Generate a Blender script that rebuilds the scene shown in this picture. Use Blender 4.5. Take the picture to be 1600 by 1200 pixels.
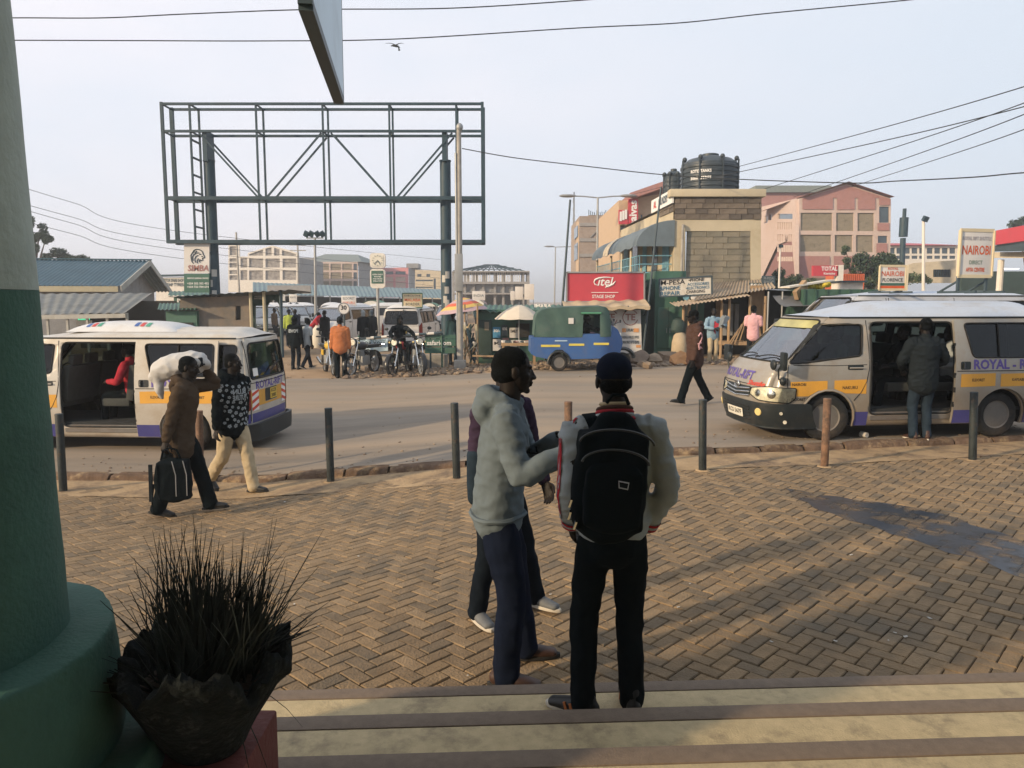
import bpy, bmesh, math, random
from mathutils import Vector, Matrix, Euler, noise
from mathutils.geometry import tessellate_polygon
import numpy as np
V = Vector
R = math.radians
rnd = random.Random(7)

for o in list(bpy.data.objects):
    bpy.data.objects.remove(o)
SC = bpy.context.scene
COL = SC.collection

# ------------------------------------------------------------------ camera
HC, FOC = 2.0, 1175.0
PITCH = math.atan(130.0 / FOC)
cam_d = bpy.data.cameras.new('camera')
cam_d.sensor_width = 36.0
cam_d.lens = 36.0 * FOC / 1600.0
cam_d.clip_start = 0.05
cam_d.clip_end = 4000
cam = bpy.data.objects.new('camera', cam_d)
COL.objects.link(cam)
cam.location = (0, 0, HC)
cam.rotation_euler = (R(90) - PITCH, 0, 0)
SC.camera = cam

# ------------------------------------------------------------------ world
SUN_AZ = (0.86, 0.51)          # the way the light travels over the ground
SUN_EL = R(19)
world = bpy.data.worlds.new('World')
SC.world = world
world.use_nodes = True
wn, wl = world.node_tree.nodes, world.node_tree.links
wn.clear()
sky = wn.new('ShaderNodeTexSky')
sky.sky_type = 'NISHITA'
sky.sun_disc = False
sky.sun_elevation = SUN_EL
sky.sun_rotation = math.atan2(-SUN_AZ[0], -SUN_AZ[1])
sky.dust_density = 3.0
tc = wn.new('ShaderNodeTexCoord')
nz = wn.new('ShaderNodeTexNoise')
nz.inputs['Scale'].default_value = 2.6
nz.inputs['Detail'].default_value = 7
mp = wn.new('ShaderNodeMapping')
mp.inputs['Scale'].default_value = (1, 1, 2.6)
wl.new(tc.outputs['Generated'], mp.inputs['Vector'])
wl.new(mp.outputs['Vector'], nz.inputs['Vector'])
cr = wn.new('ShaderNodeValToRGB')
cr.color_ramp.elements[0].position = 0.32
cr.color_ramp.elements[1].position = 0.70
cr.color_ramp.elements[0].color = (0.785, 0.83, 0.925, 1)
cr.color_ramp.elements[1].color = (0.93, 0.905, 0.96, 1)
wl.new(nz.outputs['Fac'], cr.inputs['Fac'])
sep = wn.new('ShaderNodeSeparateXYZ')
wl.new(tc.outputs['Generated'], sep.inputs['Vector'])
mr = wn.new('ShaderNodeMapRange')
mr.inputs['From Min'].default_value = -0.35
mr.inputs['From Max'].default_value = 0.75
wl.new(sep.outputs['X'], mr.inputs['Value'])
mxa = wn.new('ShaderNodeMix'); mxa.data_type = 'RGBA'
wl.new(mr.outputs['Result'], mxa.inputs['Factor'])
wl.new(cr.outputs['Color'], mxa.inputs['A'])
mxa.inputs['B'].default_value = (0.675, 0.755, 0.855, 1)
vm = wn.new('ShaderNodeVectorMath'); vm.operation = 'SCALE'
vm.inputs['Scale'].default_value = 10.0
wl.new(mxa.outputs['Result'], vm.inputs[0])
mxb = wn.new('ShaderNodeMix'); mxb.data_type = 'RGBA'
mxb.inputs['Factor'].default_value = 0.94
wl.new(sky.outputs['Color'], mxb.inputs['A'])
wl.new(vm.outputs['Vector'], mxb.inputs['B'])
bg = wn.new('ShaderNodeBackground')
bg.inputs['Strength'].default_value = 0.1
wl.new(mxb.outputs['Result'], bg.inputs['Color'])
wo = wn.new('ShaderNodeOutputWorld')
wl.new(bg.outputs['Background'], wo.inputs['Surface'])

sun_d = bpy.data.lights.new('sun', 'SUN')
sun_d.energy = 4.6
sun_d.angle = R(2.0)
sun_d.color = (1.0, 0.76, 0.49)
sun = bpy.data.objects.new('sun', sun_d)
COL.objects.link(sun)
sdir = V((SUN_AZ[0] * math.cos(SUN_EL), SUN_AZ[1] * math.cos(SUN_EL), -math.sin(SUN_EL)))
sun.rotation_euler = sdir.to_track_quat('-Z', 'Y').to_euler()
sun.location = (-30, -20, 40)

vs = SC.view_settings
vs.view_transform = 'Standard'
vs.look = 'None'
vs.gamma = 1
vs.exposure = 0.20
vs.use_curve_mapping = False
SC.cycles.use_denoising = True
SC.cycles.max_bounces = 8
SC.cycles.volume_bounces = 0

# ------------------------------------------------------------------ helpers
def sstep(a, b, x):
    t = max(0.0, min(1.0, (x - a) / (b - a)))
    return t * t * (3 - 2 * t)

def clamp(x, a=0.0, b=1.0):
    return max(a, min(b, x))

def gz(x, y):
    """ground height: the yard falls away a little towards the left"""
    return -0.33 * clamp((0.5 - x) / 3.8) * sstep(3.7, 8.0, y) * (1 - 0.6 * sstep(12, 24, y))

def ray(px, py):
    u, v = (px - 800) / FOC, (py - 600) / FOC
    c, s = math.cos(PITCH), math.sin(PITCH)
    return V((u, c - v * s, -(s + v * c)))

def P(px, py, Y):
    d = ray(px, py)
    return V((0, 0, HC)) + d * (Y / d.y)

def G(px, py, z=None):
    d = ray(px, py)
    zz = 0.0 if z is None else z
    for _ in range(12):
        p = V((0, 0, HC)) + d * ((zz - HC) / d.z)
        if z is None:
            zz = gz(p.x, p.y)
    return p

def srgb(h):
    h = h.lstrip('#')
    out = []
    for i in (0, 2, 4):
        c = int(h[i:i + 2], 16) / 255
        out.append(c / 12.92 if c <= 0.04045 else ((c + 0.055) / 1.055) ** 2.4)
    return tuple(out)

MATS = {}
def mat(name, col, rough=0.7, metal=0.0, var=0.14, vscale=4.0, bump=0.0, bscale=60.0, rand=0.0, dirt=None, dscale=1.6,
        dlo=0.5, dhi=0.75, spec=0.4, stretch=None, world_co=False, rvar=0.0, detail=6, emit=0.0, low=None):
    if name in MATS:
        return MATS[name]
    if isinstance(col, str):
        col = srgb(col)
    m = bpy.data.materials.new(name)
    m.use_nodes = True
    n, l = m.node_tree.nodes, m.node_tree.links
    b = n['Principled BSDF']
    b.inputs['Roughness'].default_value = rough
    b.inputs['Metallic'].default_value = metal
    b.inputs['Specular IOR Level'].default_value = spec
    if world_co:
        t = n.new('ShaderNodeNewGeometry'); co = t.outputs['Position']
    else:
        t = n.new('ShaderNodeTexCoord'); co = t.outputs['Object']
    if stretch:
        mpn = n.new('ShaderNodeMapping'); mpn.inputs['Scale'].default_value = stretch
        l.new(co, mpn.inputs['Vector']); co = mpn.outputs['Vector']
    nn = n.new('ShaderNodeTexNoise')
    nn.inputs['Scale'].default_value = vscale
    nn.inputs['Detail'].default_value = detail
    nn.inputs['Roughness'].default_value = 0.62
    l.new(co, nn.inputs['Vector'])
    r = n.new('ShaderNodeValToRGB')
    r.color_ramp.elements[0].position = 0.28
    r.color_ramp.elements[1].position = 0.72
    r.color_ramp.elements[0].color = tuple(c * (1 - var) for c in col) + (1,)
    r.color_ramp.elements[1].color = tuple(min(1, c * (1 + var)) for c in col) + (1,)
    l.new(nn.outputs['Fac'], r.inputs['Fac'])
    out = r.outputs['Color']
    if dirt:
        dc = srgb(dirt) if isinstance(dirt, str) else dirt
        dn = n.new('ShaderNodeTexNoise')
        dn.inputs['Scale'].default_value = dscale
        dn.inputs['Detail'].default_value = 9
        dn.inputs['Roughness'].default_value = 0.7
        l.new(co, dn.inputs['Vector'])
        dm = n.new('ShaderNodeMapRange')
        dm.inputs['From Min'].default_value = dlo
        dm.inputs['From Max'].default_value = dhi
        l.new(dn.outputs['Fac'], dm.inputs['Value'])
        mx = n.new('ShaderNodeMix'); mx.data_type = 'RGBA'
        l.new(dm.outputs['Result'], mx.inputs['Factor'])
        l.new(out, mx.inputs['A'])
        mx.inputs['B'].default_value = tuple(dc) + (1,)
        out = mx.outputs['Result']
    if low:
        sz = n.new('ShaderNodeSeparateXYZ'); l.new(co, sz.inputs[0])
        z1 = n.new('ShaderNodeMapRange'); z1.inputs['From Min'].default_value = low[1]; z1.inputs['From Max'].default_value = low[0]
        l.new(sz.outputs['Z'], z1.inputs['Value'])
        z2 = n.new('ShaderNodeMath'); z2.operation = 'MULTIPLY'; l.new(z1.outputs['Result'], z2.inputs[0]); l.new(nn.outputs['Fac'], z2.inputs[1])
        z3 = n.new('ShaderNodeMix'); z3.data_type = 'RGBA'; l.new(z2.outputs[0], z3.inputs['Factor']); l.new(out, z3.inputs['A']); z3.inputs['B'].default_value = low[2] + (1,)
        out = z3.outputs['Result']
    if rand:
        oi = n.new('ShaderNodeObjectInfo')
        rm = n.new('ShaderNodeMapRange')
        rm.inputs['To Min'].default_value = 1 - rand
        rm.inputs['To Max'].default_value = 1 + rand
        l.new(oi.outputs['Random'], rm.inputs['Value'])
        vmn = n.new('ShaderNodeVectorMath'); vmn.operation = 'SCALE'
        l.new(out, vmn.inputs[0]); l.new(rm.outputs['Result'], vmn.inputs['Scale'])
        out = vmn.outputs['Vector']
    l.new(out, b.inputs['Base Color'])
    if rvar:
        rr = n.new('ShaderNodeMapRange')
        rr.inputs['To Min'].default_value = max(0.02, rough - rvar)
        rr.inputs['To Max'].default_value = min(1, rough + rvar)
        l.new(nn.outputs['Fac'], rr.inputs['Value'])
        l.new(rr.outputs['Result'], b.inputs['Roughness'])
    if bump:
        bn = n.new('ShaderNodeTexNoise')
        bn.inputs['Scale'].default_value = bscale
        bn.inputs['Detail'].default_value = 5
        l.new(co, bn.inputs['Vector'])
        bp = n.new('ShaderNodeBump')
        bp.inputs['Strength'].default_value = bump
        bp.inputs['Distance'].default_value = 0.02
        l.new(bn.outputs['Fac'], bp.inputs['Height'])
        l.new(bp.outputs['Normal'], b.inputs['Normal'])
    if emit:
        b.inputs['Emission Color'].default_value = tuple(col) + (1,)
        b.inputs['Emission Strength'].default_value = emit
    MATS[name] = m
    return m

def glass_mat(name, tint, ior=1.45, rough=0.03):
    if name in MATS:
        return MATS[name]
    m = bpy.data.materials.new(name)
    m.use_nodes = True
    n, l = m.node_tree.nodes, m.node_tree.links
    n.clear()
    tr = n.new('ShaderNodeBsdfTransparent'); tr.inputs['Color'].default_value = tuple(tint) + (1,)
    gl = n.new('ShaderNodeBsdfGlossy'); gl.inputs['Roughness'].default_value = rough
    gl.inputs['Color'].default_value = (0.95, 0.97, 1, 1)
    fr = n.new('ShaderNodeFresnel'); fr.inputs['IOR'].default_value = ior
    mx = n.new('ShaderNodeMixShader')
    l.new(fr.outputs['Fac'], mx.inputs['Fac']); l.new(tr.outputs['BSDF'], mx.inputs[1]); l.new(gl.outputs['BSDF'], mx.inputs[2])
    ou = n.new('ShaderNodeOutputMaterial'); l.new(mx.outputs['Shader'], ou.inputs['Surface'])
    MATS[name] = m
    return m

# ------------------------------------------------------------------ mesh builder
class MB:
    def __init__(s):
        s.v, s.f, s.m = [], [], []
        s.X = None
    def _add(s, vs, fs, m):
        k = len(s.v)
        if s.X is not None:
            vs = [s.X @ V(p) for p in vs]
        s.v.extend(tuple(p) for p in vs)
        for f in fs:
            s.f.append(tuple(i + k for i in f)); s.m.append(m)
    def face(s, pts, m=0):
        s._add(pts, [tuple(range(len(pts)))], m)
    def box(s, c, d, rot=None, m=0):
        c = V(c); hx, hy, hz = d[0] / 2, d[1] / 2, d[2] / 2
        M = rot.to_matrix() if isinstance(rot, Euler) else (Matrix.Rotation(rot, 3, 'Z') if rot is not None and not isinstance(rot, Matrix) else (rot or Matrix.Identity(3)))
        vs = [c + M @ V((x, y, z)) for x in (-hx, hx) for y in (-hy, hy) for z in (-hz, hz)]
        s._add(vs, [(0, 1, 3, 2), (4, 6, 7, 5), (0, 4, 5, 1), (2, 3, 7, 6), (0, 2, 6, 4), (1, 5, 7, 3)], m)
    def bar(s, a, b, w, h=None, m=0, up=None):
        a, b = V(a), V(b); h = h or w
        t = (b - a)
        L = t.length
        if L < 1e-6:
            return
        t.normalize()
        up = V(up) if up is not None else (V((0, 0, 1)) if abs(t.z) < 0.95 else V((0, 1, 0)))
        sx = t.cross(up).normalized(); sz = sx.cross(t)
        vs = []
        for p in (a, b):
            for i, j in ((-1, -1), (1, -1), (1, 1), (-1, 1)):
                vs.append(p + sx * i * w / 2 + sz * j * h / 2)
        s._add(vs, [(0, 1, 2, 3), (7, 6, 5, 4), (0, 4, 5, 1), (1, 5, 6, 2), (2, 6, 7, 3), (3, 7, 4, 0)], m)
    def cyl(s, a, b, r0, r1=None, n=12, m=0, cap=True):
        a, b = V(a), V(b); r1 = r0 if r1 is None else r1
        t = (b - a).normalized()
        up = V((0, 0, 1)) if abs(t.z) < 0.95 else V((1, 0, 0))
        x = t.cross(up).normalized(); y = t.cross(x)
        vs = []
        for p, r in ((a, r0), (b, r1)):
            for i in range(n):
                an = 2 * math.pi * i / n
                vs.append(p + x * math.cos(an) * r + y * math.sin(an) * r)
        fs = [(i, (i + 1) % n, n + (i + 1) % n, n + i) for i in range(n)]
        if cap:
            fs += [tuple(range(n - 1, -1, -1)), tuple(range(n, 2 * n))]
        s._add(vs, fs, m)
    def tube(s, pts, r, n=8, m=0, closed=False, flat=1.0):
        pts = [V(p) for p in pts]; N = len(pts)
        rs = r if isinstance(r, (list, tuple)) else [r] * N
        vs = []; ref = None
        for i, p in enumerate(pts):
            if closed:
                t = pts[(i + 1) % N] - pts[i - 1]
            else:
                t = pts[min(i + 1, N - 1)] - pts[max(i - 1, 0)]
            t.normalize()
            if ref is None:
                up = V((0, 0, 1)) if abs(t.z) < 0.9 else V((1, 0, 0))
                x = t.cross(up).normalized()
            else:
                x = (ref - t * ref.dot(t)).normalized()
            ref = x; y = t.cross(x)
            for k in range(n):
                an = 2 * math.pi * k / n
                vs.append(p + x * math.cos(an) * rs[i] + y * math.sin(an) * rs[i] * flat)
        fs = []
        for i in range(N if closed else N - 1):
            j = (i + 1) % N
            for k in range(n):
                fs.append((i * n + k, i * n + (k + 1) % n, j * n + (k + 1) % n, j * n + k))
        if not closed:
            fs += [tuple(range(n - 1, -1, -1)), tuple(range((N - 1) * n, N * n))]
        s._add(vs, fs, m)
    def lathe(s, prof, n=24, o=(0, 0, 0), axis='Z', m=0, closed=False):
        o = V(o); vs = []
        for (r, z) in prof:
            for k in range(n):
                an = 2 * math.pi * k / n
                a, b = r * math.cos(an), r * math.sin(an)
                vs.append(o + (V((a, b, z)) if axis == 'Z' else V((a, z, b)) if axis == 'Y' else V((z, a, b))))
        fs = []
        L = len(prof)
        for i in range(L if closed else L - 1):
            j = (i + 1) % L
            for k in range(n):
                fs.append((i * n + k, i * n + (k + 1) % n, j * n + (k + 1) % n, j * n + k))
        if not closed:
            if prof[0][0] > 1e-5: fs.append(tuple(range(n - 1, -1, -1)))
            if prof[-1][0] > 1e-5: fs.append(tuple(range((L - 1) * n, L * n)))
        s._add(vs, fs, m)
    def prism(s, poly, o, u, v, t, m=0):
        """poly in (u,v) coordinates, extruded by t along u x v"""
        o, u, v = V(o), V(u), V(v); n = u.cross(v).normalized() * t
        a = [o + u * p[0] + v * p[1] for p in poly]; N = len(a)
        s._add(a + [q + n for q in a], [tuple(range(N - 1, -1, -1)), tuple(range(N, 2 * N))] +
               [(i, (i + 1) % N, N + (i + 1) % N, N + i) for i in range(N)], m)
    def ell(s, c, r, M=None, nu=16, nv=10, m=0):
        c = V(c); M = M or Matrix.Identity(3)
        r = (r, r, r) if isinstance(r, (int, float)) else r
        vs = [c + M @ V((0, 0, r[2]))]
        for i in range(1, nv):
            th = math.pi * i / nv
            for k in range(nu):
                ph = 2 * math.pi * k / nu
                vs.append(c + M @ V((r[0] * math.sin(th) * math.cos(ph), r[1] * math.sin(th) * math.sin(ph), r[2] * math.cos(th))))
        vs.append(c + M @ V((0, 0, -r[2])))
        fs = [(0, 1 + k, 1 + (k + 1) % nu) for k in range(nu)]
        for i in range(nv - 2):
            for k in range(nu):
                a = 1 + i * nu; b = a + nu
                fs.append((a + k, b + k, b + (k + 1) % nu, a + (k + 1) % nu))
        e = len(vs) - 1; a = 1 + (nv - 2) * nu
        fs += [(a + (k + 1) % nu, a + k, e) for k in range(nu)]
        s._add(vs, fs, m)
    def grid(s, fn, nu, nv, m=0):
        vs = [fn(i / nu, j / nv) for j in range(nv + 1) for i in range(nu + 1)]
        fs = [(j * (nu + 1) + i, j * (nu + 1) + i + 1, (j + 1) * (nu + 1) + i + 1, (j + 1) * (nu + 1) + i) for j in range(nv) for i in range(nu)]
        s._add(vs, fs, m)
    def raw(s, vs, fs, m=0):
        s._add(vs, fs, m)
    def mesh(s, name, mats, smooth=True, angle=35, bevel=0, fixn=True):
        me = bpy.data.meshes.new(name)
        me.from_pydata(s.v, [], s.f)
        for mm in mats:
            me.materials.append(mm)
        if len(mats) > 1:
            me.polygons.foreach_set('material_index', s.m)
        if bevel or fixn:
            bm = bmesh.new(); bm.from_mesh(me)
            if fixn:
                bmesh.ops.recalc_face_normals(bm, faces=bm.faces)
            if bevel:
                es = [e for e in bm.edges if len(e.link_faces) == 2 and e.calc_face_angle(0) > 0.6]
                bmesh.ops.bevel(bm, geom=es, offset=bevel, segments=2, affect='EDGES', profile=0.6, clamp_overlap=True)
            bm.to_mesh(me); bm.free()
        if smooth:
            me.polygons.foreach_set('use_smooth', [True] * len(me.polygons))
            me.set_sharp_from_angle(angle=R(angle))
        me.update()
        return me
    def build(s, name, mats, parent=None, loc=None, **kw):
        if not isinstance(mats, (list, tuple)):
            mats = [mats]
        o = bpy.data.objects.new(name, s.mesh(name, mats, **kw))
        COL.objects.link(o)
        if parent is not None:
            o.parent = parent
        if loc is not None:
            o.location = loc
        return o

def tag(o, label=None, cat=None, group=None, kind=None):
    if label: o['label'] = label
    if cat: o['category'] = cat
    if group: o['group'] = group
    if kind: o['kind'] = kind
    return o

def thing(name, label, cat, loc=(0, 0, 0), rz=0.0, group=None):
    o = bpy.data.objects.new(name, None)
    o.empty_display_size = 0.1
    COL.objects.link(o)
    o.location = loc
    o.rotation_euler = (0, 0, rz)
    return tag(o, label, cat, group)

def inst(name, me, parent=None, loc=(0, 0, 0), rot=(0, 0, 0), scale=None, mats=None):
    o = bpy.data.objects.new(name, me)
    COL.objects.link(o)
    if parent is not None:
        o.parent = parent
    o.location = loc
    if isinstance(rot, Matrix):
        o.rotation_euler = rot.to_euler()
    else:
        o.rotation_euler = rot
    if scale is not None:
        o.scale = scale
    return o

def copy_tree(o, parent=None):
    c = o.copy(); COL.objects.link(c); c.parent = parent
    for ch in list(o.children):
        copy_tree(ch, c)
    return c

def ground_at(px, py):
    return G(px, py)

def rrect(x0, y0, x1, y1, r, n=4):
    out = []
    for cx, cy, a0 in ((x1 - r, y1 - r, 0), (x0 + r, y1 - r, 90), (x0 + r, y0 + r, 180), (x1 - r, y0 + r, 270)):
        for i in range(n + 1):
            a = R(a0 + 90 * i / n)
            out.append((cx + r * math.cos(a), cy + r * math.sin(a)))
    return out

def rpoly(pts, r, n=4):
    out = []
    N = len(pts)
    for i in range(N):
        p, a, b = V(pts[i]).to_2d(), V(pts[i - 1]).to_2d(), V(pts[(i + 1) % N]).to_2d()
        da, db = (a - p), (b - p)
        k = min(r, da.length * 0.45, db.length * 0.45)
        q0, q1 = p + da.normalized() * k, p + db.normalized() * k
        for j in range(n + 1):
            t = j / n
            q = q0 * (1 - t) ** 2 + p * 2 * t * (1 - t) + q1 * t * t
            out.append((q.x, q.y))
    return out

def sheet(outline, holes, mapf, sx=0.1, sy=0.1, thick=0.0, mb=None, m=0):
    """flat polygon with holes, cut into a grid and bent by mapf(x, y) -> point; optional thickness"""
    loops = [[V((p[0], p[1], 0)) for p in outline]] + [[V((p[0], p[1], 0)) for p in h] for h in holes]
    tris = tessellate_polygon(loops)
    flat = [p for l in loops for p in l]
    bm = bmesh.new()
    bv = [bm.verts.new(p) for p in flat]
    for t in tris:
        try:
            bm.faces.new([bv[i] for i in t])
        except ValueError:
            pass
    xs = [p.x for p in flat]; ys = [p.y for p in flat]
    for ax, lo, hi, st in ((0, min(xs), max(xs), sx), (1, min(ys), max(ys), sy)):
        if not st: continue
        k = int((hi - lo) / st)
        for i in range(1, k + 1):
            c = lo + i * (hi - lo) / (k + 1)
            co = V((c, 0, 0)) if ax == 0 else V((0, c, 0))
            no = V((1, 0, 0)) if ax == 0 else V((0, 1, 0))
            bmesh.ops.bisect_plane(bm, geom=bm.verts[:] + bm.edges[:] + bm.faces[:], plane_co=co, plane_no=no, dist=1e-5)
    bmesh.ops.recalc_face_normals(bm, faces=bm.faces)
    for v in bm.verts:
        v.co = mapf(v.co.x, v.co.y)
    bm.normal_update()
    if thick:
        bmesh.ops.solidify(bm, geom=bm.faces[:], thickness=thick)
    bm.verts.index_update()
    mb = mb or MB()
    mb.raw([v.co.copy() for v in bm.verts], [[v.index for v in f.verts] for f in bm.faces], m)
    bm.free()
    return mb

_TXT = {}
def text_geo(body, size=1.0, bold=0.0, align='CENTER', shear=0.0, spacing=1.0):
    key = (body, size, bold, align, shear, spacing)
    if key in _TXT:
        return _TXT[key]
    c = bpy.data.curves.new('t', 'FONT')
    c.body = body; c.size = size; c.align_x = align; c.align_y = 'CENTER'; c.offset = bold; c.shear = shear; c.space_character = spacing
    c.resolution_u = 2
    o = bpy.data.objects.new('t', c)
    TS.collection.objects.link(o)
    with bpy.context.temp_override(scene=TS, view_layer=TS.view_layers[0]):
        dg = bpy.context.evaluated_depsgraph_get()
        dg.update()
    me = bpy.data.meshes.new_from_object(o.evaluated_get(dg))
    vs = [tuple(v.co) for v in me.vertices]; fs = [tuple(p.vertices) for p in me.polygons]
    bpy.data.objects.remove(o); bpy.data.curves.remove(c); bpy.data.meshes.remove(me)
    _TXT[key] = (vs, fs)
    return vs, fs

def lettering(mb, body, o, u, v, size, bold=0.0, m=0, shear=0.0, width=None, align='CENTER', spacing=1.0, mapf=None):
    """flat letters; o centre, u/v unit directions; width squeezes to a given width"""
    vs, fs = text_geo(body, size, bold, align, shear, spacing)
    if not vs: return
    k = 1.0
    if width:
        xs = [p[0] for p in vs]
        k = width / max(1e-6, max(xs) - min(xs))
    if mapf:
        pts = [mapf(p[0] * k, p[1]) for p in vs]
    else:
        o, u, v = V(o), V(u), V(v)
        pts = [o + u * (p[0] * k) + v * p[1] for p in vs]
    mb.raw(pts, fs, m)

TS = bpy.data.scenes.new('workbench')
def remesh(mb, voxel, smooth=3, fac=0.5):
    me = bpy.data.meshes.new('r'); me.from_pydata(mb.v, [], mb.f)
    bm = bmesh.new(); bm.from_mesh(me); bmesh.ops.recalc_face_normals(bm, faces=bm.faces); bm.to_mesh(me); bm.free()
    o = bpy.data.objects.new('r', me)
    TS.collection.objects.link(o)
    md = o.modifiers.new('r', 'REMESH'); md.mode = 'VOXEL'; md.voxel_size = voxel; md.adaptivity = 0
    if smooth:
        sm = o.modifiers.new('s', 'SMOOTH'); sm.factor = fac; sm.iterations = smooth
    with bpy.context.temp_override(scene=TS, view_layer=TS.view_layers[0]):
        dg = bpy.context.evaluated_depsgraph_get()
        dg.update()
    ev = o.evaluated_get(dg).data
    n = len(ev.vertices)
    co = np.empty(n * 3); ev.vertices.foreach_get('co', co)
    no = np.empty(n * 3); ev.vertices.foreach_get('normal', no)
    fs = [tuple(p.vertices) for p in ev.polygons]
    bpy.data.objects.remove(o); bpy.data.meshes.remove(me)
    return co.reshape(-1, 3), no.reshape(-1, 3), fs
# ================================================================== GROUND
KX = [-60, -9, -5, -0.75, 2.2, 4.3, 6.3, 12, 20, 60]
KY = [11.0, 9.75, 9.6, 9.3, 9.6, 9.95, 10.4, 11.6, 13.3, 20]
FX = [-60, -30, -4.5, 0, 6.5, 20, 60]
FY = [20.8, 20.6, 20.4, 20.9, 22.8, 27, 38]
def kerb_y(x): return float(np.interp(x, KX, KY))
def far_y(x): return float(np.interp(x, FX, FY))
_gb = gz
def gz(x, y):
    b = _gb(x, y)
    return b + 0.07 if y > kerb_y(x) else b

m_earth = mat('earth', (0.33, 0.235, 0.15), rough=0.95, var=0.22, vscale=0.9, bump=0.5, bscale=9, dirt=(0.20, 0.15, 0.105), dscale=0.35, world_co=True, spec=0.1)
m_road = mat('dusty_asphalt', (0.225, 0.195, 0.16), rough=0.93, var=0.30, vscale=1.1, bump=0.25, bscale=90, dirt=(0.33, 0.255, 0.18), dscale=0.42, dlo=0.40, dhi=0.66, world_co=True, stretch=(0.16, 1.0, 1.0), spec=0.15)
m_sand = mat('sandy_soil', (0.36, 0.26, 0.155), rough=0.97, var=0.2, vscale=3.0, bump=0.5, bscale=25, dirt=(0.15, 0.112, 0.082), dscale=1.6, dlo=0.46, dhi=0.64, world_co=True, spec=0.1)
m_bed = mat('joint_sand', (0.075, 0.058, 0.042), rough=1.0, var=0.3, vscale=14, world_co=True, spec=0.05)

def axis_vals(lo, hi, fine_lo, fine_hi, step):
    out = [lo]
    x = lo
    while x < hi - 1e-6:
        if fine_lo - 1e-6 <= x < fine_hi:
            st = step
        else:
            d = (fine_lo - x) if x < fine_lo else (x - fine_hi)
            st = max(step, d * 0.35)
            if x < fine_lo and x + st > fine_lo: st = fine_lo - x if fine_lo - x > 1e-6 else step
        x = min(hi, x + st); out.append(x)
    return out

mb = MB()
gx = axis_vals(-1200, 1200, -16, 20, 1.0)
gy = axis_vals(-60, 1400, -2, 30, 0.5)
vs_ = []
for y in gy:
    for x in gx:
        fy = far_y(x)
        z = _gb(x, y) - 0.06 + 0.15 * sstep(fy - 1.2, fy + 0.2, y)
        if y > fy: z += 0.05 * noise.noise(V((x * 0.6, y * 0.6, 0))) * sstep(fy, fy + 1, y)
        vs_.append((x, y, z))
W_ = len(gx)
mb.raw(vs_, [(j * W_ + i, j * W_ + i + 1, (j + 1) * W_ + i + 1, (j + 1) * W_ + i) for j in range(len(gy) - 1) for i in range(W_ - 1)])
tag(mb.build('ground', m_earth, fixn=False), kind='structure')

mb = MB()
xs_ = [-60 + 120 * i / 240 for i in range(241)]
NR = 40
for x in xs_:
    k0, f0 = kerb_y(x) + 0.10, far_y(x) + 0.25 * noise.noise(V((x * 0.8, 3, 1)))
    for j in range(NR + 1):
        t = j / NR
        y = k0 + (f0 - k0) * t
        mb.v.append((x, y, _gb(x, y) + 0.07 + 0.012 * noise.noise(V((x * 0.5, y * 0.9, 0)))))
for i in range(240):
    for j in range(NR):
        a = i * (NR + 1) + j
        mb.f.append((a, a + NR + 1, a + NR + 2, a + 1)); mb.m.append(0)
tag(mb.build('road', m_road, fixn=False), kind='structure')

# kerb of worn stones between paving and road
m_kerb = mat('kerb_stone', (0.125, 0.085, 0.06), rough=0.95, var=0.3, vscale=7, bump=0.8, bscale=22, rand=0.2, dirt=(0.34, 0.25, 0.15), dscale=5, dlo=0.5, dhi=0.7, spec=0.1)
kerb = tag(thing('kerb', None, None), kind='structure')
x = -13.0
while x < 17:
    L = rnd.uniform(0.55, 1.05)
    x1 = x + L
    mb = MB()
    A, B = V((x + 0.015, kerb_y(x), 0)), V((x1 - 0.015, kerb_y(x1), 0))
    n = 7
    hgt = 0.085 + rnd.uniform(-0.02, 0.012); wd = 0.17 + rnd.uniform(-0.03, 0.03)
    off = rnd.uniform(-0.02, 0.02)
    rows = []
    for i in range(n + 1):
        p = A.lerp(B, i / n)
        zb = _gb(p.x, p.y)
        e = [0.02 * noise.noise(V((p.x * 5, k * 3.1, 4))) for k in range(4)]
        edge = 0.03 if i in (0, n) else 0
        rows.append([(p.x, p.y + off - 0.02 + e[0], zb - 0.05), (p.x, p.y + off + e[1], zb + hgt - 0.03 - edge * .5 + e[2] * .6),
                     (p.x, p.y + off + 0.04 + e[3], zb + hgt - edge * .5 + e[1] * .4), (p.x, p.y + wd + off, zb + hgt - edge * .4 + e[0] * .4), (p.x, p.y + wd + off + .01, zb - 0.05)])
    vv = [q for r_ in rows for q in r_]
    ff = [(i * 5 + j, (i + 1) * 5 + j, (i + 1) * 5 + j + 1, i * 5 + j + 1) for i in range(n) for j in range(4)]
    ff += [(0, 1, 2, 3, 4), tuple(n * 5 + k for k in (4, 3, 2, 1, 0))]
    mb.raw(vv, ff)
    mb.build('kerb_stone', m_kerb, kerb, angle=50)
    x = x1

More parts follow.
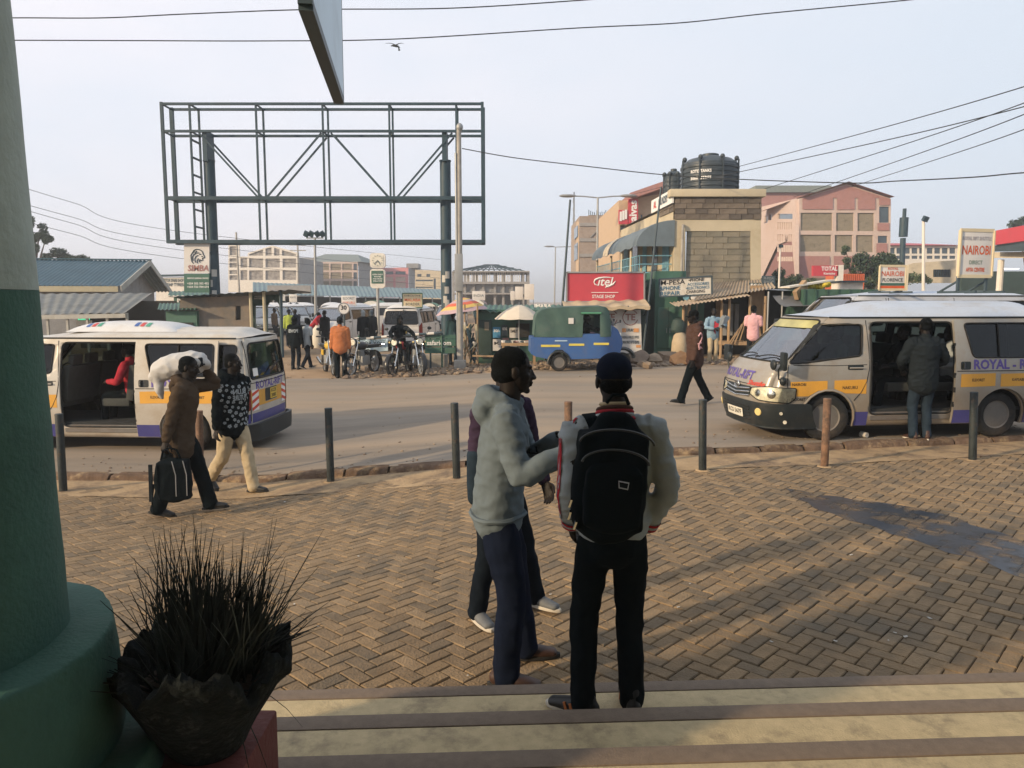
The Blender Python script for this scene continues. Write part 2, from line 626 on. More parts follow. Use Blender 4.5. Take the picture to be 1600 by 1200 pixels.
# strip of sandy soil between bricks and kerb, and the bed the bricks lie in
def strip(name, ya, yb, m, dz, x0, x1, nx, ny, amp=0.0):
    mb = MB()
    for i in range(nx + 1):
        x = x0 + (x1 - x0) * i / nx
        for j in range(ny + 1):
            y = ya(x) + (yb(x) - ya(x)) * j / ny
            mb.v.append((x, y, _gb(x, y) + dz + amp * noise.noise(V((x * 2, y * 2, 0)))))
    for i in range(nx):
        for j in range(ny):
            a = i * (ny + 1) + j
            mb.f.append((a, a + ny + 1, a + ny + 2, a + 1)); mb.m.append(0)
    return tag(mb.build(name, m, fixn=False), kind='structure')
EDGE = lambda x: 3.55 + 0.048 * (x - 0.945)
BRK = lambda x: kerb_y(x) - 0.36 + 0.14 * noise.noise(V((x * 0.9, 0, 7)))
strip('dirt_verge', lambda x: kerb_y(x) - 0.8, lambda x: kerb_y(x) + 0.1, m_sand, 0.004, -14, 18, 160, 8, 0.012)
strip('paving_bed', lambda x: 2.6, lambda x: kerb_y(x) - 0.3, m_bed, -0.016, -14, 18, 64, 14)

# herringbone paving
tones = [(0.245, 0.174, 0.102), (0.21, 0.152, 0.093), (0.272, 0.196, 0.118), (0.172, 0.132, 0.088)]
m_brk = [mat('paving_brick_%d' % i, c, rough=0.9, var=0.2, vscale=9, bump=0.5, bscale=70, dirt=(0.12, 0.105, 0.082), dscale=0.7, dlo=0.5, dhi=0.70, world_co=True, spec=0.2) for i, c in enumerate(tones)]
BL, BW = 0.185, 0.0895
def brick_geo():
    hx, hy = BL / 2, BW / 2
    vs, c = [], 0.005
    for (ix, iy, z) in ((0, 0, -0.03), (0, 0, -0.006), (c, c, 0.0)):
        vs += [(-hx + ix, -hy + iy, z), (hx - ix, -hy + iy, z), (hx - ix, hy - iy, z), (-hx + ix, hy - iy, z)]
    fs = [(8, 9, 10, 11)]
    for r_ in (0, 4):
        fs += [(r_ + i, r_ + (i + 1) % 4, r_ + 4 + (i + 1) % 4, r_ + 4 + i) for i in range(4)]
    return vs, fs
bvs, bfs = brick_geo()
bmesh_ = []
for i in range(4):
    q = MB(); q.raw(bvs, bfs); bmesh_.append(q.mesh('brick', [m_brk[i]], smooth=False, fixn=False))
paving = tag(thing('paving', None, None), kind='structure')
cells = []
w_ = 0.0955
ca, sa = math.cos(R(47)), math.sin(R(47))
for i in range(-165, 170):
    for j in range(-165, 170):
        d = (i - j) % 4
        if d == 0: cx, cy, hz = i + 1.0, j + 0.5, 0
        elif d == 3: cx, cy, hz = i + 0.5, j + 1.0, 90
        else: continue
        X, Y = (cx * ca - cy * sa) * w_, (cx * sa + cy * ca) * w_ + 6.0
        if Y < EDGE(X) - 0.05 or Y > BRK(X) or abs(X) > 0.74 * Y + 1.6: continue
        cells.append((X, Y, hz))
cells.sort(key=lambda c: c[0] ** 2 + c[1] ** 2 + (0 if abs(c[0]) < 0.70 * c[1] else 100))
rest = MB()
for k, (X, Y, hz) in enumerate(cells):
    e = 0.05
    gxs = (_gb(X + e, Y) - _gb(X - e, Y)) / (2 * e); gys = (_gb(X, Y + e) - _gb(X, Y - e)) / (2 * e)
    wob = 0.006 * noise.noise(V((X * 1.1, Y * 1.1, 2)))
    M = Matrix.Translation((X, Y, _gb(X, Y) + wob + rnd.uniform(-0.0022, 0.0022))) @ Euler((math.atan(gys) + rnd.gauss(0, 0.008), -math.atan(gxs) + rnd.gauss(0, 0.008), 0)).to_matrix().to_4x4() @ Matrix.Rotation(R(47 + hz) + rnd.gauss(0, 0.012), 4, 'Z')
    ti = rnd.choice((0, 0, 1, 1, 2, 3))
    if k < 300:
        o = inst('brick', bmesh_[ti], paving)
        o.matrix_basis = M
    else:
        rest.X = M
        rest.raw(bvs, bfs, ti)
tag(rest.build('brick_field', m_brk, paving, smooth=False, fixn=False), kind='stuff')

# wet patch
m_wet = bpy.data.materials.new('water_film'); m_wet.use_nodes = True
b_ = m_wet.node_tree.nodes['Principled BSDF']
b_.inputs['Base Color'].default_value = (0.035, 0.046, 0.064, 1); b_.inputs['Roughness'].default_value = 0.28
b_.inputs['Specular IOR Level'].default_value = 0.9
n_, l_ = m_wet.node_tree.nodes, m_wet.node_tree.links
g_, z_, r_ = n_.new('ShaderNodeNewGeometry'), n_.new('ShaderNodeTexNoise'), n_.new('ShaderNodeMapRange')
z_.inputs['Scale'].default_value = 3.5; z_.inputs['Detail'].default_value = 8
r_.inputs['From Min'].default_value = 0.40; r_.inputs['From Max'].default_value = 0.56; r_.inputs['To Min'].default_value = 0.25; r_.inputs['To Max'].default_value = 0.82
l_.new(g_.outputs['Position'], z_.inputs['Vector']); l_.new(z_.outputs['Fac'], r_.inputs['Value']); l_.new(r_.outputs['Result'], b_.inputs['Alpha'])
pud_t = [(1225, 764), (1275, 772), (1330, 779), (1420, 793), (1500, 812), (1600, 846), (1700, 885)]
pud_b = [(1700, 950), (1600, 903), (1540, 884), (1480, 862), (1420, 842), (1340, 822), (1290, 800), (1250, 778)]
ol = []
pp = pud_t + pud_b
for i in range(len(pp)):
    a, b = G(*pp[i]), G(*pp[(i + 1) % len(pp)])
    for t in range(6):
        q = a.lerp(b, t / 6)
        ol.append((q.x + 0.13 * noise.noise(V((q.x * 3, q.y * 3, 1))), q.y + 0.13 * noise.noise(V((q.x * 3, q.y * 3, 9)))))
tag(sheet(ol, [], lambda x, y: V((x, y, _gb(x, y) + 0.006 * noise.noise(V((x * 1.1, y * 1.1, 2))) + 0.0026)), 0.3, 0.3).build('puddle', m_wet), kind='structure')

# ================================================================== STEPS AND PORTICO
m_cream = mat('cream_terrazzo', (0.47, 0.38, 0.22), rough=0.75, var=0.14, vscale=18, bump=0.25, bscale=120, dirt=(0.19, 0.155, 0.10), dscale=5.5, dlo=0.5, dhi=0.72, world_co=True)
m_nose = mat('brown_nosing', (0.175, 0.135, 0.102), rough=0.8, var=0.15, vscale=25, bump=0.2, bscale=140, dirt=(0.24, 0.185, 0.135), dscale=3, dlo=0.55, dhi=0.8, world_co=True)
lev = [(0.13, 3.55, 3.456), (0.26, 3.086, 2.98), (0.39, 2.597, 2.49)]
SL = 0.048
for i, (z, ye, yj) in enumerate(lev):
    st = tag(thing('step', None, None), kind='structure')
    yb = lev[i + 1][1] - 0.02 if i < 2 else -4.6
    x0, x1 = -7.0, 12.0
    yy = lambda y, x: y + SL * (x - 0.945)
    def slab(y0, y1, z0, z1):
        q = MB()
        a = [(x0, yy(y0, x0)), (x1, yy(y0, x1)), (x1, yy(y1, x1)), (x0, yy(y1, x0))]
        q.prism(a, (0, 0, z0), (1, 0, 0), (0, 1, 0), z1 - z0)
        return q
    slab(yb, yj - 0.003, -0.2, z - 0.0015).build('tread', m_cream, st, bevel=0.004)
    slab(yj + 0.003, ye, -0.2, z).build('nosing', m_nose, st, bevel=0.006)

m_pl_wall = mat('painted_plaster', (0.30, 0.33, 0.27), rough=0.85, var=0.1, bump=0.2, bscale=30, dirt=(0.2, 0.2, 0.16), dlo=0.55)
m_green = mat('green_masonry_paint', (0.052, 0.128, 0.104), rough=0.75, var=0.14, vscale=4, bump=0.3, bscale=60, dirt=(0.036, 0.084, 0.07), dscale=2.2, dlo=0.5, dhi=0.72, spec=0.25)
m_pale = mat('pale_column_paint', (0.37, 0.45, 0.42), rough=0.7, var=0.1, vscale=6, bump=0.25, bscale=40, dirt=(0.23, 0.28, 0.25), dlo=0.5)
por = thing('portico', 'plastered porch of the building the steps lead up to, behind the green column', 'building')
q = MB(); q.box((3.4, -1.0, 4.35), (11.8, 7.6, 0.55)); q.build('roof_slab', m_pl_wall, por, bevel=0.02)
q = MB()
q.prism([(-2.5, -4.3), (9.3, -4.3), (9.3, -4.6), (-2.5, -4.6)], (0, 0, 0.388), (1, 0, 0), (0, 1, 0), 3.68); q.build('back_wall', m_pl_wall, por)
m_dkwood = mat('dark_wood', (0.05, 0.032, 0.02), rough=0.55, var=0.3, stretch=(1, 8, 1))
q = MB()
for sx in (-1, 1):
    q.box((2.0 + sx * 0.46, -4.26, 1.45), (0.86, 0.05, 2.1))
q.build('door', m_dkwood, por, bevel=0.01)
def noisy_lathe(prof, n, o, amp, sc):
    q = MB(); q.lathe(prof, n, o)
    for i, p in enumerate(q.v):
        d = V((p[0] - o[0], p[1] - o[1], 0))
        if d.length > 1e-4:
            d.normalize()
            k = amp * noise.noise(V(p) * sc) + amp * 0.5 * noise.noise(V(p) * sc * 3)
            q.v[i] = (p[0] + d.x * k, p[1] + d.y * k, p[2] + 0.7 * k)
    return q
def drum(r, z0, z1, n=64):
    pr = [(r, z0)]
    k = max(2, int((z1 - z0) / 0.04))
    for i in range(1, k): pr.append((r * (1 - 0.03 * i / k), z0 + (z1 - 0.03 - z0) * i / k))
    pr += [(r * 0.97, z1 - 0.022), (r * 0.968, z1 - 0.006), (r * 0.955, z1)]
    for i in range(1, 6): pr.append((r * (0.93 - 0.12 * i), z1 + 0.002 * i))
    pr.append((0, z1 + 0.01))
    return pr
def make_column(loc, label):
    t = thing('column', label, 'column', loc)
    noisy_lathe(drum(0.685, 0.0, 0.33), 90, (0, 0, 0), 0.008, 7).build('base_drum', m_green, t, angle=60)
    noisy_lathe(drum(0.565, 0.332, 0.665), 90, (0, 0, 0), 0.009, 7).build('base_drum', m_green, t, angle=60)
    noisy_lathe([(0.428 - 0.022 * i / 20, 0.655 + 0.985 * i / 20) for i in range(21)], 72, (0, 0, 0), 0.003, 4).build('lower_shaft', m_green, t, angle=60)
    noisy_lathe([(0.406 - 0.05 * i / 20, 1.641 + 2.04 * i / 20) for i in range(21)], 72, (0, 0, 0), 0.002, 4).build('upper_shaft', m_pale, t, angle=60)
    return t
make_column((-1.705, 1.965, 0.389), 'round green column with stepped drum base and paler upper shaft beside the planter')
make_column((3.2, 1.9, 0.389), 'second porch column standing on the top step to the right of the viewer')

# planter: red plinth, rough stone pot, grass
m_redp = mat('red_plinth_paint', (0.13, 0.035, 0.03), rough=0.8, var=0.2, bump=0.3, bscale=40, dirt=(0.08, 0.03, 0.025), dlo=0.5)
pl_c = P(318, 1150, 2.28)
t = thing('plinth', 'red painted square plinth under the rough stone pot', 'plinth', (pl_c.x - 0.035, 2.2, 0.39))
q = MB(); q.box((0, 0, 0.115), (0.46, 0.44, 0.23)); q.build('block', m_redp, t, bevel=0.012)
m_pot = mat('dark_rough_stone', (0.012, 0.016, 0.017), rough=0.95, var=0.4, vscale=12, bump=1.0, bscale=38, dirt=(0.075, 0.08, 0.08), dscale=16, dlo=0.56, dhi=0.8, spec=0.15)
m_soil = mat('potting_soil', (0.03, 0.022, 0.016), rough=1, var=0.3, bump=1, bscale=50)
pot = thing('stone_pot', 'dark rough stone pot with a ragged rim on the red plinth', 'planter', (pl_c.x + 0.045, 2.2, 0.622))
prof = [(0.10, 0.0), (0.118, 0.02), (0.14, 0.06), (0.162, 0.10), (0.182, 0.135), (0.203, 0.17), (0.222, 0.205), (0.238, 0.235), (0.252, 0.26), (0.262, 0.28), (0.262, 0.295), (0.25, 0.303), (0.235, 0.30), (0.22, 0.28), (0.205, 0.255), (0.19, 0.22)]
q = MB(); N_ = 150
q.lathe(prof, N_, (0, 0, 0))
for i, p in enumerate(q.v):
    an = math.atan2(p[1], p[0]); hh = clamp((p[2] - 0.10) / 0.2); c2_, s2_ = math.cos(an), math.sin(an)
    jag = 0.05 * noise.noise(V((c2_ * 1.7, s2_ * 1.7, 3))) + 0.05 * noise.noise(V((c2_ * 4.5, s2_ * 4.5, 1))) + 0.03 * noise.noise(V((c2_ * 11, s2_ * 11, 1)))
    rid = 1 - 2 * abs(noise.noise(V(p) * 9))
    rr = 1 + 0.05 * noise.noise(V(p) * 7) + (0.10 * rid + 0.08 * noise.noise(V(p) * 26)) * hh * hh + 0.10 * noise.noise(V((c2_ * 2, s2_ * 2, 8))) * hh
    q.v[i] = (p[0] * rr, p[1] * rr, p[2] + jag * hh * hh * 1.2 + 0.03 * noise.noise(V(p) * 30) * hh * hh)
q.build('pot', m_pot, pot, angle=70)
q = MB(); q.ell((0, 0, 0.215), (0.19, 0.19, 0.035)); q.build('soil', m_soil, pot)
m_grass = mat('dry_dark_grass', (0.011, 0.018, 0.016), rough=0.8, var=0.5, vscale=20)
tuft = thing('grass_tuft', 'dense tuft of stiff dark grass growing in the stone pot', 'plant', (pl_c.x + 0.045, 2.2, 0.83))
q = MB()
gr = random.Random(3)
def blade(b, tip, bend, w):
    pts = []
    for i in range(6):
        s_ = i / 5
        pts.append(b.lerp(tip, s_) + bend * (s_ * s_ - s_))
    q.tube(pts, [w * (1 - 0.85 * (i / 5) ** 1.5) for i in range(6)], n=3)
for k in range(64):
    an0 = gr.uniform(0, 2 * math.pi); r0 = 0.13 * math.sqrt(gr.random()); t0 = gr.gauss(0.24, 0.24) * (0.4 + r0 / 0.13); h0 = gr.uniform(0.20, 0.52); an1 = an0 + gr.gauss(0, 0.7)
    for j in range(gr.randint(7, 20)):
        b = V((r0 * math.cos(an0) + gr.gauss(0, 0.018), r0 * math.sin(an0) + gr.gauss(0, 0.018), 0))
        hgt = h0 * gr.uniform(0.6, 1.1); tl_ = t0 + gr.gauss(0, 0.14); a_ = an1 + gr.gauss(0, 0.35)
        d = V((math.cos(a_), math.sin(a_), 0)) * tl_ * hgt + V((0.02 * gr.random(), 0, 0))
        blade(b, b + d + V((0, 0, hgt * (1 - 0.3 * abs(tl_)))), V((gr.gauss(0, 0.03), gr.gauss(0, 0.03), 0)) + d * gr.uniform(-.1, .6), gr.uniform(0.0026, 0.0056))
for (dx, dz, bx) in ((-0.33, 0.05, 0.1), (0.34, -0.06, 0.25), (0.30, 0.22, 0.1), (-0.28, 0.18, 0.0), (0.26, -0.30, 0.35), (0.20, -0.34, 0.3)):
    blade(V((0.1 * (1 if dx > 0 else -1), -0.08, 0)), V((dx, -0.14, dz)), V((0, 0, -0.45 * bx - 0.12)), 0.0026)
q.build('foliage', m_grass, tuft, smooth=True, fixn=False)

# blade sign hung over the forecourt
m_bl = mat('pale_blue_sign_face', (0.42, 0.56, 0.66), rough=0.4, var=0.06, vscale=2, dirt=(0.3, 0.42, 0.5), dlo=0.5)
m_blk = mat('dark_sign_edge', (0.045, 0.07, 0.085), rough=0.5, var=0.15)
A_, B_ = P(487, 8, 4.05), P(536, 158, 5.9)
zb_ = (A_.z + B_.z) / 2
t = thing('hanging_sign', 'pale blue projecting sign panel seen edge on high above the forecourt', 'sign', (0, 0, 0))
d_ = (V((B_.x, B_.y, 0)) - V((A_.x, A_.y, 0))).normalized(); nr_ = V((d_.y, -d_.x, 0))
A0 = V((A_.x, A_.y, zb_)); B0 = V((B_.x, B_.y, zb_))
q = MB(); q.bar(A0 - nr_ * 0.03, B0 - nr_ * 0.03, 0.075, 0.05, up=(0, 0, 1))
q.bar(A0 - nr_ * 0.03, A0 - nr_ * 0.03 + V((0, 0, 1.6)), 0.075, 0.05, up=d_)
q.bar(B0 - nr_ * 0.03, B0 - nr_ * 0.03 + V((0, 0, 1.6)), 0.075, 0.03, up=d_)
q.build('frame', m_blk, t)
q = MB(); q.bar((A0 + B0) / 2 + V((0, 0, 0.80)) - d_ * 0.0 , (A0 + B0) / 2 + V((0, 0, 0.801)), 0.06, 1.86, up=d_)
q = MB()
q.prism([(0.03, 0.03), ((B0 - A0).length - 0.02, 0.03), ((B0 - A0).length - 0.02, 1.58), (0.03, 1.58)], A0 - nr_ * 0.055, d_, (0, 0, 1), 0.062)
q.build('face_panel', m_bl, t)
q = MB()
for zz in (0.9, 1.4):
    q.cyl(A0 + V((0, 0, zz)), V((A0.x + 0.25, 2.6, 4.3 + zz * 0.2)), 0.03, n=8)
q.build('bracket', m_blk, t)

# ================================================================== BOLLARDS
m_rust = [mat('rusty_bollard', (0.20, 0.115, 0.07), rough=0.8, var=0.4, vscale=9, bump=0.4, bscale=50, dirt=(0.06, 0.05, 0.045), dscale=6, dlo=0.45, dhi=0.65),
          mat('dark_bollard', (0.022, 0.03, 0.032), rough=0.6, var=0.4, vscale=9, bump=0.3, bscale=50, dirt=(0.16, 0.085, 0.045), dscale=5, dlo=0.55, dhi=0.75)]
boll = [((92, 648), (99, 768), 1, 'dark steel bollard at the far left beside the green column'),
        ((311, 643), (313, 757), 0, 'rusty bollard half hidden between the two men walking with the bag'),
        ((513, 639), (517, 753), 1, 'dark rust spotted bollard standing right of the parked left van'),
        ((710, 631), (714, 748), 1, 'dark bollard just left of the man in the grey hoodie'),
        ((888, 629), (888, 741), 0, 'rusty bollard seen between the hoodie man and the man with the backpack'),
        ((1098, 626), (1098, 735), 1, 'bollard with rust stains standing below the man in the brown hoodie'),
        ((1293, 624), (1288, 729), 0, 'rusty orange bollard in front of the front wheel of the right van'),
        ((1522, 614), (1520, 719), 1, 'dark grey bollard in front of the rear wheel of the right van')]
for (tp, bp_, mi, lb) in boll:
    b = G(*bp_)
    top = P(tp[0], tp[1], b.y)
    o = thing('bollard', lb, 'bollard', b, group='steel pipe bollards along the kerb')
    q = MB(); d = top - b
    q.cyl(V((0, 0, -0.1)) - d * 0.1, d, 0.046, 0.046, n=20)
    pts = [q.v[i] for i in range(len(q.v))]
    q.build('post', m_rust[mi], o, bevel=0.004)
    q = MB(); dn = d.normalized(); q.cyl(d - dn * 0.002, d + dn * 0.012, 0.049, 0.044, n=20); q.build('cap', m_rust[mi], o)
    q = MB()
    for k in range(14):
        an = k / 14 * 6.283
        q.ell((math.cos(an) * 0.055, math.sin(an) * 0.055, 0.0), (0.035, 0.035, 0.012), nu=6, nv=4)
    q.build('soil_collar', m_sand, o)

# small litter
m_paper = mat('litter_paper', (0.42, 0.40, 0.36), rough=0.8)
q = MB(); c = G(1350, 684); q.lathe([(0.035, -0.05), (0.045, 0.05), (0.038, 0.05), (0.03, -0.045)], 14, (0, 0, 0), 'Y')
o = q.build('paper_cup', m_paper, loc=(c.x, c.y, c.z + 0.045)); o.rotation_euler = (0, 0.1, 0.4)
tag(o, 'white paper cup lying on the road beside the right van', 'litter')
lit = MB()
for (px, py) in ((1452, 967), (1415, 996), (1398, 990), (1388, 1002), (1305, 1003), (1078, 913), (1080, 972), (1060, 950), (731, 1057), (625, 803), (445, 785), (560, 870), (460, 945), (497, 980), (860, 930), (1245, 812), (1330, 868), (1205, 1004)):
    c = G(px, py); s_ = rnd.uniform(0.004, 0.011); a = rnd.uniform(0, 3)
    lit.prism([(-s_ * 1.5, -s_), (s_, -s_ * .8), (s_ * 1.4, s_ * .7), (-s_, s_)], (c.x, c.y, c.z + 0.006), (math.cos(a), math.sin(a), 0.1), (-math.sin(a), math.cos(a), 0), 0.002)
tag(lit.build('litter_scraps', m_paper, smooth=False), 'tiny pale paper scraps scattered over the brick paving', 'litter', kind='stuff')
# ------------------------------------------------------------------ shared paints
m_silver = mat('silver_van_paint', (0.33, 0.315, 0.28), rough=0.34, metal=0.25, var=0.05, vscale=2, dirt=(0.27, 0.215, 0.15), dscale=2.2, dlo=0.44, dhi=0.8, spec=0.5, bump=0.06, bscale=6, low=(0.2, 0.95, (0.21, 0.155, 0.10)))
m_whitev = mat('white_van_paint', (0.50, 0.48, 0.43), rough=0.36, var=0.04, vscale=2, dirt=(0.36, 0.29, 0.20), dscale=2.0, dlo=0.45, dhi=0.8, bump=0.06, bscale=6, low=(0.2, 1.0, (0.24, 0.18, 0.12)), spec=0.5)
m_roofp = mat('pale_roof_paint', (0.43, 0.48, 0.55), rough=0.38, metal=0.1, var=0.05, vscale=3, dirt=(0.36, 0.33, 0.29), dscale=2.5, dlo=0.5, dhi=0.85)
m_plainw = mat('plain_white_paint', (0.58, 0.585, 0.58), rough=0.35, var=0.05, dirt=(0.45, 0.4, 0.33), dlo=0.55, dhi=0.85)
m_blkpl = mat('black_plastic', (0.014, 0.02, 0.023), rough=0.5, var=0.25, vscale=6, dirt=(0.07, 0.055, 0.04), dscale=3, dlo=0.55, dhi=0.9)
m_rubber = mat('rubber', (0.012, 0.014, 0.015), rough=0.85, var=0.3, vscale=8, dirt=(0.075, 0.055, 0.04), dscale=4, dlo=0.5, dhi=0.85)
m_chrome = mat('chrome', (0.62, 0.62, 0.60), rough=0.16, metal=1.0, var=0.05)
m_alloy = mat('wheel_steel', (0.16, 0.155, 0.145), rough=0.5, metal=0.15, var=0.2, dirt=(0.12, 0.09, 0.07), dlo=0.45, dhi=0.8)
m_yel = mat('yellow_band', (0.62, 0.32, 0.045), rough=0.45, var=0.06, dirt=(0.4, 0.24, 0.08), dlo=0.55, dhi=0.9)
m_blue = mat('blue_sill_paint', (0.055, 0.055, 0.21), rough=0.4, var=0.1, dirt=(0.13, 0.10, 0.11), dlo=0.5, dhi=0.9)
m_purp = mat('purple_lettering', (0.10, 0.07, 0.29), rough=0.5, var=0.05)
m_redl = mat('red_lettering', (0.55, 0.06, 0.035), rough=0.5, var=0.05)
m_blackl = mat('black_lettering', (0.018, 0.016, 0.014), rough=0.5, var=0.05)
m_whitel = mat('white_lettering', (0.72, 0.72, 0.70), rough=0.5, var=0.05)
m_plate = mat('white_plate', (0.66, 0.64, 0.55), rough=0.4, var=0.05)
m_yplate = mat('yellow_plate', (0.62, 0.42, 0.05), rough=0.4, var=0.05)
m_lamp = mat('lamp_reflector', (0.80, 0.76, 0.64), rough=0.28, metal=0.25, var=0.35, vscale=22)
m_amber = mat('fog_lamp', (0.65, 0.52, 0.22), rough=0.2, var=0.1)
m_tail = mat('tail_lamp_red', (0.20, 0.02, 0.015), rough=0.15, var=0.3, vscale=16)
m_seat = mat('grey_seat_fabric', (0.05, 0.054, 0.05), rough=0.9, var=0.15, vscale=14)
m_dark = mat('dark_lining', (0.022, 0.025, 0.026), rough=0.9, var=0.2)
m_green_tint = mat('green_sun_strip', (0.10, 0.22, 0.15), rough=0.3, var=0.1)
g_dark = glass_mat('tinted_van_glass', (0.10, 0.135, 0.13))
g_clear = glass_mat('windscreen_glass', (0.46, 0.56, 0.54), ior=3.6)
g_rear = glass_mat('rear_window_glass', (0.28, 0.42, 0.36))
g_lens = glass_mat('lamp_lens', (0.9, 0.9, 0.86))

# ================================================================== BUILDINGS
def vplane(A, B):
    A, B = V((A[0], A[1], 0)), V((B[0], B[1], 0))
    d = (B - A).normalized(); n = V((d.y, -d.x, 0))
    def f(px, py, off=0.0):
        r = ray(px, py); o = V((0, 0, HC))
        k = (A + n * off - o).dot(n) / r.dot(n)
        return o + r * k
    f.d, f.n, f.A = d, n, A
    return f
def yplane(Y):
    return vplane((-10, Y), (10, Y))
def facade(parent, f, outline, holes, wall, thick, fill=None, fillname='panel', recess=0.12, name='facade', fills=None):
    """wall slab cut from pixel outlines on the vertical plane f, with every opening filled by a part of its own"""
    mb = MB()
    A, d = f.A, f.d
    loc = lambda p: ((lambda w: ((w - A).dot(d), w.z))(f(p[0], p[1])))
    back = -f.n * thick
    q = sheet([loc(p) for p in outline], [[loc(p) for p in h] for h in holes], lambda s, z: A + d * s + V((0, 0, z)), 0, 0)
    k = len(q.v)
    q2 = sheet([loc(p) for p in outline], [[loc(p) for p in h] for h in holes], lambda s, z: A + d * s + V((0, 0, z)) + back, 0, 0)
    q.raw(q2.v, [tuple(reversed(x)) for x in q2.f])
    for lp in [outline] + holes:
        L = [A + d * a + V((0, 0, b)) for a, b in (loc(p) for p in lp)]
        for i in range(len(L)):
            a, b = L[i], L[(i + 1) % len(L)]
            q.face([a, b, b + back, a + back])
    q.build(name, wall, parent, smooth=False)
    for i, h in enumerate(holes):
        m_ = fills[i] if fills else fill
        if m_ is None: continue
        mb = MB()
        L = [A + d * a + V((0, 0, b)) - f.n * recess for a, b in (loc(p) for p in h)]
        c = sum(L, V()) / len(L)
        L = [c + (p - c) * 1.0 for p in L]
        N = len(L); bk = -f.n * 0.06
        mb.raw(L + [p + bk for p in L], [tuple(range(N)), tuple(range(2 * N - 1, N - 1, -1))] + [(j, (j + 1) % N, N + (j + 1) % N, N + j) for j in range(N)])
        mb.build(fillname if not callable(fillname) else fillname(i), m_, parent, smooth=False)
def R4(x0, y0, x1, y1): return [(x0, y0), (x1, y0), (x1, y1), (x0, y1)]
def backbox(parent, f, px0, px1, py_top, depth, m, name='back_wall', off=0.3, z0=0.0):
    a, b = f(px0, py_top), f(px1, py_top)
    q = MB(); z1 = max(a.z, b.z)
    a = V((a.x, a.y, 0)) - f.n * off; b = V((b.x, b.y, 0)) - f.n * off
    c, d = b - f.n * depth, a - f.n * depth
    q.raw([a + V((0, 0, z0)), b + V((0, 0, z0)), c + V((0, 0, z0)), d + V((0, 0, z0)), a + V((0, 0, z1)), b + V((0, 0, z1)), c + V((0, 0, z1)), d + V((0, 0, z1))],
          [(0, 1, 5, 4), (1, 2, 6, 5), (2, 3, 7, 6), (3, 0, 4, 7), (4, 5, 6, 7)])
    return q.build(name, m, parent, smooth=False)

def stone_mat(name, c, mortar, scale, bw=0.5, rh=0.25, vary=0.3):
    if name in MATS: return MATS[name]
    m = mat(name, c, rough=0.95, var=vary, vscale=scale * 2.0, bump=0.4, bscale=20, world_co=True, spec=0.1, dirt=mortar, dscale=scale * 3, dlo=0.56, dhi=0.64, stretch=(1, 1, 1.6))
    return m
m_wtrim = mat('white_trim_paint', (0.66, 0.63, 0.57), rough=0.8, var=0.08, world_co=True, dirt=(0.45, 0.42, 0.37), dlo=0.55, dhi=0.9)
m_rubst = stone_mat('grey_rubble_stone', (0.27, 0.255, 0.24), (0.13, 0.125, 0.12), 1.4, vary=0.5)
m_pinkp = mat('pink_trim_paint', (0.51, 0.405, 0.355), rough=0.8, var=0.08, world_co=True, dirt=(0.45, 0.33, 0.27), dlo=0.55)
m_rosep = mat('rose_wall_paint', (0.34, 0.18, 0.165), rough=0.85, var=0.1, world_co=True, dirt=(0.34, 0.17, 0.14), dlo=0.5)
m_olivst = stone_mat('olive_block_wall', (0.235, 0.205, 0.155), (0.16, 0.14, 0.105), 0.9, vary=0.15)
m_glassb = mat('dark_window_glass', (0.05, 0.075, 0.095), rough=0.15, var=0.35, vscale=0.8, spec=0.7, world_co=True)
m_greyw = mat('grey_plaster', (0.26, 0.265, 0.27), rough=0.9, var=0.12, world_co=True, dirt=(0.18, 0.17, 0.16), dlo=0.5)
m_creamw = mat('cream_plaster', (0.52, 0.45, 0.33), rough=0.85, var=0.08, world_co=True, dirt=(0.33, 0.28, 0.2), dlo=0.52)
m_greyroof = mat('grey_green_roofing', (0.17, 0.20, 0.19), rough=0.7, var=0.15, world_co=True)
m_tealroof = mat('teal_iron_roofing', (0.10, 0.17, 0.185), rough=0.55, var=0.2, world_co=True, vscale=0.7, dirt=(0.2, 0.22, 0.21), dscale=0.5, dlo=0.55)
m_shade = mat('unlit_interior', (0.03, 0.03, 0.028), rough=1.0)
m_steel = mat('painted_steel_blue', (0.022, 0.05, 0.068), rough=0.55, var=0.2, vscale=3, dirt=(0.045, 0.055, 0.062), dscale=2, dlo=0.58, dhi=0.8)
m_steelg = mat('galvanised_steel', (0.30, 0.31, 0.31), rough=0.5, metal=0.4, var=0.15, vscale=3)
m_conc = mat('weathered_concrete', (0.33, 0.315, 0.285), rough=0.9, var=0.15, vscale=5, bump=0.3, bscale=40, dirt=(0.16, 0.15, 0.135), dscale=2, dlo=0.5, dhi=0.8)

# --- white building with rubble stone panels
f = yplane(110)
t = thing('office_building', 'white gabled building with a grid of grey rubble stone panels', 'building', (0, 0, 0))
cv = lambda x, y: (30 + x / 3.556, 330 + y / 3.556)
def CR(x0, y0, x1, y1): return [cv(x0, y0), cv(x1, y0), cv(x1, y1), cv(x0, y1)]
hol = [CR(1168, 195, 1208, 245), CR(1168, 262, 1216, 281), CR(1168, 286, 1216, 313), CR(1168, 328, 1216, 349), CR(1168, 356, 1216, 382),
       CR(1229, 261, 1267, 313), CR(1229, 328, 1267, 382)]
for x0, x1 in ((1277, 1355), (1368, 1448), (1463, 1539)):
    hol += [CR(x0, 263, x1, 313), CR(x0, 329, x1, 382)]
hol += [[cv(1277, 247), cv(1277, 239), cv(1355, 212), cv(1355, 247)], [cv(1368, 247), cv(1368, 208), cv(1402, 200), cv(1402, 247)],
        [cv(1416, 247), cv(1416, 203), cv(1446, 212), cv(1446, 247)], [cv(1460, 247), cv(1460, 216), cv(1538, 238), cv(1538, 247)]]
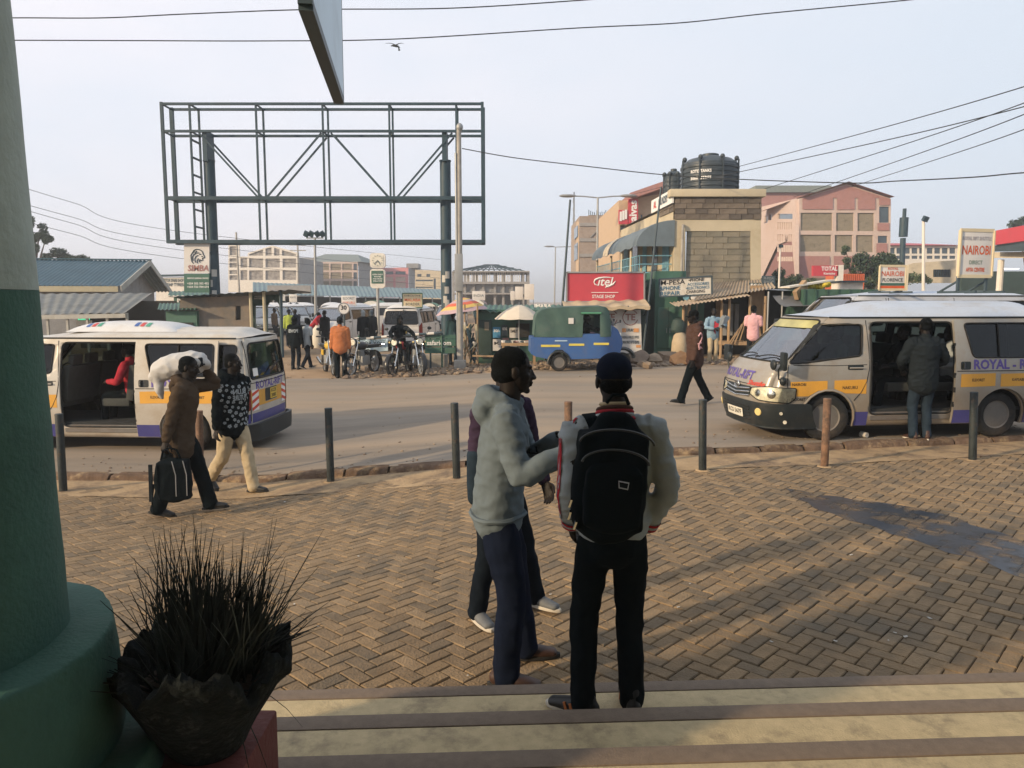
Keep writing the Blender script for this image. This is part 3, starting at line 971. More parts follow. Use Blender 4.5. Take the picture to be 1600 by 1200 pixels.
facade(t, f, [cv(1162, 450), cv(1162, 188), cv(1222, 188), cv(1224, 252), cv(1270, 252), cv(1270, 232), cv(1405, 190), cv(1552, 232), cv(1552, 450)], hol, m_wtrim, 0.35, m_rubst, recess=0.18)
backbox(t, f, 372, 466, 402, 14, m_greyw)
# --- green roofed building
f = yplane(128)
t = thing('office_building', 'pink framed building under a grey green hip roof behind the market', 'building')
c4 = lambda x, y: (430 + x / 4, 360 + y / 4)
def C4(x0, y0, x1, y1): return [c4(x0, y0), c4(x1, y0), c4(x1, y1), c4(x0, y1)]
hol = []
for y0, y1 in ((208, 249), (262, 303), (317, 350)):
    for x0, x1 in ((275, 336), (346, 411), (419, 480)): hol.append(C4(x0, y0, x1, y1))
    hol.append(C4(489, y0, 511, y1))
facade(t, f, [c4(262, 400), c4(262, 196), c4(516, 196), c4(516, 400)], hol, m_pinkp, 0.35, fills=[(m_olivst if i % 4 < 3 else m_glassb) for i in range(12)])
a, b = f(*c4(520, 196)), f(*c4(570, 208))
q = MB(); q.raw([(a.x, a.y, 0), (a.x, a.y, a.z), (b.x, b.y + 12, a.z + 0.4), (b.x, b.y + 12, 0)], [(0, 1, 2, 3)]); q.build('side_wall', m_greyw, t)
A1, A2, A3, A4 = f(*c4(150, 196)), f(*c4(540, 196)), f(*c4(545, 158)), f(*c4(270, 134))
q = MB()
q.raw([A1, A2, A2 + V((2, 14, 0)), A1 + V((0, 14, 0)), f(*c4(262, 134)) + V((0, 6, 0)), f(*c4(470, 138)) + V((0, 6, 0))], [(0, 1, 5, 4), (1, 2, 5), (2, 3, 4, 5), (3, 0, 4), (0, 3, 2, 1)])
q.build('roof', m_greyroof, t, smooth=False)
hol = []
for y0, y1 in ((186, 232), (250, 285), (296, 330)):
    for x0, x1 in ((156, 180), (184, 208), (212, 246)): hol.append(C4(x0, y0, x1, y1))
facade(t, yplane(129.5), [c4(148, 400), c4(148, 170), c4(254, 172), c4(254, 400)], hol, m_greyw, 0.3, m_glassb, fillname='window')
# --- pink building
f = yplane(140)
t = thing('shop_building', 'bright pink low building with small roof box between clock sign and cream building', 'building')
hol = []
for y0, y1 in ((256, 275), (290, 320), (325, 358)):
    for x0, x1 in ((600, 640), (692, 738), (752, 815)): hol.append(C4(x0, y0, x1, y1))
m_pink2 = mat('bright_pink_paint', (0.58, 0.24, 0.25), rough=0.8, var=0.08, world_co=True)
facade(t, f, [c4(566, 420), c4(566, 236), c4(832, 232), c4(832, 420)], hol, m_pink2, 0.3, fills=[(m_glassb if i < 3 else m_pinkp) for i in range(9)], fillname='window')
a = f(*c4(834, 232)); b = f(*c4(880, 245))
q = MB(); q.raw([(a.x, a.y, 0), (a.x, a.y, a.z), (b.x, b.y + 10, a.z), (b.x, b.y + 10, 0)], [(0, 1, 2, 3)]); q.build('side_wall', m_greyw, t)
a, b = f(*c4(760, 232)), f(*c4(868, 203)); q = MB(); q.box(((a.x + b.x) / 2 + 1, a.y + 4, (a.z + b.z) / 2), (abs(b.x - a.x) * .7, 4, b.z - a.z)); q.build('roof_box', m_greyw, t)
# --- cream building
f = yplane(120)
t = thing('shop_building', 'cream storeyed building just left of the right billboard column', 'building')
hol = [C4(888, 272, 914, 290), C4(945, 272, 968, 290), C4(878, 308, 985, 318), C4(878, 352, 985, 360), C4(990, 300, 1004, 400)]
facade(t, f, [c4(874, 430), c4(874, 246), c4(1034, 252), c4(1034, 430)], hol, m_creamw, 0.35, m_glassb, fillname='window')
# --- unfinished building with bare roof trusses
f = yplane(105)
t = thing('unfinished_building', 'unfinished grey concrete building with open floors and bare steel roof trusses', 'building')
m_conc2 = mat('raw_concrete_far', (0.27, 0.265, 0.26), rough=0.9, var=0.15, world_co=True)
Z = lambda y: f(*c4(1300, y)).z
X = lambda x: f(*c4(x, 300)).x
q = MB()
for y, hgt in ((258, 8), (328, 14), (395, 10)):
    q.box(((X(1110) + X(1590)) / 2, 105 + 5, Z(y)), (X(1590) - X(1110), 11, hgt * 105 / 4 / 1175))
q.build('floor_slab', m_conc2, t, smooth=False)
for x in (1112, 1185, 1240, 1300, 1372, 1425, 1480, 1550, 1582):
    for dy in (0.3, 9):
        q = MB(); q.box((X(x), 105 + dy, (Z(258) + 0) / 2), (0.34, 0.34, Z(258))); q.build('column', m_conc2, t)
q = MB(); q.box(((X(1110) + X(1590)) / 2, 105 + 10, (Z(330)) / 2), (X(1590) - X(1110), 0.3, Z(330))); q.build('rear_wall', m_greyw, t)
for x0, x1 in ((1190, 1235), (1245, 1295), (1305, 1365), (1380, 1420), (1432, 1475), (1490, 1545)):
    q = MB(); q.box(((X(x0) + X(x1)) / 2, 105.6, (Z(328) + Z(395)) / 2), (X(x1) - X(x0), 0.2, Z(328) - Z(395) - 0.4)); q.build('infill_wall', m_greyw, t)
    for k in range(3):
        q = MB(); q.bar((X(x0 + 8 + k * 14), 105.2, Z(325)), (X(x0 + 8 + k * 14), 105.2, Z(262)), 0.1); q.build('prop', m_wtrim, t)
ap = V((X(1345), 110, Z(203)))
for k in range(13):
    x = X(1112 + 37 * k)
    q = MB(); q.bar((x, 104.8, Z(254)), (ap.x + (x - ap.x) * 0.22, 110, ap.z - 0.1), 0.12); q.build('rafter', m_steel, t)
for s_ in (0.25, 0.5, 0.75, 1.0):
    q = MB()
    zz = Z(254) + (ap.z - Z(254)) * s_
    q.bar((X(1112) + (ap.x - X(1112)) * s_ * 0.78, 104.8 + 5.2 * s_, zz), (X(1585) + (ap.x - X(1585)) * s_ * 0.78, 104.8 + 5.2 * s_, zz), 0.10); q.build('purlin', m_steel, t)
# --- market hall roof
t = thing('market_shed', 'long low teal roofed market shed running behind the parked white vans', 'building')
q = MB()
e0, e1 = P(395, 460, 62), P(700, 466, 70)
r0, r1 = P(395, 441, 78), P(690, 452, 86)
nseg = 46
def shed(a, b):
    lo, hi = e0.lerp(e1, a), r0.lerp(r1, a)
    p = lo.lerp(hi, b); p.z += 0.03 * math.sin(a * nseg * 6.283)
    return p
q.grid(shed, nseg * 4, 2); q.build('roof_sheet', m_tealroof, t, smooth=False)
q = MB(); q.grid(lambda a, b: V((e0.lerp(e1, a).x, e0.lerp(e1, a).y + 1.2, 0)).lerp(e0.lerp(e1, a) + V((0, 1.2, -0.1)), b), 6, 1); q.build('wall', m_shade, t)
q = MB(); w0 = P(418, 446, 60); w1 = P(486, 459, 60); q.box(((w0.x + w1.x) / 2, 60, (w0.z + w1.z) / 2), (w1.x - w0.x, 0.2, w0.z - w1.z)); q.build('sign_board', m_greyw, t)
for k in range(12):
    p = e0.lerp(e1, k / 11); q = MB(); q.cyl((p.x, p.y + 0.2, 0), (p.x, p.y + 0.2, p.z), 0.07, n=6); q.build('post', m_steelg, t)

# --- blue corrugated roof building on the left
m_bluecor = mat('blue_corrugated_roof', (0.042, 0.105, 0.135), rough=0.5, var=0.18, world_co=True, vscale=1.2, dirt=(0.12, 0.14, 0.14), dscale=1.2, dlo=0.58)
m_fasc = mat('pale_fascia', (0.36, 0.36, 0.33), rough=0.8, var=0.1, world_co=True, dirt=(0.22, 0.21, 0.18), dlo=0.5)
m_awn = mat('grey_awning_sheet', (0.155, 0.165, 0.16), rough=0.75, var=0.2, world_co=True, vscale=1.5, dirt=(0.09, 0.09, 0.08), dlo=0.5)
m_yfas = mat('cream_fascia_board', (0.42, 0.38, 0.26), rough=0.8, var=0.1, world_co=True)
t = thing('bungalow', 'low building with blue corrugated roof and pale gable behind the left van', 'building')
E0 = P(177, 447, 36); E1 = P(260, 456, 46); Rg = P(224, 407, 41)
ax = V((-(E1 - E0).y, (E1 - E0).x, 0)).normalized(); ax = ax if ax.x < 0 else -ax
Ln = 11.0
q = MB()
def cor(a, b, A0, A1):
    p = A0.lerp(A1, b) + ax * (Ln * a - 0.3)
    p.z += 0.035 * math.sin(a * Ln / 0.20 * 6.283 / 1.0)
    return p
q.grid(lambda a, b: cor(a, b, E0 + V((0, 0, 0)), Rg), 55 * 6, 3); q.build('roof_sheet', m_bluecor, t, angle=80)
q = MB(); q.grid(lambda a, b: cor(a, b, Rg, E1), 55 * 6, 3); q.build('roof_sheet', m_bluecor, t, angle=80)
q = MB(); q.bar(Rg + V((0, 0, 0.04)) - ax * 0.4, Rg + V((0, 0, 0.04)) + ax * Ln, 0.3, 0.06); q.build('ridge_cap', m_bluecor, t)
for A0 in (E0, E1):
    q = MB(); q.bar(A0 - ax * 0.33 + V((0, 0, -0.12)), Rg - ax * 0.33 + V((0, 0, -0.12)), 0.06, 0.28, up=(0, 0, 1)); q.build('barge_board', m_fasc, t)
q = MB(); q.bar(E0 + V((0, 0, -0.14)) - ax * 0.2, E0 + V((0, 0, -0.14)) + ax * Ln, 0.05, 0.26, up=(0, 0, 1)); q.build('fascia_board', m_yfas, t)
inn = lambda p: p + ax * 0.5
q = MB()
a0, a1, rr = inn(E0.lerp(E1, 0.08)), inn(E0.lerp(E1, 0.92)), inn(Rg)
q.raw([(a0.x, a0.y, 0), (a1.x, a1.y, 0), (a1.x, a1.y, E1.z + 0.1), (rr.x, rr.y, rr.z - 0.15), (a0.x, a0.y, E0.z + 0.1)], [(0, 1, 2, 3, 4)])
b0 = a0 + ax * Ln
q.raw([(a0.x, a0.y, 0), (b0.x, b0.y, 0), (b0.x, b0.y, E0.z), (a0.x, a0.y, E0.z)], [(0, 1, 2, 3)])
q.build('wall', m_greyw, t, smooth=False)
# lean-to awning in front of it
L0, L1, L2, L3 = P(40, 492, 28.5), P(196, 489, 28.5), P(238, 458, 33.5), P(40, 459, 33.5)
q = MB(); q.grid(lambda a, b: (L0.lerp(L1, a)).lerp(L3.lerp(L2, a), b) + V((0, 0, 0.02 * math.sin(a * 70))), 80, 2); q.build('lean_to_roof', m_awn, t, angle=80)
q = MB(); q.bar(L0 + V((0, 0, -0.10)), L1 + V((0, 0, -0.10)), 0.04, 0.16, up=(0, 0, 1)); q.build('gutter_board', m_fasc, t)
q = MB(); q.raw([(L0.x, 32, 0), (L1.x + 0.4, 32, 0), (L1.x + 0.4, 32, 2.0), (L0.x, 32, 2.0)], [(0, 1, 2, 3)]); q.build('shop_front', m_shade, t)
for k in range(6):
    p = L0.lerp(L1, k / 5); q = MB(); q.bar((p.x, p.y + 0.1, 0), (p.x, p.y + 0.1, p.z), 0.08); q.build('post', m_fasc, t)
sg_ = mat('lit_green_sign', (0.10, 0.75, 0.40), emit=0.9, rough=0.5)
p = P(131, 497, 29.5)
tt = thing('shop_sign', 'small lit green shop sign under the grey lean to roof', 'sign', p)
q = MB(); q.box((0, 0, 0), (0.44, 0.06, 0.15)); q.build('board', sg_, tt, bevel=0.01)
q = MB(); q.box((0, 0, -0.19), (0.62, 0.04, 0.2)); q.build('lower_board', m_whitel, tt)
q = MB(); lettering(q, 'OPEN', (0, -0.033, 0), (1, 0, 0), (0, 0, 1), 0.13, 0.002); q.build('lettering', m_wtrim, tt)
# white notice board and green kiosks further right
f = yplane(60)
t = thing('shop_building', 'pale shop with blue lettered sign behind the gable of the blue roofed building', 'building')
facade(t, f, [(244, 480), (244, 434), (290, 433), (290, 480)], [], m_wtrim, 0.3)
q = MB(); q.bar(f(242, 431), f(292, 430), 0.4, 0.15); q.build('roof_edge', m_steel, t)
q = MB()
for tx, yy in (('MOTOR SPARE SHOP', 438.5), ('CHEAP TYRES', 445)):
    p = f(270, yy, 0.03); lettering(q, tx, p, (1, 0, 0), (0, 0, 1), 0.34, 0.01, width=1.7)
q.build('lettering', m_steel, t)
m_gk = mat('green_kiosk_paint', (0.045, 0.12, 0.09), rough=0.6, var=0.15, world_co=True, vscale=2, dirt=(0.10, 0.12, 0.09), dlo=0.52)
def kiosk(label, px0, px1, py_t, py_f, Y, dep, text=None):
    t = thing('kiosk', label, 'kiosk')
    a, b = P(px0, py_f, Y), P(px1, py_f, Y); c, d = P(px1 - 3, py_t, Y + dep), P(px0 + 3, py_t, Y + dep)
    q = MB(); q.grid(lambda u, v: a.lerp(b, u).lerp(d.lerp(c, u), v) + V((0, 0, 0.02 * math.sin(u * 60))), 50, 2); q.build('roof_sheet', m_gk, t, angle=80)
    q = MB(); q.box(((a.x + b.x) / 2, Y + dep / 2 + 0.3, (a.z - 0.05) / 2), (b.x - a.x - 0.3, dep, a.z - 0.05)); q.build('wall', m_gk, t)
    q = MB(); q.box(((a.x + b.x) / 2, Y + 0.27, a.z * 0.55), ((b.x - a.x) * 0.6, 0.06, a.z * 0.35)); q.build('hatch', m_shade, t)
    if text:
        q = MB(); lettering(q, text, ((a.x + b.x) / 2, Y + 0.24, a.z - 0.22), (1, 0, 0), (0, 0, 1), 0.28, 0.01, width=(b.x - a.x) * 0.7); q.build('lettering', m_whitel, t)
    return t
kiosk('green kiosk with sloping iron roof left of the mottled brown shack', 246, 308, 474, 484, 27, 2.2)
kiosk('green kiosk with faint lettering set back beneath the lion sign', 262, 330, 455, 462, 36, 3, 'M-PESA')
t = thing('shack', 'mottled brown mud walled shack with flat sheet roof behind the left van', 'shack')
m_mud = mat('mottled_mud_wall', (0.20, 0.165, 0.13), rough=0.95, var=0.25, world_co=True, vscale=1.2, dirt=(0.10, 0.11, 0.11), dscale=1.0, dlo=0.45, dhi=0.7)
f = yplane(27.5)
facade(t, f, [(272, 560), (282, 466), (392, 462), (392, 560)], [R4(368, 478, 376, 500)], m_mud, 0.15, m_shade, 'hatch')
a, b = P(262, 464, 26.9), P(452, 453, 26.9)
q = MB(); q.grid(lambda u, v: a.lerp(b, u) + V((0, 3.2 * v, -0.06 * v + 0.02 * math.sin(u * 90))), 80, 1); q.build('roof_sheet', m_steel, t, angle=80)
for px in (413, 439, 392):
    p = P(px, 480, 27.2); q = MB(); q.cyl((p.x, p.y, gz(p.x, p.y)), (p.x, p.y, a.lerp(b, (px - 262) / 190).z), 0.06, n=8); q.build('post', m_yfas if px != 439 else m_steel, t)
f = yplane(30)
t = thing('kiosk', 'green shop front with arched opening and small white sign beyond the shack', 'kiosk')
facade(t, f, [(392, 560), (392, 461), (440, 459), (440, 560)], [[(398, 560), (398, 478), (414, 478), (414, 560)], [(417, 560), (417, 478), (421, 471), (427, 468), (433, 471), (437, 478), (437, 560)]], m_gk, 0.15, None)
q = MB(); c = f(404, 465, 0.03); q.box(c, (0.36, 0.03, 0.13)); q.build('sign_board', m_whitel, t)
q = MB(); lettering(q, 'PHOTO', c + V((0, -0.02, 0)), (1, 0, 0), (0, 0, 1), 0.1, 0.002); q.build('lettering', m_gk, t)

# ------------------------------------------------------------------ right side of the street
m_yelp = mat('yellow_wall_paint', (0.45, 0.395, 0.285), rough=0.85, var=0.1, world_co=True, vscale=1.2, bump=0.15, bscale=20, dirt=(0.33, 0.27, 0.17), dscale=0.8, dlo=0.52, dhi=0.8)
m_blocks = [mat('grey_stone_block_%d' % i, c, rough=0.95, var=0.25, vscale=5, bump=0.5, bscale=26, dirt=(0.15, 0.13, 0.10), dscale=3, dlo=0.52) for i, c in enumerate(((0.20, 0.185, 0.145), (0.175, 0.165, 0.13), (0.22, 0.20, 0.155)))]
m_darkst = [mat('dark_stone_block_%d' % i, c, rough=0.95, var=0.3, vscale=5, bump=0.5, bscale=26) for i, c in enumerate(((0.125, 0.105, 0.085), (0.095, 0.082, 0.07), (0.15, 0.125, 0.10)))]
m_mort = mat('mortar', (0.12, 0.105, 0.085), rough=1.0, world_co=True)
YB = 27.0
fF = yplane(YB)
yb = thing('corner_building', 'yellow and grey stone two storey building with water tanks on its flat roof', 'building')
def blockwork(parent, f, px0, px1, py0, py1, rows, bl, mats_, proud=0.02, seed=1, nm='stone_block'):
    r_ = random.Random(seed)
    a, b = f(px0, py1), f(px1, py1); zt = f(px0, py0).z; zb = a.z
    Lh = (b - a); Lh.z = 0; L = Lh.length; u = Lh.normalized()
    q = MB(); back = -f.n * 0.12
    p0, p1 = V((a.x, a.y, 0)) - f.n * 0.02, V((a.x, a.y, 0)) + u * L - f.n * 0.02
    q.raw([p0 + V((0, 0, zb)), p1 + V((0, 0, zb)), p1 + V((0, 0, zt)), p0 + V((0, 0, zt))], [(0, 1, 2, 3)]); q.build('mortar_bed', m_mort, parent)
    h = (zt - zb) / rows
    cache = {}
    for r in range(rows):
        s = -bl * (0.5 if r % 2 else 0.0) * r_.uniform(0.7, 1.0)
        while s < L:
            w = bl * r_.uniform(0.8, 1.15)
            s0, s1 = max(0, s) + 0.006, min(L, s + w) - 0.006
            s += w
            if s1 - s0 < 0.05: continue
            q = MB(); cc = V((a.x, a.y, 0)) + u * (s0 + s1) / 2 + V((0, 0, zb + h * (r + 0.5))) + f.n * r_.uniform(-0.012, 0.012)
            q.box((0, 0, 0), (s1 - s0, 0.07, h - 0.014))
            for i_, v_ in enumerate(q.v): q.v[i_] = (v_[0] + r_.uniform(-0.006, 0.006), v_[1] + r_.uniform(-0.006, 0.006), v_[2] + r_.uniform(-0.005, 0.005))
            o = q.build(nm, r_.choice(mats_), parent, loc=cc, smooth=False); o.rotation_euler = (0, 0, math.atan2(u.y, u.x))
# main frame of yellow plaster
facade(yb, fF, [(1053, 620), (1053, 343), (1189, 343), (1189, 620)], [R4(1071, 361, 1173, 445)], m_yelp, 0.25)
blockwork(yb, vplane((-10, YB + 0.06), (10, YB + 0.06)), 1071, 1173, 361, 445, 9, 0.62, m_blocks)
blockwork(yb, yplane(YB), 1054, 1189, 309, 343, 4, 0.5, m_darkst, seed=4)
p0, p1 = fF(1046, 296), fF(1195, 308)
q = MB(); q.box(((p0.x + p1.x) / 2, YB + 0.1, (p0.z + p1.z) / 2), (p1.x - p0.x, 0.5, p0.z - p1.z)); q.build('parapet', m_yelp, yb, bevel=0.02)
q = MB(); q.cyl(fF(1067, 352, 0.12), fF(1064, 448, 0.12), 0.05, n=10); q.cyl(fF(1067, 352, 0.12), fF(1067, 352, -0.1), 0.05, n=10); q.build('drain_pipe', m_conc, yb)
# side wall going back along the side street
SW0 = fF(1053, 400); XS = SW0.x
fS = vplane((XS + 0.0, YB), (XS - 0.55, YB + 9.5))
fS.n = -fS.n if fS.n.x > 0 else fS.n
SE = V((XS - 0.55, YB + 9.5, 0))
def along(s, z): return V((XS - 0.55 * s, YB + 9.5 * s, z))
zr, zs1 = fF(1053, 297).z, fF(1053, 343).z
q = MB(); q.raw([along(0.02, 0), along(1, 0), along(1, zs1 + 0.5), along(0.02, zs1 + 0.5)], [(0, 1, 2, 3)]); q.build('side_wall', m_yelp, yb)
blockwork(yb, vplane(along(1, 0)[:2], along(0.0, 0)[:2]), 1031, 1053, 312, 340, 4, 0.5, m_darkst, seed=9)
q = MB(); q.raw([along(1, 3), along(0.0, zr - 0.2) - V((0.02, 0, 0)), along(0, zr - 0.2), along(1, 3)], [(0, 1, 2, 3)])
q = MB(); a, b = along(0.0, zr - 0.20), along(0.32, zr - 0.22); q.bar(a + V((-0.08, 0, 0)), b + V((-0.08, 0, 0)), 0.06, 0.48, up=(0, 0, 1)); so_ = q.build('parapet_sign', m_whitel, yb)
q = MB(); u_ = (a - b).normalized(); lettering(q, 'LAUNDRY', (a + b) / 2 + V((-0.13, 0, 0)) + u_ * 0.3, u_, (0, 0, 1), 0.36, 0.01, width=1.3); q.build('lettering', m_steel, so_)
q = MB(); lettering(q, 'AL', (a + b) / 2 + V((-0.13, 0, 0)) - u_ * 0.9, u_, (0, 0, 1), 0.36, 0.01); q.build('red_lettering', m_redl, so_)
q = MB(); q.raw([along(0, zr - .4) + V((0, 0.2, 0)), V((fF(1189, 300).x, YB + .2, zr - .4)), V((fF(1189, 300).x, YB + 9, zr - .4)), along(1, zr - .4)], [(0, 1, 2, 3)]); q.build('flat_roof', m_conc, yb)
q = MB(); q.raw([V((fF(1189, 300).x, YB + .2, 0)), V((fF(1189, 300).x, YB + 9, 0)), V((fF(1189, 300).x, YB + 9, zr - .4)), V((fF(1189, 300).x, YB + .2, zr - .4))], [(0, 1, 2, 3)]); q.build('right_wall', m_yelp, yb)
# balcony on the side: slab, railing, doors, canopy
zb_ = fF(1053, 441).z
m_bluep = mat('light_blue_paint', (0.15, 0.33, 0.42), rough=0.6, var=0.15, world_co=True, dirt=(0.10, 0.2, 0.25), dlo=0.5)
m_canv = mat('grey_blue_canvas', (0.115, 0.15, 0.175), rough=0.8, var=0.15, world_co=True, vscale=2, bump=0.2, bscale=6)
out = V((-1.15, 0, 0))
q = MB(); q.raw([along(0.03, zb_) , along(1, zb_), along(1, zb_) + out, along(0.03, zb_) + out, along(0.03, zb_ - .18), along(1, zb_ - .18), along(1, zb_ - .18) + out, along(0.03, zb_ - .18) + out],
                [(0, 1, 2, 3), (4, 5, 6, 7), (0, 3, 7, 4), (2, 3, 7, 6)]); q.build('balcony_slab', m_conc, yb)
for zz in (0.35, 0.65, 0.95):
    q = MB(); q.tube([along(0.03, zb_ + zz), along(0.03, zb_ + zz) + out, along(1, zb_ + zz) + out], 0.022, n=6); q.build('rail', m_bluep, yb)
for k in range(34):
    p = along(0.03 + 0.97 * k / 33, zb_) + out; q = MB(); q.cyl(p, p + V((0, 0, 0.95)), 0.014, n=5); q.build('baluster', m_bluep, yb)
for s0, s1, m_ in ((0.06, 0.16, m_bluep), (0.24, 0.33, m_glassb), (0.42, 0.50, m_bluep), (0.6, 0.7, m_glassb), (0.8, 0.9, m_bluep)):
    q = MB(); q.raw([along(s0, zb_) + V((-0.03, 0, 0)), along(s1, zb_) + V((-0.03, 0, 0)), along(s1, zb_ + 2.0) + V((-0.03, 0, 0)), along(s0, zb_ + 2.0) + V((-0.03, 0, 0))], [(0, 1, 2, 3)]); q.build('balcony_door', m_, yb)
for s in (0.18, 0.36, 0.6, 0.97):
    p = along(s, zb_) + out; q = MB(); q.cyl(p, p + V((0, 0, fF(1053, 385).z - zb_)), 0.05, n=8); q.build('balcony_post', m_creamw, yb)
zc0, zc1 = fF(1053, 344).z, fF(1053, 385).z
def canopy(a, b):
    p = along(a * 1.02, 0); th = b * math.pi / 2
    return V((p.x - 1.35 * math.sin(th), p.y - 0.05, zc1 + (zc0 - zc1) * math.cos(th) + 0.03 * math.sin(a * 40) * math.sin(th)))
q = MB(); q.grid(canopy, 30, 8); co = q.build('canopy', m_canv, yb)
def canopy2(a, b):
    p = canopy(0.55 + 0.13 * a, b); return p + V((-0.015, 0, 0.015))
q = MB(); q.grid(canopy2, 5, 8); q.build('pale_strip', m_creamw, co)
pts = [canopy(0, i / 8) for i in range(9)] + [V((XS, YB - 0.05, zc1))]
q = MB(); q.face(pts); q.build('canopy_end', m_canv, yb)
# ground floor below the balcony: pale blue column, blue shutters
for k, s in enumerate((0.02, 0.3, 0.6)):
    p = along(s, 0) + out; q = MB(); q.cyl(p, p + V((0, 0, zb_ - .18)), 0.16, n=14); q.build('porch_column', m_bluep, yb)
# water tanks
m_tank = mat('black_water_tank', (0.035, 0.048, 0.058), rough=0.45, var=0.15, vscale=2, dirt=(0.10, 0.105, 0.11), dscale=1.5, dlo=0.55)
def tank(label, px, py_base, py_top, wpx, Y, zb):
    b, tp = P(px, py_base, Y), P(px, py_top, Y)
    r = wpx / 2 * Y / FOC; z1 = tp.z
    t = thing('water_tank', label, 'water tank', (b.x, Y, zb), group='water tanks on the flat roof')
    H_ = z1 - zb; prof = [(r * 0.96, 0)]
    n = 9
    for i in range(n):
        z = H_ * 0.78 * i / n
        prof += [(r * 0.97, z + 0.02), (r, z + 0.05), (r, z + H_ * 0.78 / n - 0.05), (r * 0.97, z + H_ * 0.78 / n - 0.02)]
    prof += [(r * 0.96, H_ * 0.80), (r * 0.75, H_ * 0.89), (r * 0.35, H_ * 0.95), (r * 0.3, H_ * 0.95)]
    q = MB(); q.lathe(prof, 40); q.build('shell', m_tank, t, angle=25)
    q = MB(); q.lathe([(r * 0.3, H_ * 0.94), (r * 0.3, H_ * 0.99), (r * 0.26, H_), (0, H_)], 24); q.build('lid', m_tank, t)
    for k in range(8):
        a = k * math.pi / 4 + 0.2; q = MB(); q.bar((r * 1.0 * math.cos(a), r * math.sin(a), 0.05), (r * 1.0 * math.cos(a), r * math.sin(a), H_ * 0.86), 0.05, 0.07)
        q.ell((r * 0.93 * math.cos(a), r * 0.93 * math.sin(a), H_ * 0.88), (0.09, 0.09, 0.09), nu=8, nv=6); q.build('rib', m_tank, t)
    return t, r, H_
tz = zr - 0.4
tk, r_, h_ = tank('large black ribbed water tank with white lettering on the yellow building', 1108, 297, 241, 88, YB + 2.2, tz)
q = MB()
for tx, zz in (('ROTO TANKS', 0.62), ('5000 LITRES', 0.50)):
    def mp(a, b, zz=zz):
        an = -math.pi / 2 - 0.55 + a / r_; return V(((r_ + 0.012) * math.cos(an), (r_ + 0.012) * math.sin(an), h_ * zz + b))
    lettering(q, tx, None, None, None, 0.15, 0.004, width=0.78, mapf=mp)
q.build('lettering', m_whitel, tk)
tank('smaller black water tank half hidden behind the large one', 1052, 299, 264, 32, YB + 5.0, tz)
# ------------- shop row at street level
m_red = mat('red_sign_board', (0.47, 0.055, 0.075), rough=0.5, var=0.05, world_co=True, dirt=(0.38, 0.06, 0.07), dlo=0.55)
t = thing('shop_sign', 'wide red phone shop sign board with white speech mark logo above the tan awning', 'sign')
f = yplane(25.3)
facade(t, f, R4(886, 426, 1006, 471), [], m_red, 0.08, name='board')
q = MB()
for a, b in (((885, 425.5), (1007, 425.5)), ((885, 471.5), (1007, 471.5)), ((885.3, 425), (885.3, 472)), ((1006.7, 425), (1006.7, 472))):
    q = MB(); q.bar(f(*a, 0.02), f(*b, 0.02), 0.05, 0.05); q.build('frame', m_steelg, t)
q = MB(); lettering(q, 'itel', f(944.5, 440.5, 0.01), (1, 0, 0), (0, 0, 1), 0.40, 0.006, shear=0.25); q.build('logo_lettering', m_whitel, t)
q = MB()
sw = [(928, 441), (930, 437), (936, 434.5), (944, 433.4), (952, 433.4), (956, 434)]
q.tube([f(x, y, 0.012) for x, y in sw], [0.015, 0.03, 0.03, 0.024, 0.018, 0.008], n=4)
q.tube([f(x, y, 0.012) for x, y in [(928, 441), (930, 444.5), (935, 446)]], [0.015, 0.02, 0.008], n=4)
q.tube([f(x, y, 0.012) for x, y in [(962, 439), (958, 444), (951, 447.5), (946, 449)]], [0.008, 0.03, 0.03, 0.012], n=4)
q.tube([f(x, y, 0.012) for x, y in [(946, 444.5), (950, 444.5), (945.5, 450)]], [0.02, 0.022, 0.008], n=4)
q.build('logo_swoosh', m_whitel, t)
q = MB(); q.bar(f(924, 457, 0.01), f(966, 457, 0.01), 0.03, 0.02); q.build('rule', m_whitel, t)
q = MB(); lettering(q, 'STAGE SHOP', f(943, 463.5, 0.01), (1, 0, 0), (0, 0, 1), 0.155, 0.002, width=0.76); q.build('lettering', m_whitel, t)

shop = thing('phone_shop', 'small dark fronted phone shop under the red sign with a torn tan awning', 'shop')
m_tan = mat('tan_awning_canvas', (0.42, 0.34, 0.23), rough=0.9, var=0.15, world_co=True, vscale=3, bump=0.4, bscale=8)
a, b = P(881, 481, 24.3), P(1016, 478, 24.3)
q = MB(); q.grid(lambda u, v: a.lerp(b, u) + V((0, 1.0 * v, 0.20 * v + 0.025 * math.sin(u * 31 + v * 2))), 40, 4); q.grid(lambda u, v: a.lerp(b, u) + V((0, 0, -0.10 * v + 0.025 * math.sin(u * 31) + 0.02 * noise.noise(V((u * 20, v, 0))) * v)), 40, 2); q.build('awning', m_tan, shop)
m_dkg = mat('dark_green_shopfront', (0.03, 0.055, 0.05), rough=0.7, var=0.2, world_co=True)
w0, w1 = P(884, 480, 25.45), P(1008, 480, 25.45)
q = MB(); q.raw([(w0.x, 25.45, 0), (w1.x, 25.45, 0), (w1.x, 25.45, 2.9), (w0.x, 25.45, 2.9)], [(0, 1, 2, 3)]); q.raw([(w1.x, 25.45, 0), (w1.x, 28.5, 0), (w1.x, 28.5, 2.9), (w1.x, 25.45, 2.9)], [(0, 1, 2, 3)]); q.build('front_wall', m_dkg, shop)
for k in range(5):
    p = a.lerp(b, k / 4); q = MB(); q.bar((p.x, 25.44, p.z - .3), (p.x, p.y + 0.06, p.z), 0.04); q.build('awning_bracket', m_steel, shop)
t = thing('poster_board', 'white printed poster board with round TE emblem beside the blue three wheeler', 'sign')
f = yplane(25.0)
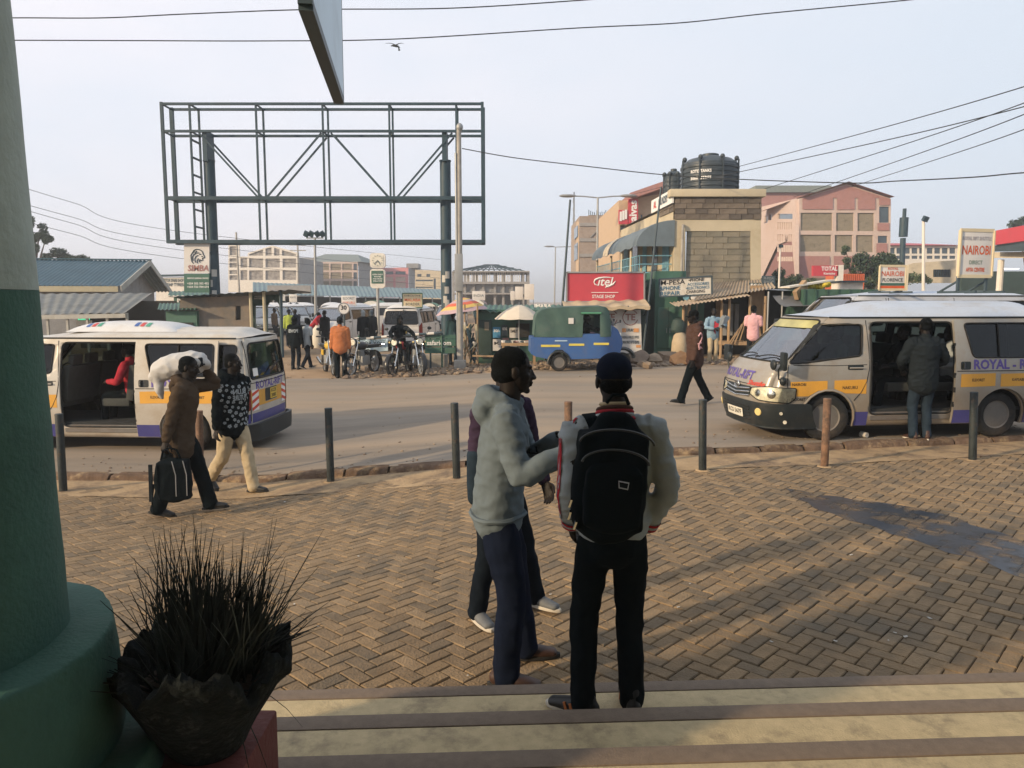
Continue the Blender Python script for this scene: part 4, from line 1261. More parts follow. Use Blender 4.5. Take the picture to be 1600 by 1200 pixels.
m_post = mat('poster_paper', (0.60, 0.585, 0.56), rough=0.6, var=0.04, world_co=True)
facade(t, f, [(941, 552), (941, 484), (1001, 484), (1003, 552)], [], m_post, 0.04, name='board')
q = MB()
for cx in (953, 985):
    q = MB(); c = f(cx, 496, 0.01); q.tube([c + V((0.25 * math.cos(0.5 + 5.5 * i / 24), 0, 0.25 * math.sin(0.5 + 5.5 * i / 24))) for i in range(25)], 0.014, n=4); q.build('emblem_ring', m_rosep, t)
    q = MB(); lettering(q, 'TE', f(cx, 496, 0.01), (1, 0, 0), (0, 0, 1), 0.30, 0.008); q.build('emblem_lettering', m_rosep, t)
for i, (tx, yy, m_, sz) in enumerate((('LUXURY', 516, m_steel, 0.13), ('BOOKING & PARCELS OFFICE', 527, m_steel, 0.12), ('BOOKING DIRECT UP TO CENTRE', 535, m_steel, 0.12))):
    q = MB(); lettering(q, tx, f(984, yy, 0.01), (1, 0, 0), (0, 0, 1), sz, 0.003, width=0.6 if i else 0.3); q.build('lettering', m_, t)
m_or = mat('orange_print', (0.62, 0.30, 0.12), rough=0.6)
for x0, x1, y0, y1 in ((972, 978, 513, 519), (990, 998, 513, 519), (994, 1001, 539, 543)):
    q = MB(); p, p2 = f(x0, y0, 0.01), f(x1, y1, 0.01); q.box(((p.x + p2.x) / 2, 24.99, (p.z + p2.z) / 2), (p2.x - p.x, 0.01, p.z - p2.z)); q.build('printed_bar', m_or, t)

# green metal doors and phone repair sign
mp_ = thing('phone_kiosk', 'green sheet metal kiosk with double doors under the phone repair sign', 'kiosk')
f = yplane(25.6)
p0, p1 = f(1024, 480), f(1070, 549)
q = MB(); q.box(((p0.x + p1.x) / 2, 26.8, 1.5), (p1.x - p0.x, 2.2, 3.0)); q.build('wall', m_gk, mp_)
for x0, x1 in ((1027, 1044), (1045, 1066)):
    q = MB(); a, b = f(x0, 480, 0), f(x1, 544, 0); q.box(((a.x + b.x) / 2, 25.66, (a.z + b.z) / 2), (b.x - a.x - 0.02, 0.05, a.z - b.z)); d_ = q.build('door', m_gk, mp_, bevel=0.008)
    q = MB(); q.box((b.x - 0.06 if x0 < 1040 else a.x + 0.06, 25.62, (a.z + b.z) / 2 - 0.1), (0.02, 0.03, 0.16)); q.build('handle', m_steelg, d_)
ms = thing('shop_sign', 'hand painted white phone repair sign with black and blue lettering over the green doors', 'sign')
m_whb = mat('old_white_board', (0.60, 0.57, 0.50), rough=0.7, var=0.06, world_co=True, dirt=(0.42, 0.36, 0.27), dlo=0.52)
f = yplane(25.2)
facade(ms, f, [(1031, 463), (1030, 437), (1112, 432), (1112, 459)], [], m_whb, 0.08, name='board')
for a, b in (((1029.5, 436.2), (1112.5, 431.2)), ((1030.5, 463.8), (1112.5, 459.8)), ((1030, 436), (1031, 464)), ((1112.3, 431), (1112.3, 460))):
    q = MB(); q.bar(f(*a, 0.02), f(*b, 0.02), 0.05, 0.04); q.build('frame', m_blk, ms)
dgn = (1, 0, 0.06)
for tx, x, y, sz, w, m_ in (('M-PESA', 1051, 441.5, 0.22, 0.80, m_blackl), ('&PHONE', 1047, 450.5, 0.19, 0.68, mat('blue_sign_paint', (0.03, 0.13, 0.22), rough=0.6)), ('REPAIR', 1047, 458.8, 0.19, 0.66, MATS['blue_sign_paint']),
                         ('\u2022PHONE', 1088, 437.5, 0.14, 0.52, m_blackl), ('ACCESSORIES', 1091, 443.7, 0.13, 0.72, MATS['blue_sign_paint']), ('\u2022ELECTRONICS', 1090, 449.6, 0.13, 0.78, MATS['blue_sign_paint']), ('CHARGING', 1087, 455.6, 0.14, 0.62, m_blackl)):
    q = MB(); lettering(q, tx, f(x, y, 0.012), V(dgn).normalized(), (0, 0, 1), sz, 0.002, width=w); q.build('lettering', m_, ms)
t = thing('shop_sign', 'small strip of round and square notices hung below the phone repair sign', 'sign')
for i, (x, m_) in enumerate(((1072, MATS['light_blue_paint']), (1084, m_whitel))):
    c = f(x, 464.5, 0.0); q = MB(); q.cyl(c, c + V((0, 0.03, 0)), 0.10, n=18); q.build('round_notice', m_, t)
q = MB(); c = f(1100, 463, 0); q.box(c, (0.45, 0.03, 0.1)); q.build('square_notice', m_whitel, t)
# open shack with corrugated iron roof
m_iron = mat('rusty_corrugated_iron', (0.33, 0.27, 0.20), rough=0.8, var=0.25, world_co=True, vscale=3, dirt=(0.16, 0.10, 0.065), dscale=2.5, dlo=0.5, dhi=0.75)
m_wood = mat('raw_timber', (0.36, 0.245, 0.14), rough=0.85, var=0.2, vscale=4, stretch=(1, 1, 0.15), dirt=(0.2, 0.13, 0.08), dlo=0.5)
sh = thing('market_stall', 'open timber stall with rusty corrugated iron roof below the stone wall', 'stall')
a, b = P(1082, 470, 24.6), P(1212, 450, 24.6); c, d = P(1200, 436, 27.0), P(1106, 442, 27.0)
q = MB(); q.grid(lambda u, v: a.lerp(b, u).lerp(d.lerp(c, u), v) + V((0, 0, 0.025 * math.sin(u * 140))), 160, 3); q.build('roof_sheet', m_iron, sh, angle=80)
a2, b2 = P(1056, 479, 24.2), P(1172, 462, 24.2)
q = MB(); q.grid(lambda u, v: a2.lerp(b2, u) + V((0, 1.0 * v, 0.12 * v + 0.02 * math.sin(u * 120))), 130, 2); q.build('lower_roof_sheet', m_iron, sh, angle=80)
for px, y in ((1068, 482), (1077, 482), (1140, 470), (1172, 470), (1196, 470), (1128, 480)):
    p = P(px, y, 24.6); q = MB(); q.cyl((p.x, p.y, 0), (p.x, p.y, p.z + 0.15), 0.045, n=7); q.build('post', m_wood, sh)
x0, x1 = P(1100, 500, 26.6).x, P(1196, 500, 26.6).x
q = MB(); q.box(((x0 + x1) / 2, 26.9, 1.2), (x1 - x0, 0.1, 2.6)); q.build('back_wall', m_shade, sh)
for k in range(4):
    p = P(1173 + 5.6 * k, 510, 25.2); q = MB(); q.box((p.x, 25.2, 1.35), (0.115, 0.03, 2.3)); q.build('plank', m_wood, sh)
for zz in (0.75, 1.95):
    q = MB(); p, p2 = P(1171, 500, 25.16), P(1194, 500, 25.16); q.box(((p.x + p2.x) / 2, 25.16, zz), (p2.x - p.x, 0.03, 0.09)); q.build('batten', m_wood, sh)
for px in (1083, 1096, 1124):
    p = P(px, 500, 26.5); q = MB(); q.box((p.x, 26.6, 1.2), (0.22, 0.04, 2.0)); q.build('shutter', m_gk if px < 1120 else m_wood, sh)
for k in range(3):
    p = P(1133 + 9 * k, 500, 26.2); q = MB(); q.box((p.x, 26.2, 1.35), (0.13, 0.05, 1.1)); q.build('hanging_sheet', m_greyw, sh)
q = MB(); p, p2 = P(1125, 542, 24.8), P(1168, 538, 24.8); q.box(((p.x + p2.x) / 2, 24.9, 0.62), (p2.x - p.x, 0.7, 0.12)); q.build('counter', m_wood, sh)
for i in range(4):
    q = MB(); p, p2 = P(1132 + 8 * i, 522, 24.5), P(1155 + 4 * i, 512 + 6 * i, 24.5); q.bar((p.x, 24.5, 0.4 + 0.1 * i), (p2.x, 24.5, 1.1 + 0.15 * i), 0.03); q.build('stick', m_wood, sh)
t = thing('dark_stall', 'dark stall with sagging tarpaulin between the timber planks and the silver van', 'stall')
m_tarp = mat('grey_tarpaulin', (0.12, 0.125, 0.13), rough=0.8, var=0.2, world_co=True, vscale=2)
x0, x1 = P(1196, 500, 25.5).x, P(1262, 500, 25.5).x
q = MB(); q.box(((x0 + x1) / 2, 27.2, 1.2), (x1 - x0, 0.1, 2.5)); q.build('back_wall', m_shade, t)
a, b = P(1196, 453, 24.9), P(1262, 455, 24.9)
q = MB(); q.grid(lambda u, v: a.lerp(b, u) + V((0, 2.4 * v, 0.1 * v)), 8, 2); q.build('roof_sheet', m_steelg, t)
a, b, c = P(1207, 462, 24.6), P(1262, 462, 24.6), P(1236, 478, 23.2)
q = MB(); q.grid(lambda u, v: a.lerp(b, u).lerp(c + V((u * 1.2, 0, 0)), v) + V((0, 0, -0.15 * math.sin(v * 3.14))), 10, 8); q.build('tarpaulin', m_tarp, t)
for px in (1200, 1222):
    p = P(px, 480, 24.4); q = MB(); q.cyl((p.x, p.y, 0), (p.x, p.y, 2.3), 0.03, n=6); q.build('post', m_steelg, t)
q = MB(); q.tube([P(1200, 540, 23.9), P(1240, 492, 23.9)], 0.02, n=5); q.build('prop', m_wood, t)
t = thing('shop_sign', 'black chalk board sign with grey lettering high beside the yellow building', 'sign')
f = yplane(25.9)
facade(t, f, R4(1191, 431, 1211, 450), [], m_blk, 0.06, name='board')
for tx, yy in (('M-PESA', 435), ('SHOP', 440.5), ('WELCOME', 446)):
    q = MB(); lettering(q, tx, f(1201, yy, 0.01), (1, 0, 0), (0, 0, 1), 0.12, 0.002, width=0.34); q.build('lettering', m_steelg, t)
t = thing('shop_sign', 'dark green strip sign lettered in white left of the chalk board', 'sign')
facade(t, f, R4(1171, 442, 1190, 452), [], m_dkg, 0.05, name='board')
q = MB(); lettering(q, 'EGO', f(1181, 447, 0.01), (1, 0, 0), (0, 0, 1), 0.2, 0.006, width=0.36); q.build('lettering', m_whitel, t)

# supermarket further down the side street, with red signs
f = vplane((9.2, 50), (6.6, 42))
f = yplane(46)
t = thing('supermarket_building', 'orange and cream supermarket block with tall red sign down the side street', 'building')
m_orw = mat('orange_plaster', (0.45, 0.34, 0.235), rough=0.85, var=0.1, world_co=True)
hol = [R4(969, 352, 979, 363), R4(984, 360, 990, 420), R4(1001, 335, 1004, 420), R4(1012, 335, 1015, 400)]
facade(t, f, [(967, 500), (967, 322), (982, 314), (982, 311), (1053, 300), (1053, 500)], hol, m_orw, 0.3, m_glassb, 'window')
p, p2 = f(982, 312, 0), f(1053, 298); q = MB(); q.bar(p + V((0, 2, 0.1)), p2 + V((0, 2, 0.5)), 6, 0.35); q.build('roof_edge', m_rosep, t)
backbox(t, f, 968, 1052, 312, 12, m_orw)
for (x0, y0, x1, y1, tx) in ((982, 311, 997, 356, 'naivas'), (967, 328, 981, 350, None)):
    s_ = thing('supermarket_sign', 'tall red vertical supermarket sign with white lower case lettering' if tx else 'small red and white supermarket sign left of the tall red one', 'sign')
    facade(s_, yplane(45.4), R4(x0, y0, x1, y1), [], m_red, 0.25, name='board')
    if tx:
        q = MB(); lettering(q, tx, yplane(45.4)((x0 + x1) / 2, (y0 + y1) / 2, 0.02), (0, 0, 1), (-1, 0, 0), 0.62, 0.02, width=1.5); q.build('lettering', m_whitel, s_)
    else:
        for k in range(3):
            q = MB(); c = yplane(45.4)(970 + 4 * k, 338 - 1.5 * k, 0.03); q.box(c, (0.13, 0.02, 0.55)); q.build('white_panel', m_whitel, s_)
# scaffolded concrete block building
f = yplane(72)
t = thing('unfinished_block', 'tall bare grey block building with rods on top and blank side wall', 'building')
m_hb = stone_mat('hollow_block_wall', (0.30, 0.25, 0.215), (0.23, 0.19, 0.165), 1.6, vary=0.15)
c2 = lambda x, y: (860 + x / 7.06, 280 + y / 7.06)
facade(t, f, [c2(318, 1300), c2(318, 440), c2(420, 435), c2(420, 395), c2(755, 395), c2(755, 1300)], [], m_hb, 0.3)
a, b = f(*c2(318, 460)), P(*c2(255, 490), 80)
q = MB(); q.raw([(a.x, a.y, 0), (b.x, b.y, 0), (b.x, b.y, b.z), (a.x, a.y, a.z)], [(0, 1, 2, 3)]); q.build('side_wall', m_orw, t)
for y0, y1 in ((550, 630), (730, 790), (820, 880)):
    p, p2 = P(*c2(272, y0), 77.5), P(*c2(310, y1), 73.2)
    q = MB(); n = V((-0.1, -0.02, 0)); q.raw([V((p.x, p.y, p.z)) + n, V((p2.x, p2.y, p.z)) + n, V((p2.x, p2.y, p2.z)) + n, V((p.x, p.y, p2.z)) + n], [(0, 1, 2, 3)]); q.build('window', m_glassb, t)
for yy in (500, 670, 840):
    q = MB(); q.bar(f(*c2(318, yy), 0.05), f(*c2(755, yy), 0.05), 0.12, 0.3); q.build('floor_band', m_conc2, t)
for x0, x1, y0, y1 in ((545, 640, 570, 670), (640, 735, 670, 560), (545, 640, 740, 800), (640, 735, 800, 730), (440, 520, 640, 560)):
    q = MB(); q.bar(f(*c2(x0, y0), 0.03), f(*c2(x1, y1), 0.03), 0.14, 0.1); q.build('stair_line', m_conc2, t)
for k in range(16):
    x = 425 + 21 * k; q = MB(); q.bar(f(*c2(x, 398)), f(*c2(x + rnd.uniform(-6, 6), 350 + rnd.uniform(-12, 15))), 0.06); q.build('starter_rod', m_steel, t)
backbox(t, f, 906, 966, 337, 10, m_hb)
# pink gabled building
pk = thing('school_building', 'large pink framed gabled building with olive stone panels behind the silver van', 'building')
f = yplane(66)
c7 = lambda x, y: (1170 + x / 3.72, 270 + y / 3.72)
def C7(x0, y0, x1, y1): return [c7(x0, y0), c7(x1, y0), c7(x1, y1), c7(x0, y1)]
hol = [C7(301, 232, 486, 336), C7(508, 232, 611, 338), C7(632, 233, 729, 339), C7(299, 360, 480, 458), C7(500, 361, 603, 460), C7(623, 362, 723, 462), C7(532, 190, 579, 207),
       C7(758, 196, 817, 290), C7(750, 366, 806, 408)]
facade(pk, f, [c7(290, 640), c7(293, 150), c7(310, 145), c7(567, 66), c7(826, 150), c7(826, 190), c7(820, 640)], hol, m_pinkp, 0.35, fills=[m_olivst] * 6 + [m_glassb] * 3)
q0 = yplane(65.93)
for o_ in ([c7(312, 148), c7(567, 72), c7(824, 153), c7(824, 188), c7(758, 188), c7(758, 146), c7(736, 146), c7(736, 214), c7(634, 214), c7(634, 146), c7(616, 146), c7(616, 214), c7(513, 214), c7(513, 146), c7(490, 146), c7(490, 212), c7(312, 212)],
           C7(748, 292, 817, 336), C7(742, 410, 806, 465), C7(290, 484, 472, 640), C7(494, 484, 800, 640)):
    A_, d_ = q0.A, q0.d
    loc = [((lambda w: ((w - A_).dot(d_), w.z))(q0(*p))) for p in o_]
    sheet(loc, [], lambda s, z: A_ + d_ * s + V((0, 0, z)), 0, 0).build('rose_panel', m_rosep, pk, smooth=False)
q = MB()
p, tp, p2 = f(*c7(300, 148)), f(*c7(567, 62)), f(*c7(832, 150))
for a, b in ((p, tp), (tp, p2)):
    q.raw([a + V((0, -0.5, 0.1)), b + V((0, -0.5, 0.1)), b + V((0, 14, 0.1)), a + V((0, 14, 0.1))], [(0, 1, 2, 3)])
q.build('roof', m_rosep, pk, smooth=False)
fw_ = vplane(f(*c7(292, 300))[:2], P(*c7(78, 300), 84)[:2])
hol = []
for y0, y1 in ((288, 330), (358, 400), (420, 460), (488, 514)):
    for k in range(7): hol.append([c7(184 + 13.2 * k, y0), c7(192 + 13.2 * k, y0), c7(192 + 13.2 * k, y1), c7(184 + 13.2 * k, y1)])
hol += [C7(108, 252, 126, 290), C7(134, 242, 150, 275), C7(185, 238, 275, 268)]
facade(pk, fw_, [c7(292, 640), c7(292, 150), c7(180, 176), c7(78, 200), c7(78, 640)], hol, m_pinkp, 0.3, m_glassb, 'window')
q = MB(); p, p2 = P(*c7(78, 198), 84), P(*c7(300, 148), 68); q.raw([p, p2, p2 + V((4, 12, 1.2)), p + V((4, 12, 1.2))], [(0, 1, 2, 3)]); q.build('wing_roof', m_greyroof, pk, smooth=False)
t = thing('low_building', 'low grey roofed building behind the yellow building and the pink gable', 'building')
p, p2 = P(1185, 296, 95), P(1290, 300, 95); q = MB(); q.box(((p.x + p2.x) / 2, 98, p.z / 2), (p2.x - p.x, 6, p.z)); q.build('wall', m_rosep, t)
q = MB(); q.box(((p.x + p2.x) / 2, 98, p.z), (p2.x - p.x + 1, 7, 0.8)); q.build('roof', m_greyroof, t)
t = thing('garden_wall', 'stained stone boundary wall at the foot of the pink building', 'wall')
p, p2 = P(1180, 440, 60), P(1400, 440, 60); q = MB(); q.box(((p.x + p2.x) / 2, 60, 1.9), (p2.x - p.x, 0.3, 3.8)); q.build('wall', m_mud, t)
# red roofed building far right
t = thing('school_building', 'long white two storey building with red roof behind the pole lamps at right', 'building')
f = yplane(88)
m_redroof = mat('red_tile_roof', (0.46, 0.10, 0.115), rough=0.7, var=0.1, world_co=True)
hol = []
for y0, y1 in ((436, 470), (482, 500)):
    for k in range(9): hol.append(C7(815 + 44 * k, y0, 850 + 44 * k, y1))
facade(t, f, [c7(806, 620), c7(806, 424), c7(1215, 424), c7(1215, 620)], hol, m_wtrim, 0.3, m_glassb, 'window')
A1, A2 = f(*c7(800, 422)), f(*c7(1215, 422)); B1, B2 = f(*c7(815, 388)) + V((0, 6, 0)), f(*c7(1100, 386)) + V((0, 6, 0))
q = MB(); q.raw([A1 - V((0, .5, 0)), A2 - V((0, .5, 0)), B2, B1, A2 + V((0, 12, 0)), A1 + V((0, 12, 0))], [(0, 1, 2, 3), (1, 4, 2), (4, 5, 3, 2), (5, 0, 3)]); q.build('roof', m_redroof, t, smooth=False)
t = thing('low_building', 'cream flat roofed building with barred window behind the floodlight pole', 'building')
f = yplane(58)
facade(t, f, [c7(915, 640), c7(915, 540), c7(960, 524), c7(1205, 508), c7(1205, 640)], [C7(1072, 562, 1175, 606)], m_creamw, 0.3, m_shade, 'window')
for k in range(8):
    q = MB(); q.bar(f(*c7(1080 + 12 * k, 562)), f(*c7(1080 + 12 * k, 606)), 0.04); q.build('window_bar', m_steel, t)
# petrol station canopy
t = thing('station_canopy', 'red edged filling station canopy with strip lights at the right edge', 'canopy')
f = vplane(P(1555, 400, 40)[:2], P(1700, 400, 33)[:2])
facade(t, f, [(1552, 383), (1552, 361), (1720, 330), (1720, 360)], [], m_red, 0.4, name='fascia')
facade(t, f, [(1552, 393), (1552, 384), (1720, 361), (1720, 392)], [], m_blk, 0.3, name='soffit_edge')
facade(t, vplane(P(1555, 400, 41)[:2], P(1700, 400, 34)[:2]), [(1552, 403), (1552, 394), (1720, 392), (1720, 403)], [], m_creamw, 0.3, name='beam')
a, b = P(1553, 384, 40), P(1720, 365, 32.5)
q = MB(); q.raw([a, b, b + V((10, 9, 0)), a + V((10, 9, 0))], [(0, 1, 2, 3)]); q.build('soffit', m_greyw, t)
m_lit = mat('strip_light', (0.9, 0.95, 1.0), emit=1.5)
for x in (1573, 1586, 1545):
    p = P(x, 420, 42); q = MB(); q.box(p, (0.42, 0.08, 0.06)); q.build('strip_light', m_lit, t)
for x in (1562, 1640):
    p = P(x, 440, 41); q = MB(); q.cyl((p.x, p.y, 0), (p.x, p.y, 4.2), 0.16, n=10); q.build('column', m_wtrim, t)
p, p2 = P(1500, 450, 52), P(1720, 450, 52); q = MB(); q.box(((p.x + p2.x) / 2, 52, 2.0), (p2.x - p.x, 0.3, 4.0)); q.build('shop_wall', m_dkg, t)
# ================================================================== VANS
VL = 4.5; AXF, AXR = -0.95, -3.50; RFC, RBC = 0.30, 0.13; ZT = 1.70; BOW = 0.07
FZ = [0.20, 0.30, 0.50, 0.62, 0.75, 0.88, 0.97, 1.04, 1.10, 1.18, 1.70]
FXX = [-0.06, -0.025, 0.0, -0.005, -0.025, -0.07, -0.125, -0.19, -0.255, -0.34, -0.86]
WZ = [0.20, 0.40, 0.70, 0.95, 1.10, 1.30, 1.50, 1.70]
WW = [0.795, 0.83, 0.848, 0.842, 0.832, 0.80, 0.762, 0.712]
def v_xf(z): return float(np.interp(z, FZ, FXX))
def v_W(z): return float(np.interp(z, WZ, WW))
def v_xb(z): return -VL + 0.02 + 0.10 * max(0, z - 1.0) + 0.04 * max(0, 0.45 - z)
def arc_c(d, r): return 0.0 if d >= r else r - math.sqrt(max(0, r * r - (r - max(0, d)) ** 2))
def side_y(x, z):
    w = v_W(z)
    return w - arc_c(v_xf(z) - BOW - x, RFC) - arc_c(x - v_xb(z) - 0.04, RBC)
def side_pt(x, z, sg=1, off=0.0):
    y = side_y(x, z)
    if off:
        e = 0.02
        tx = V((2 * e, side_y(x + e, z) - side_y(x - e, z), 0)); tz = V((0, side_y(x, z + e) - side_y(x, z - e), 2 * e))
        n = tz.cross(tx).normalized()
        if n.y < 0: n = -n
        p = V((x, y, z)) + n * off
    else:
        p = V((x, y, z))
    return V((p.x, p.y * sg, p.z))
def yc(z): return v_W(z) - 0.293 * RFC
def front_raw(s, z):
    """wrap: s runs from the centre line round the corner along the left side (negative s: the right side)"""
    a = abs(s); Y = yc(z)
    if a <= Y:
        x = v_xf(z) - BOW * (a / Y) ** 2 - arc_c(v_W(z) - a, RFC)
        y = a
    else:
        x = v_xf(z) - BOW - 0.293 * RFC - (a - Y); y = side_y(x, z)
    return V((x, y if s >= 0 else -y, z))
def front_pt(s, z, off=0.0):
    p = front_raw(s, z)
    if off:
        e = 0.015
        n = (front_raw(s + e, z) - front_raw(s - e, z)).cross(front_raw(s, z + e) - front_raw(s, z - e))
        n.normalize()
        if n.x < 0 and abs(s) < 0.6: n = -n
        if n.y * s < 0 and abs(s) >= 0.6: n = -n
        p = p + n * off
    return p
def yb_(z): return v_W(z) - 0.293 * RBC
def rear_raw(s, z):
    a = abs(s); Y = yb_(z)
    if a <= Y:
        x = v_xb(z) + 0.04 * (a / Y) ** 2 + arc_c(v_W(z) - a, RBC); y = a
    else:
        x = v_xb(z) + 0.04 + 0.293 * RBC + (a - Y); y = side_y(x, z)
    return V((x, y if s >= 0 else -y, z))
def rear_pt(s, z, off=0.0):
    p = rear_raw(s, z)
    if off:
        e = 0.01
        n = (rear_raw(s + e, z) - rear_raw(s - e, z)).cross(rear_raw(s, z + e) - rear_raw(s, z - e)).normalized()
        if n.x > 0 and abs(s) < 0.7: n = -n
        if n.y * s < 0 and abs(s) >= 0.7: n = -n
        p = p + n * off
    return p
def lin(a, b, n): return [a + (b - a) * i / (n - 1) for i in range(n)]
def arch(ax, r=0.385, zb=0.20, zc=0.315, n=14):
    a0 = math.asin((zb - zc) / r)
    return [(ax + r * math.cos(a), zc + r * math.sin(a)) for a in lin(a0, math.pi - a0, n)]
def van_side_outline():
    zb = 0.20
    o = [(v_xf(z) - BOW - 0.293 * RFC, z) for z in lin(ZT, zb, 46)]
    o += arch(AXF)
    o += arch(AXR)
    o += [(v_xb(z) + 0.04 + 0.293 * RBC, z) for z in lin(zb, ZT, 14)]
    return o
WIN_F = rpoly([(-0.40, 1.07), (-1.42, 1.18), (-1.45, 1.605), (-0.86, 1.60)], 0.05)
OPEN = rpoly([(-2.80, 0.36), (-1.57, 0.36), (-1.57, 1.635), (-2.80, 1.635)], 0.09)
WIN_M = rpoly([(-1.64, 1.14), (-1.64, 1.60), (-2.78, 1.60), (-2.78, 1.14)], 0.06)
WIN_R = rpoly([(-2.92, 1.14), (-2.92, 1.60), (-4.28, 1.60), (-4.20, 1.14)], 0.08)
WIN_D = rpoly([(-2.90, 1.60), (-3.02, 1.13), (-3.96, 1.13), (-3.96, 1.60)], 0.07)
def pane(hole, mapf, step=0.2):
    return sheet(hole, [], mapf, step, 0.12)
def rubber_line(pts, r=0.011, closed=True):
    q = MB(); q.tube(pts, r, n=6, closed=closed); return q
def dense(poly, k=4):
    out = []
    for i in range(len(poly)):
        a, b = poly[i], poly[(i + 1) % len(poly)]
        n = max(1, int(math.hypot(b[0] - a[0], b[1] - a[1]) / 0.08))
        for j in range(n):
            out.append((a[0] + (b[0] - a[0]) * j / n, a[1] + (b[1] - a[1]) * j / n))
    return out
def wheel_meshes():
    q = MB(); w = 0.092
    q.lathe([(0.19, -w * .86), (0.24, -w), (0.295, -w * 0.98), (0.318, -w * 0.72), (0.325, -w * 0.3), (0.325, w * 0.3), (0.318, w * 0.72), (0.295, w * 0.98), (0.24, w), (0.19, w * .86)], 36, (0, 0, 0), 'Y', closed=True)
    ty = q.mesh('tyre', [m_rubber], angle=50)
    q = MB()
    q.lathe([(0.198, 0.07), (0.198, 0.085), (0.185, 0.078), (0.172, 0.05), (0.12, 0.035), (0.075, 0.058), (0.04, 0.066), (0.0, 0.068)], 32, (0, 0, 0), 'Y')
    q.lathe([(0.198, 0.07), (0.196, -0.07)], 32, (0, 0, 0), 'Y')
    for k in range(8):
        a = k * math.pi / 4
        q.ell((0.145 * math.cos(a), 0.045, 0.145 * math.sin(a)), (0.021, 0.012, 0.021), nu=8, nv=5, m=1)
    for k in range(5):
        a = k * math.pi * 2 / 5 + 0.3
        q.cyl((0.055 * math.cos(a), 0.05, 0.055 * math.sin(a)), (0.055 * math.cos(a), 0.075, 0.055 * math.sin(a)), 0.009, n=6)
    rm = q.mesh('rim', [m_alloy, m_rubber])
    return ty, rm
TYRE, RIM = wheel_meshes()
def seat_bench(parent, x, w, y0, m, single=False):
    q = MB()
    q.box((x + 0.02, y0, 0.70), (0.44, w, 0.13)); q.X = Matrix.Translation((x - 0.24, y0, 1.0)) @ Matrix.Rotation(R(-9), 4, 'Y')
    q.box((0, 0, 0), (0.12, w, 0.56)); q.X = None
    n = max(1, round(w / 0.45))
    for i in range(n):
        yy = y0 - w / 2 + w * (i + 0.5) / n
        q.X = Matrix.Translation((x - 0.31, yy, 1.36)) @ Matrix.Rotation(R(-9), 4, 'Y'); q.box((0, 0, 0), (0.09, 0.25, 0.16)); q.X = None
    return q.build('seat', m, parent, bevel=0.03)

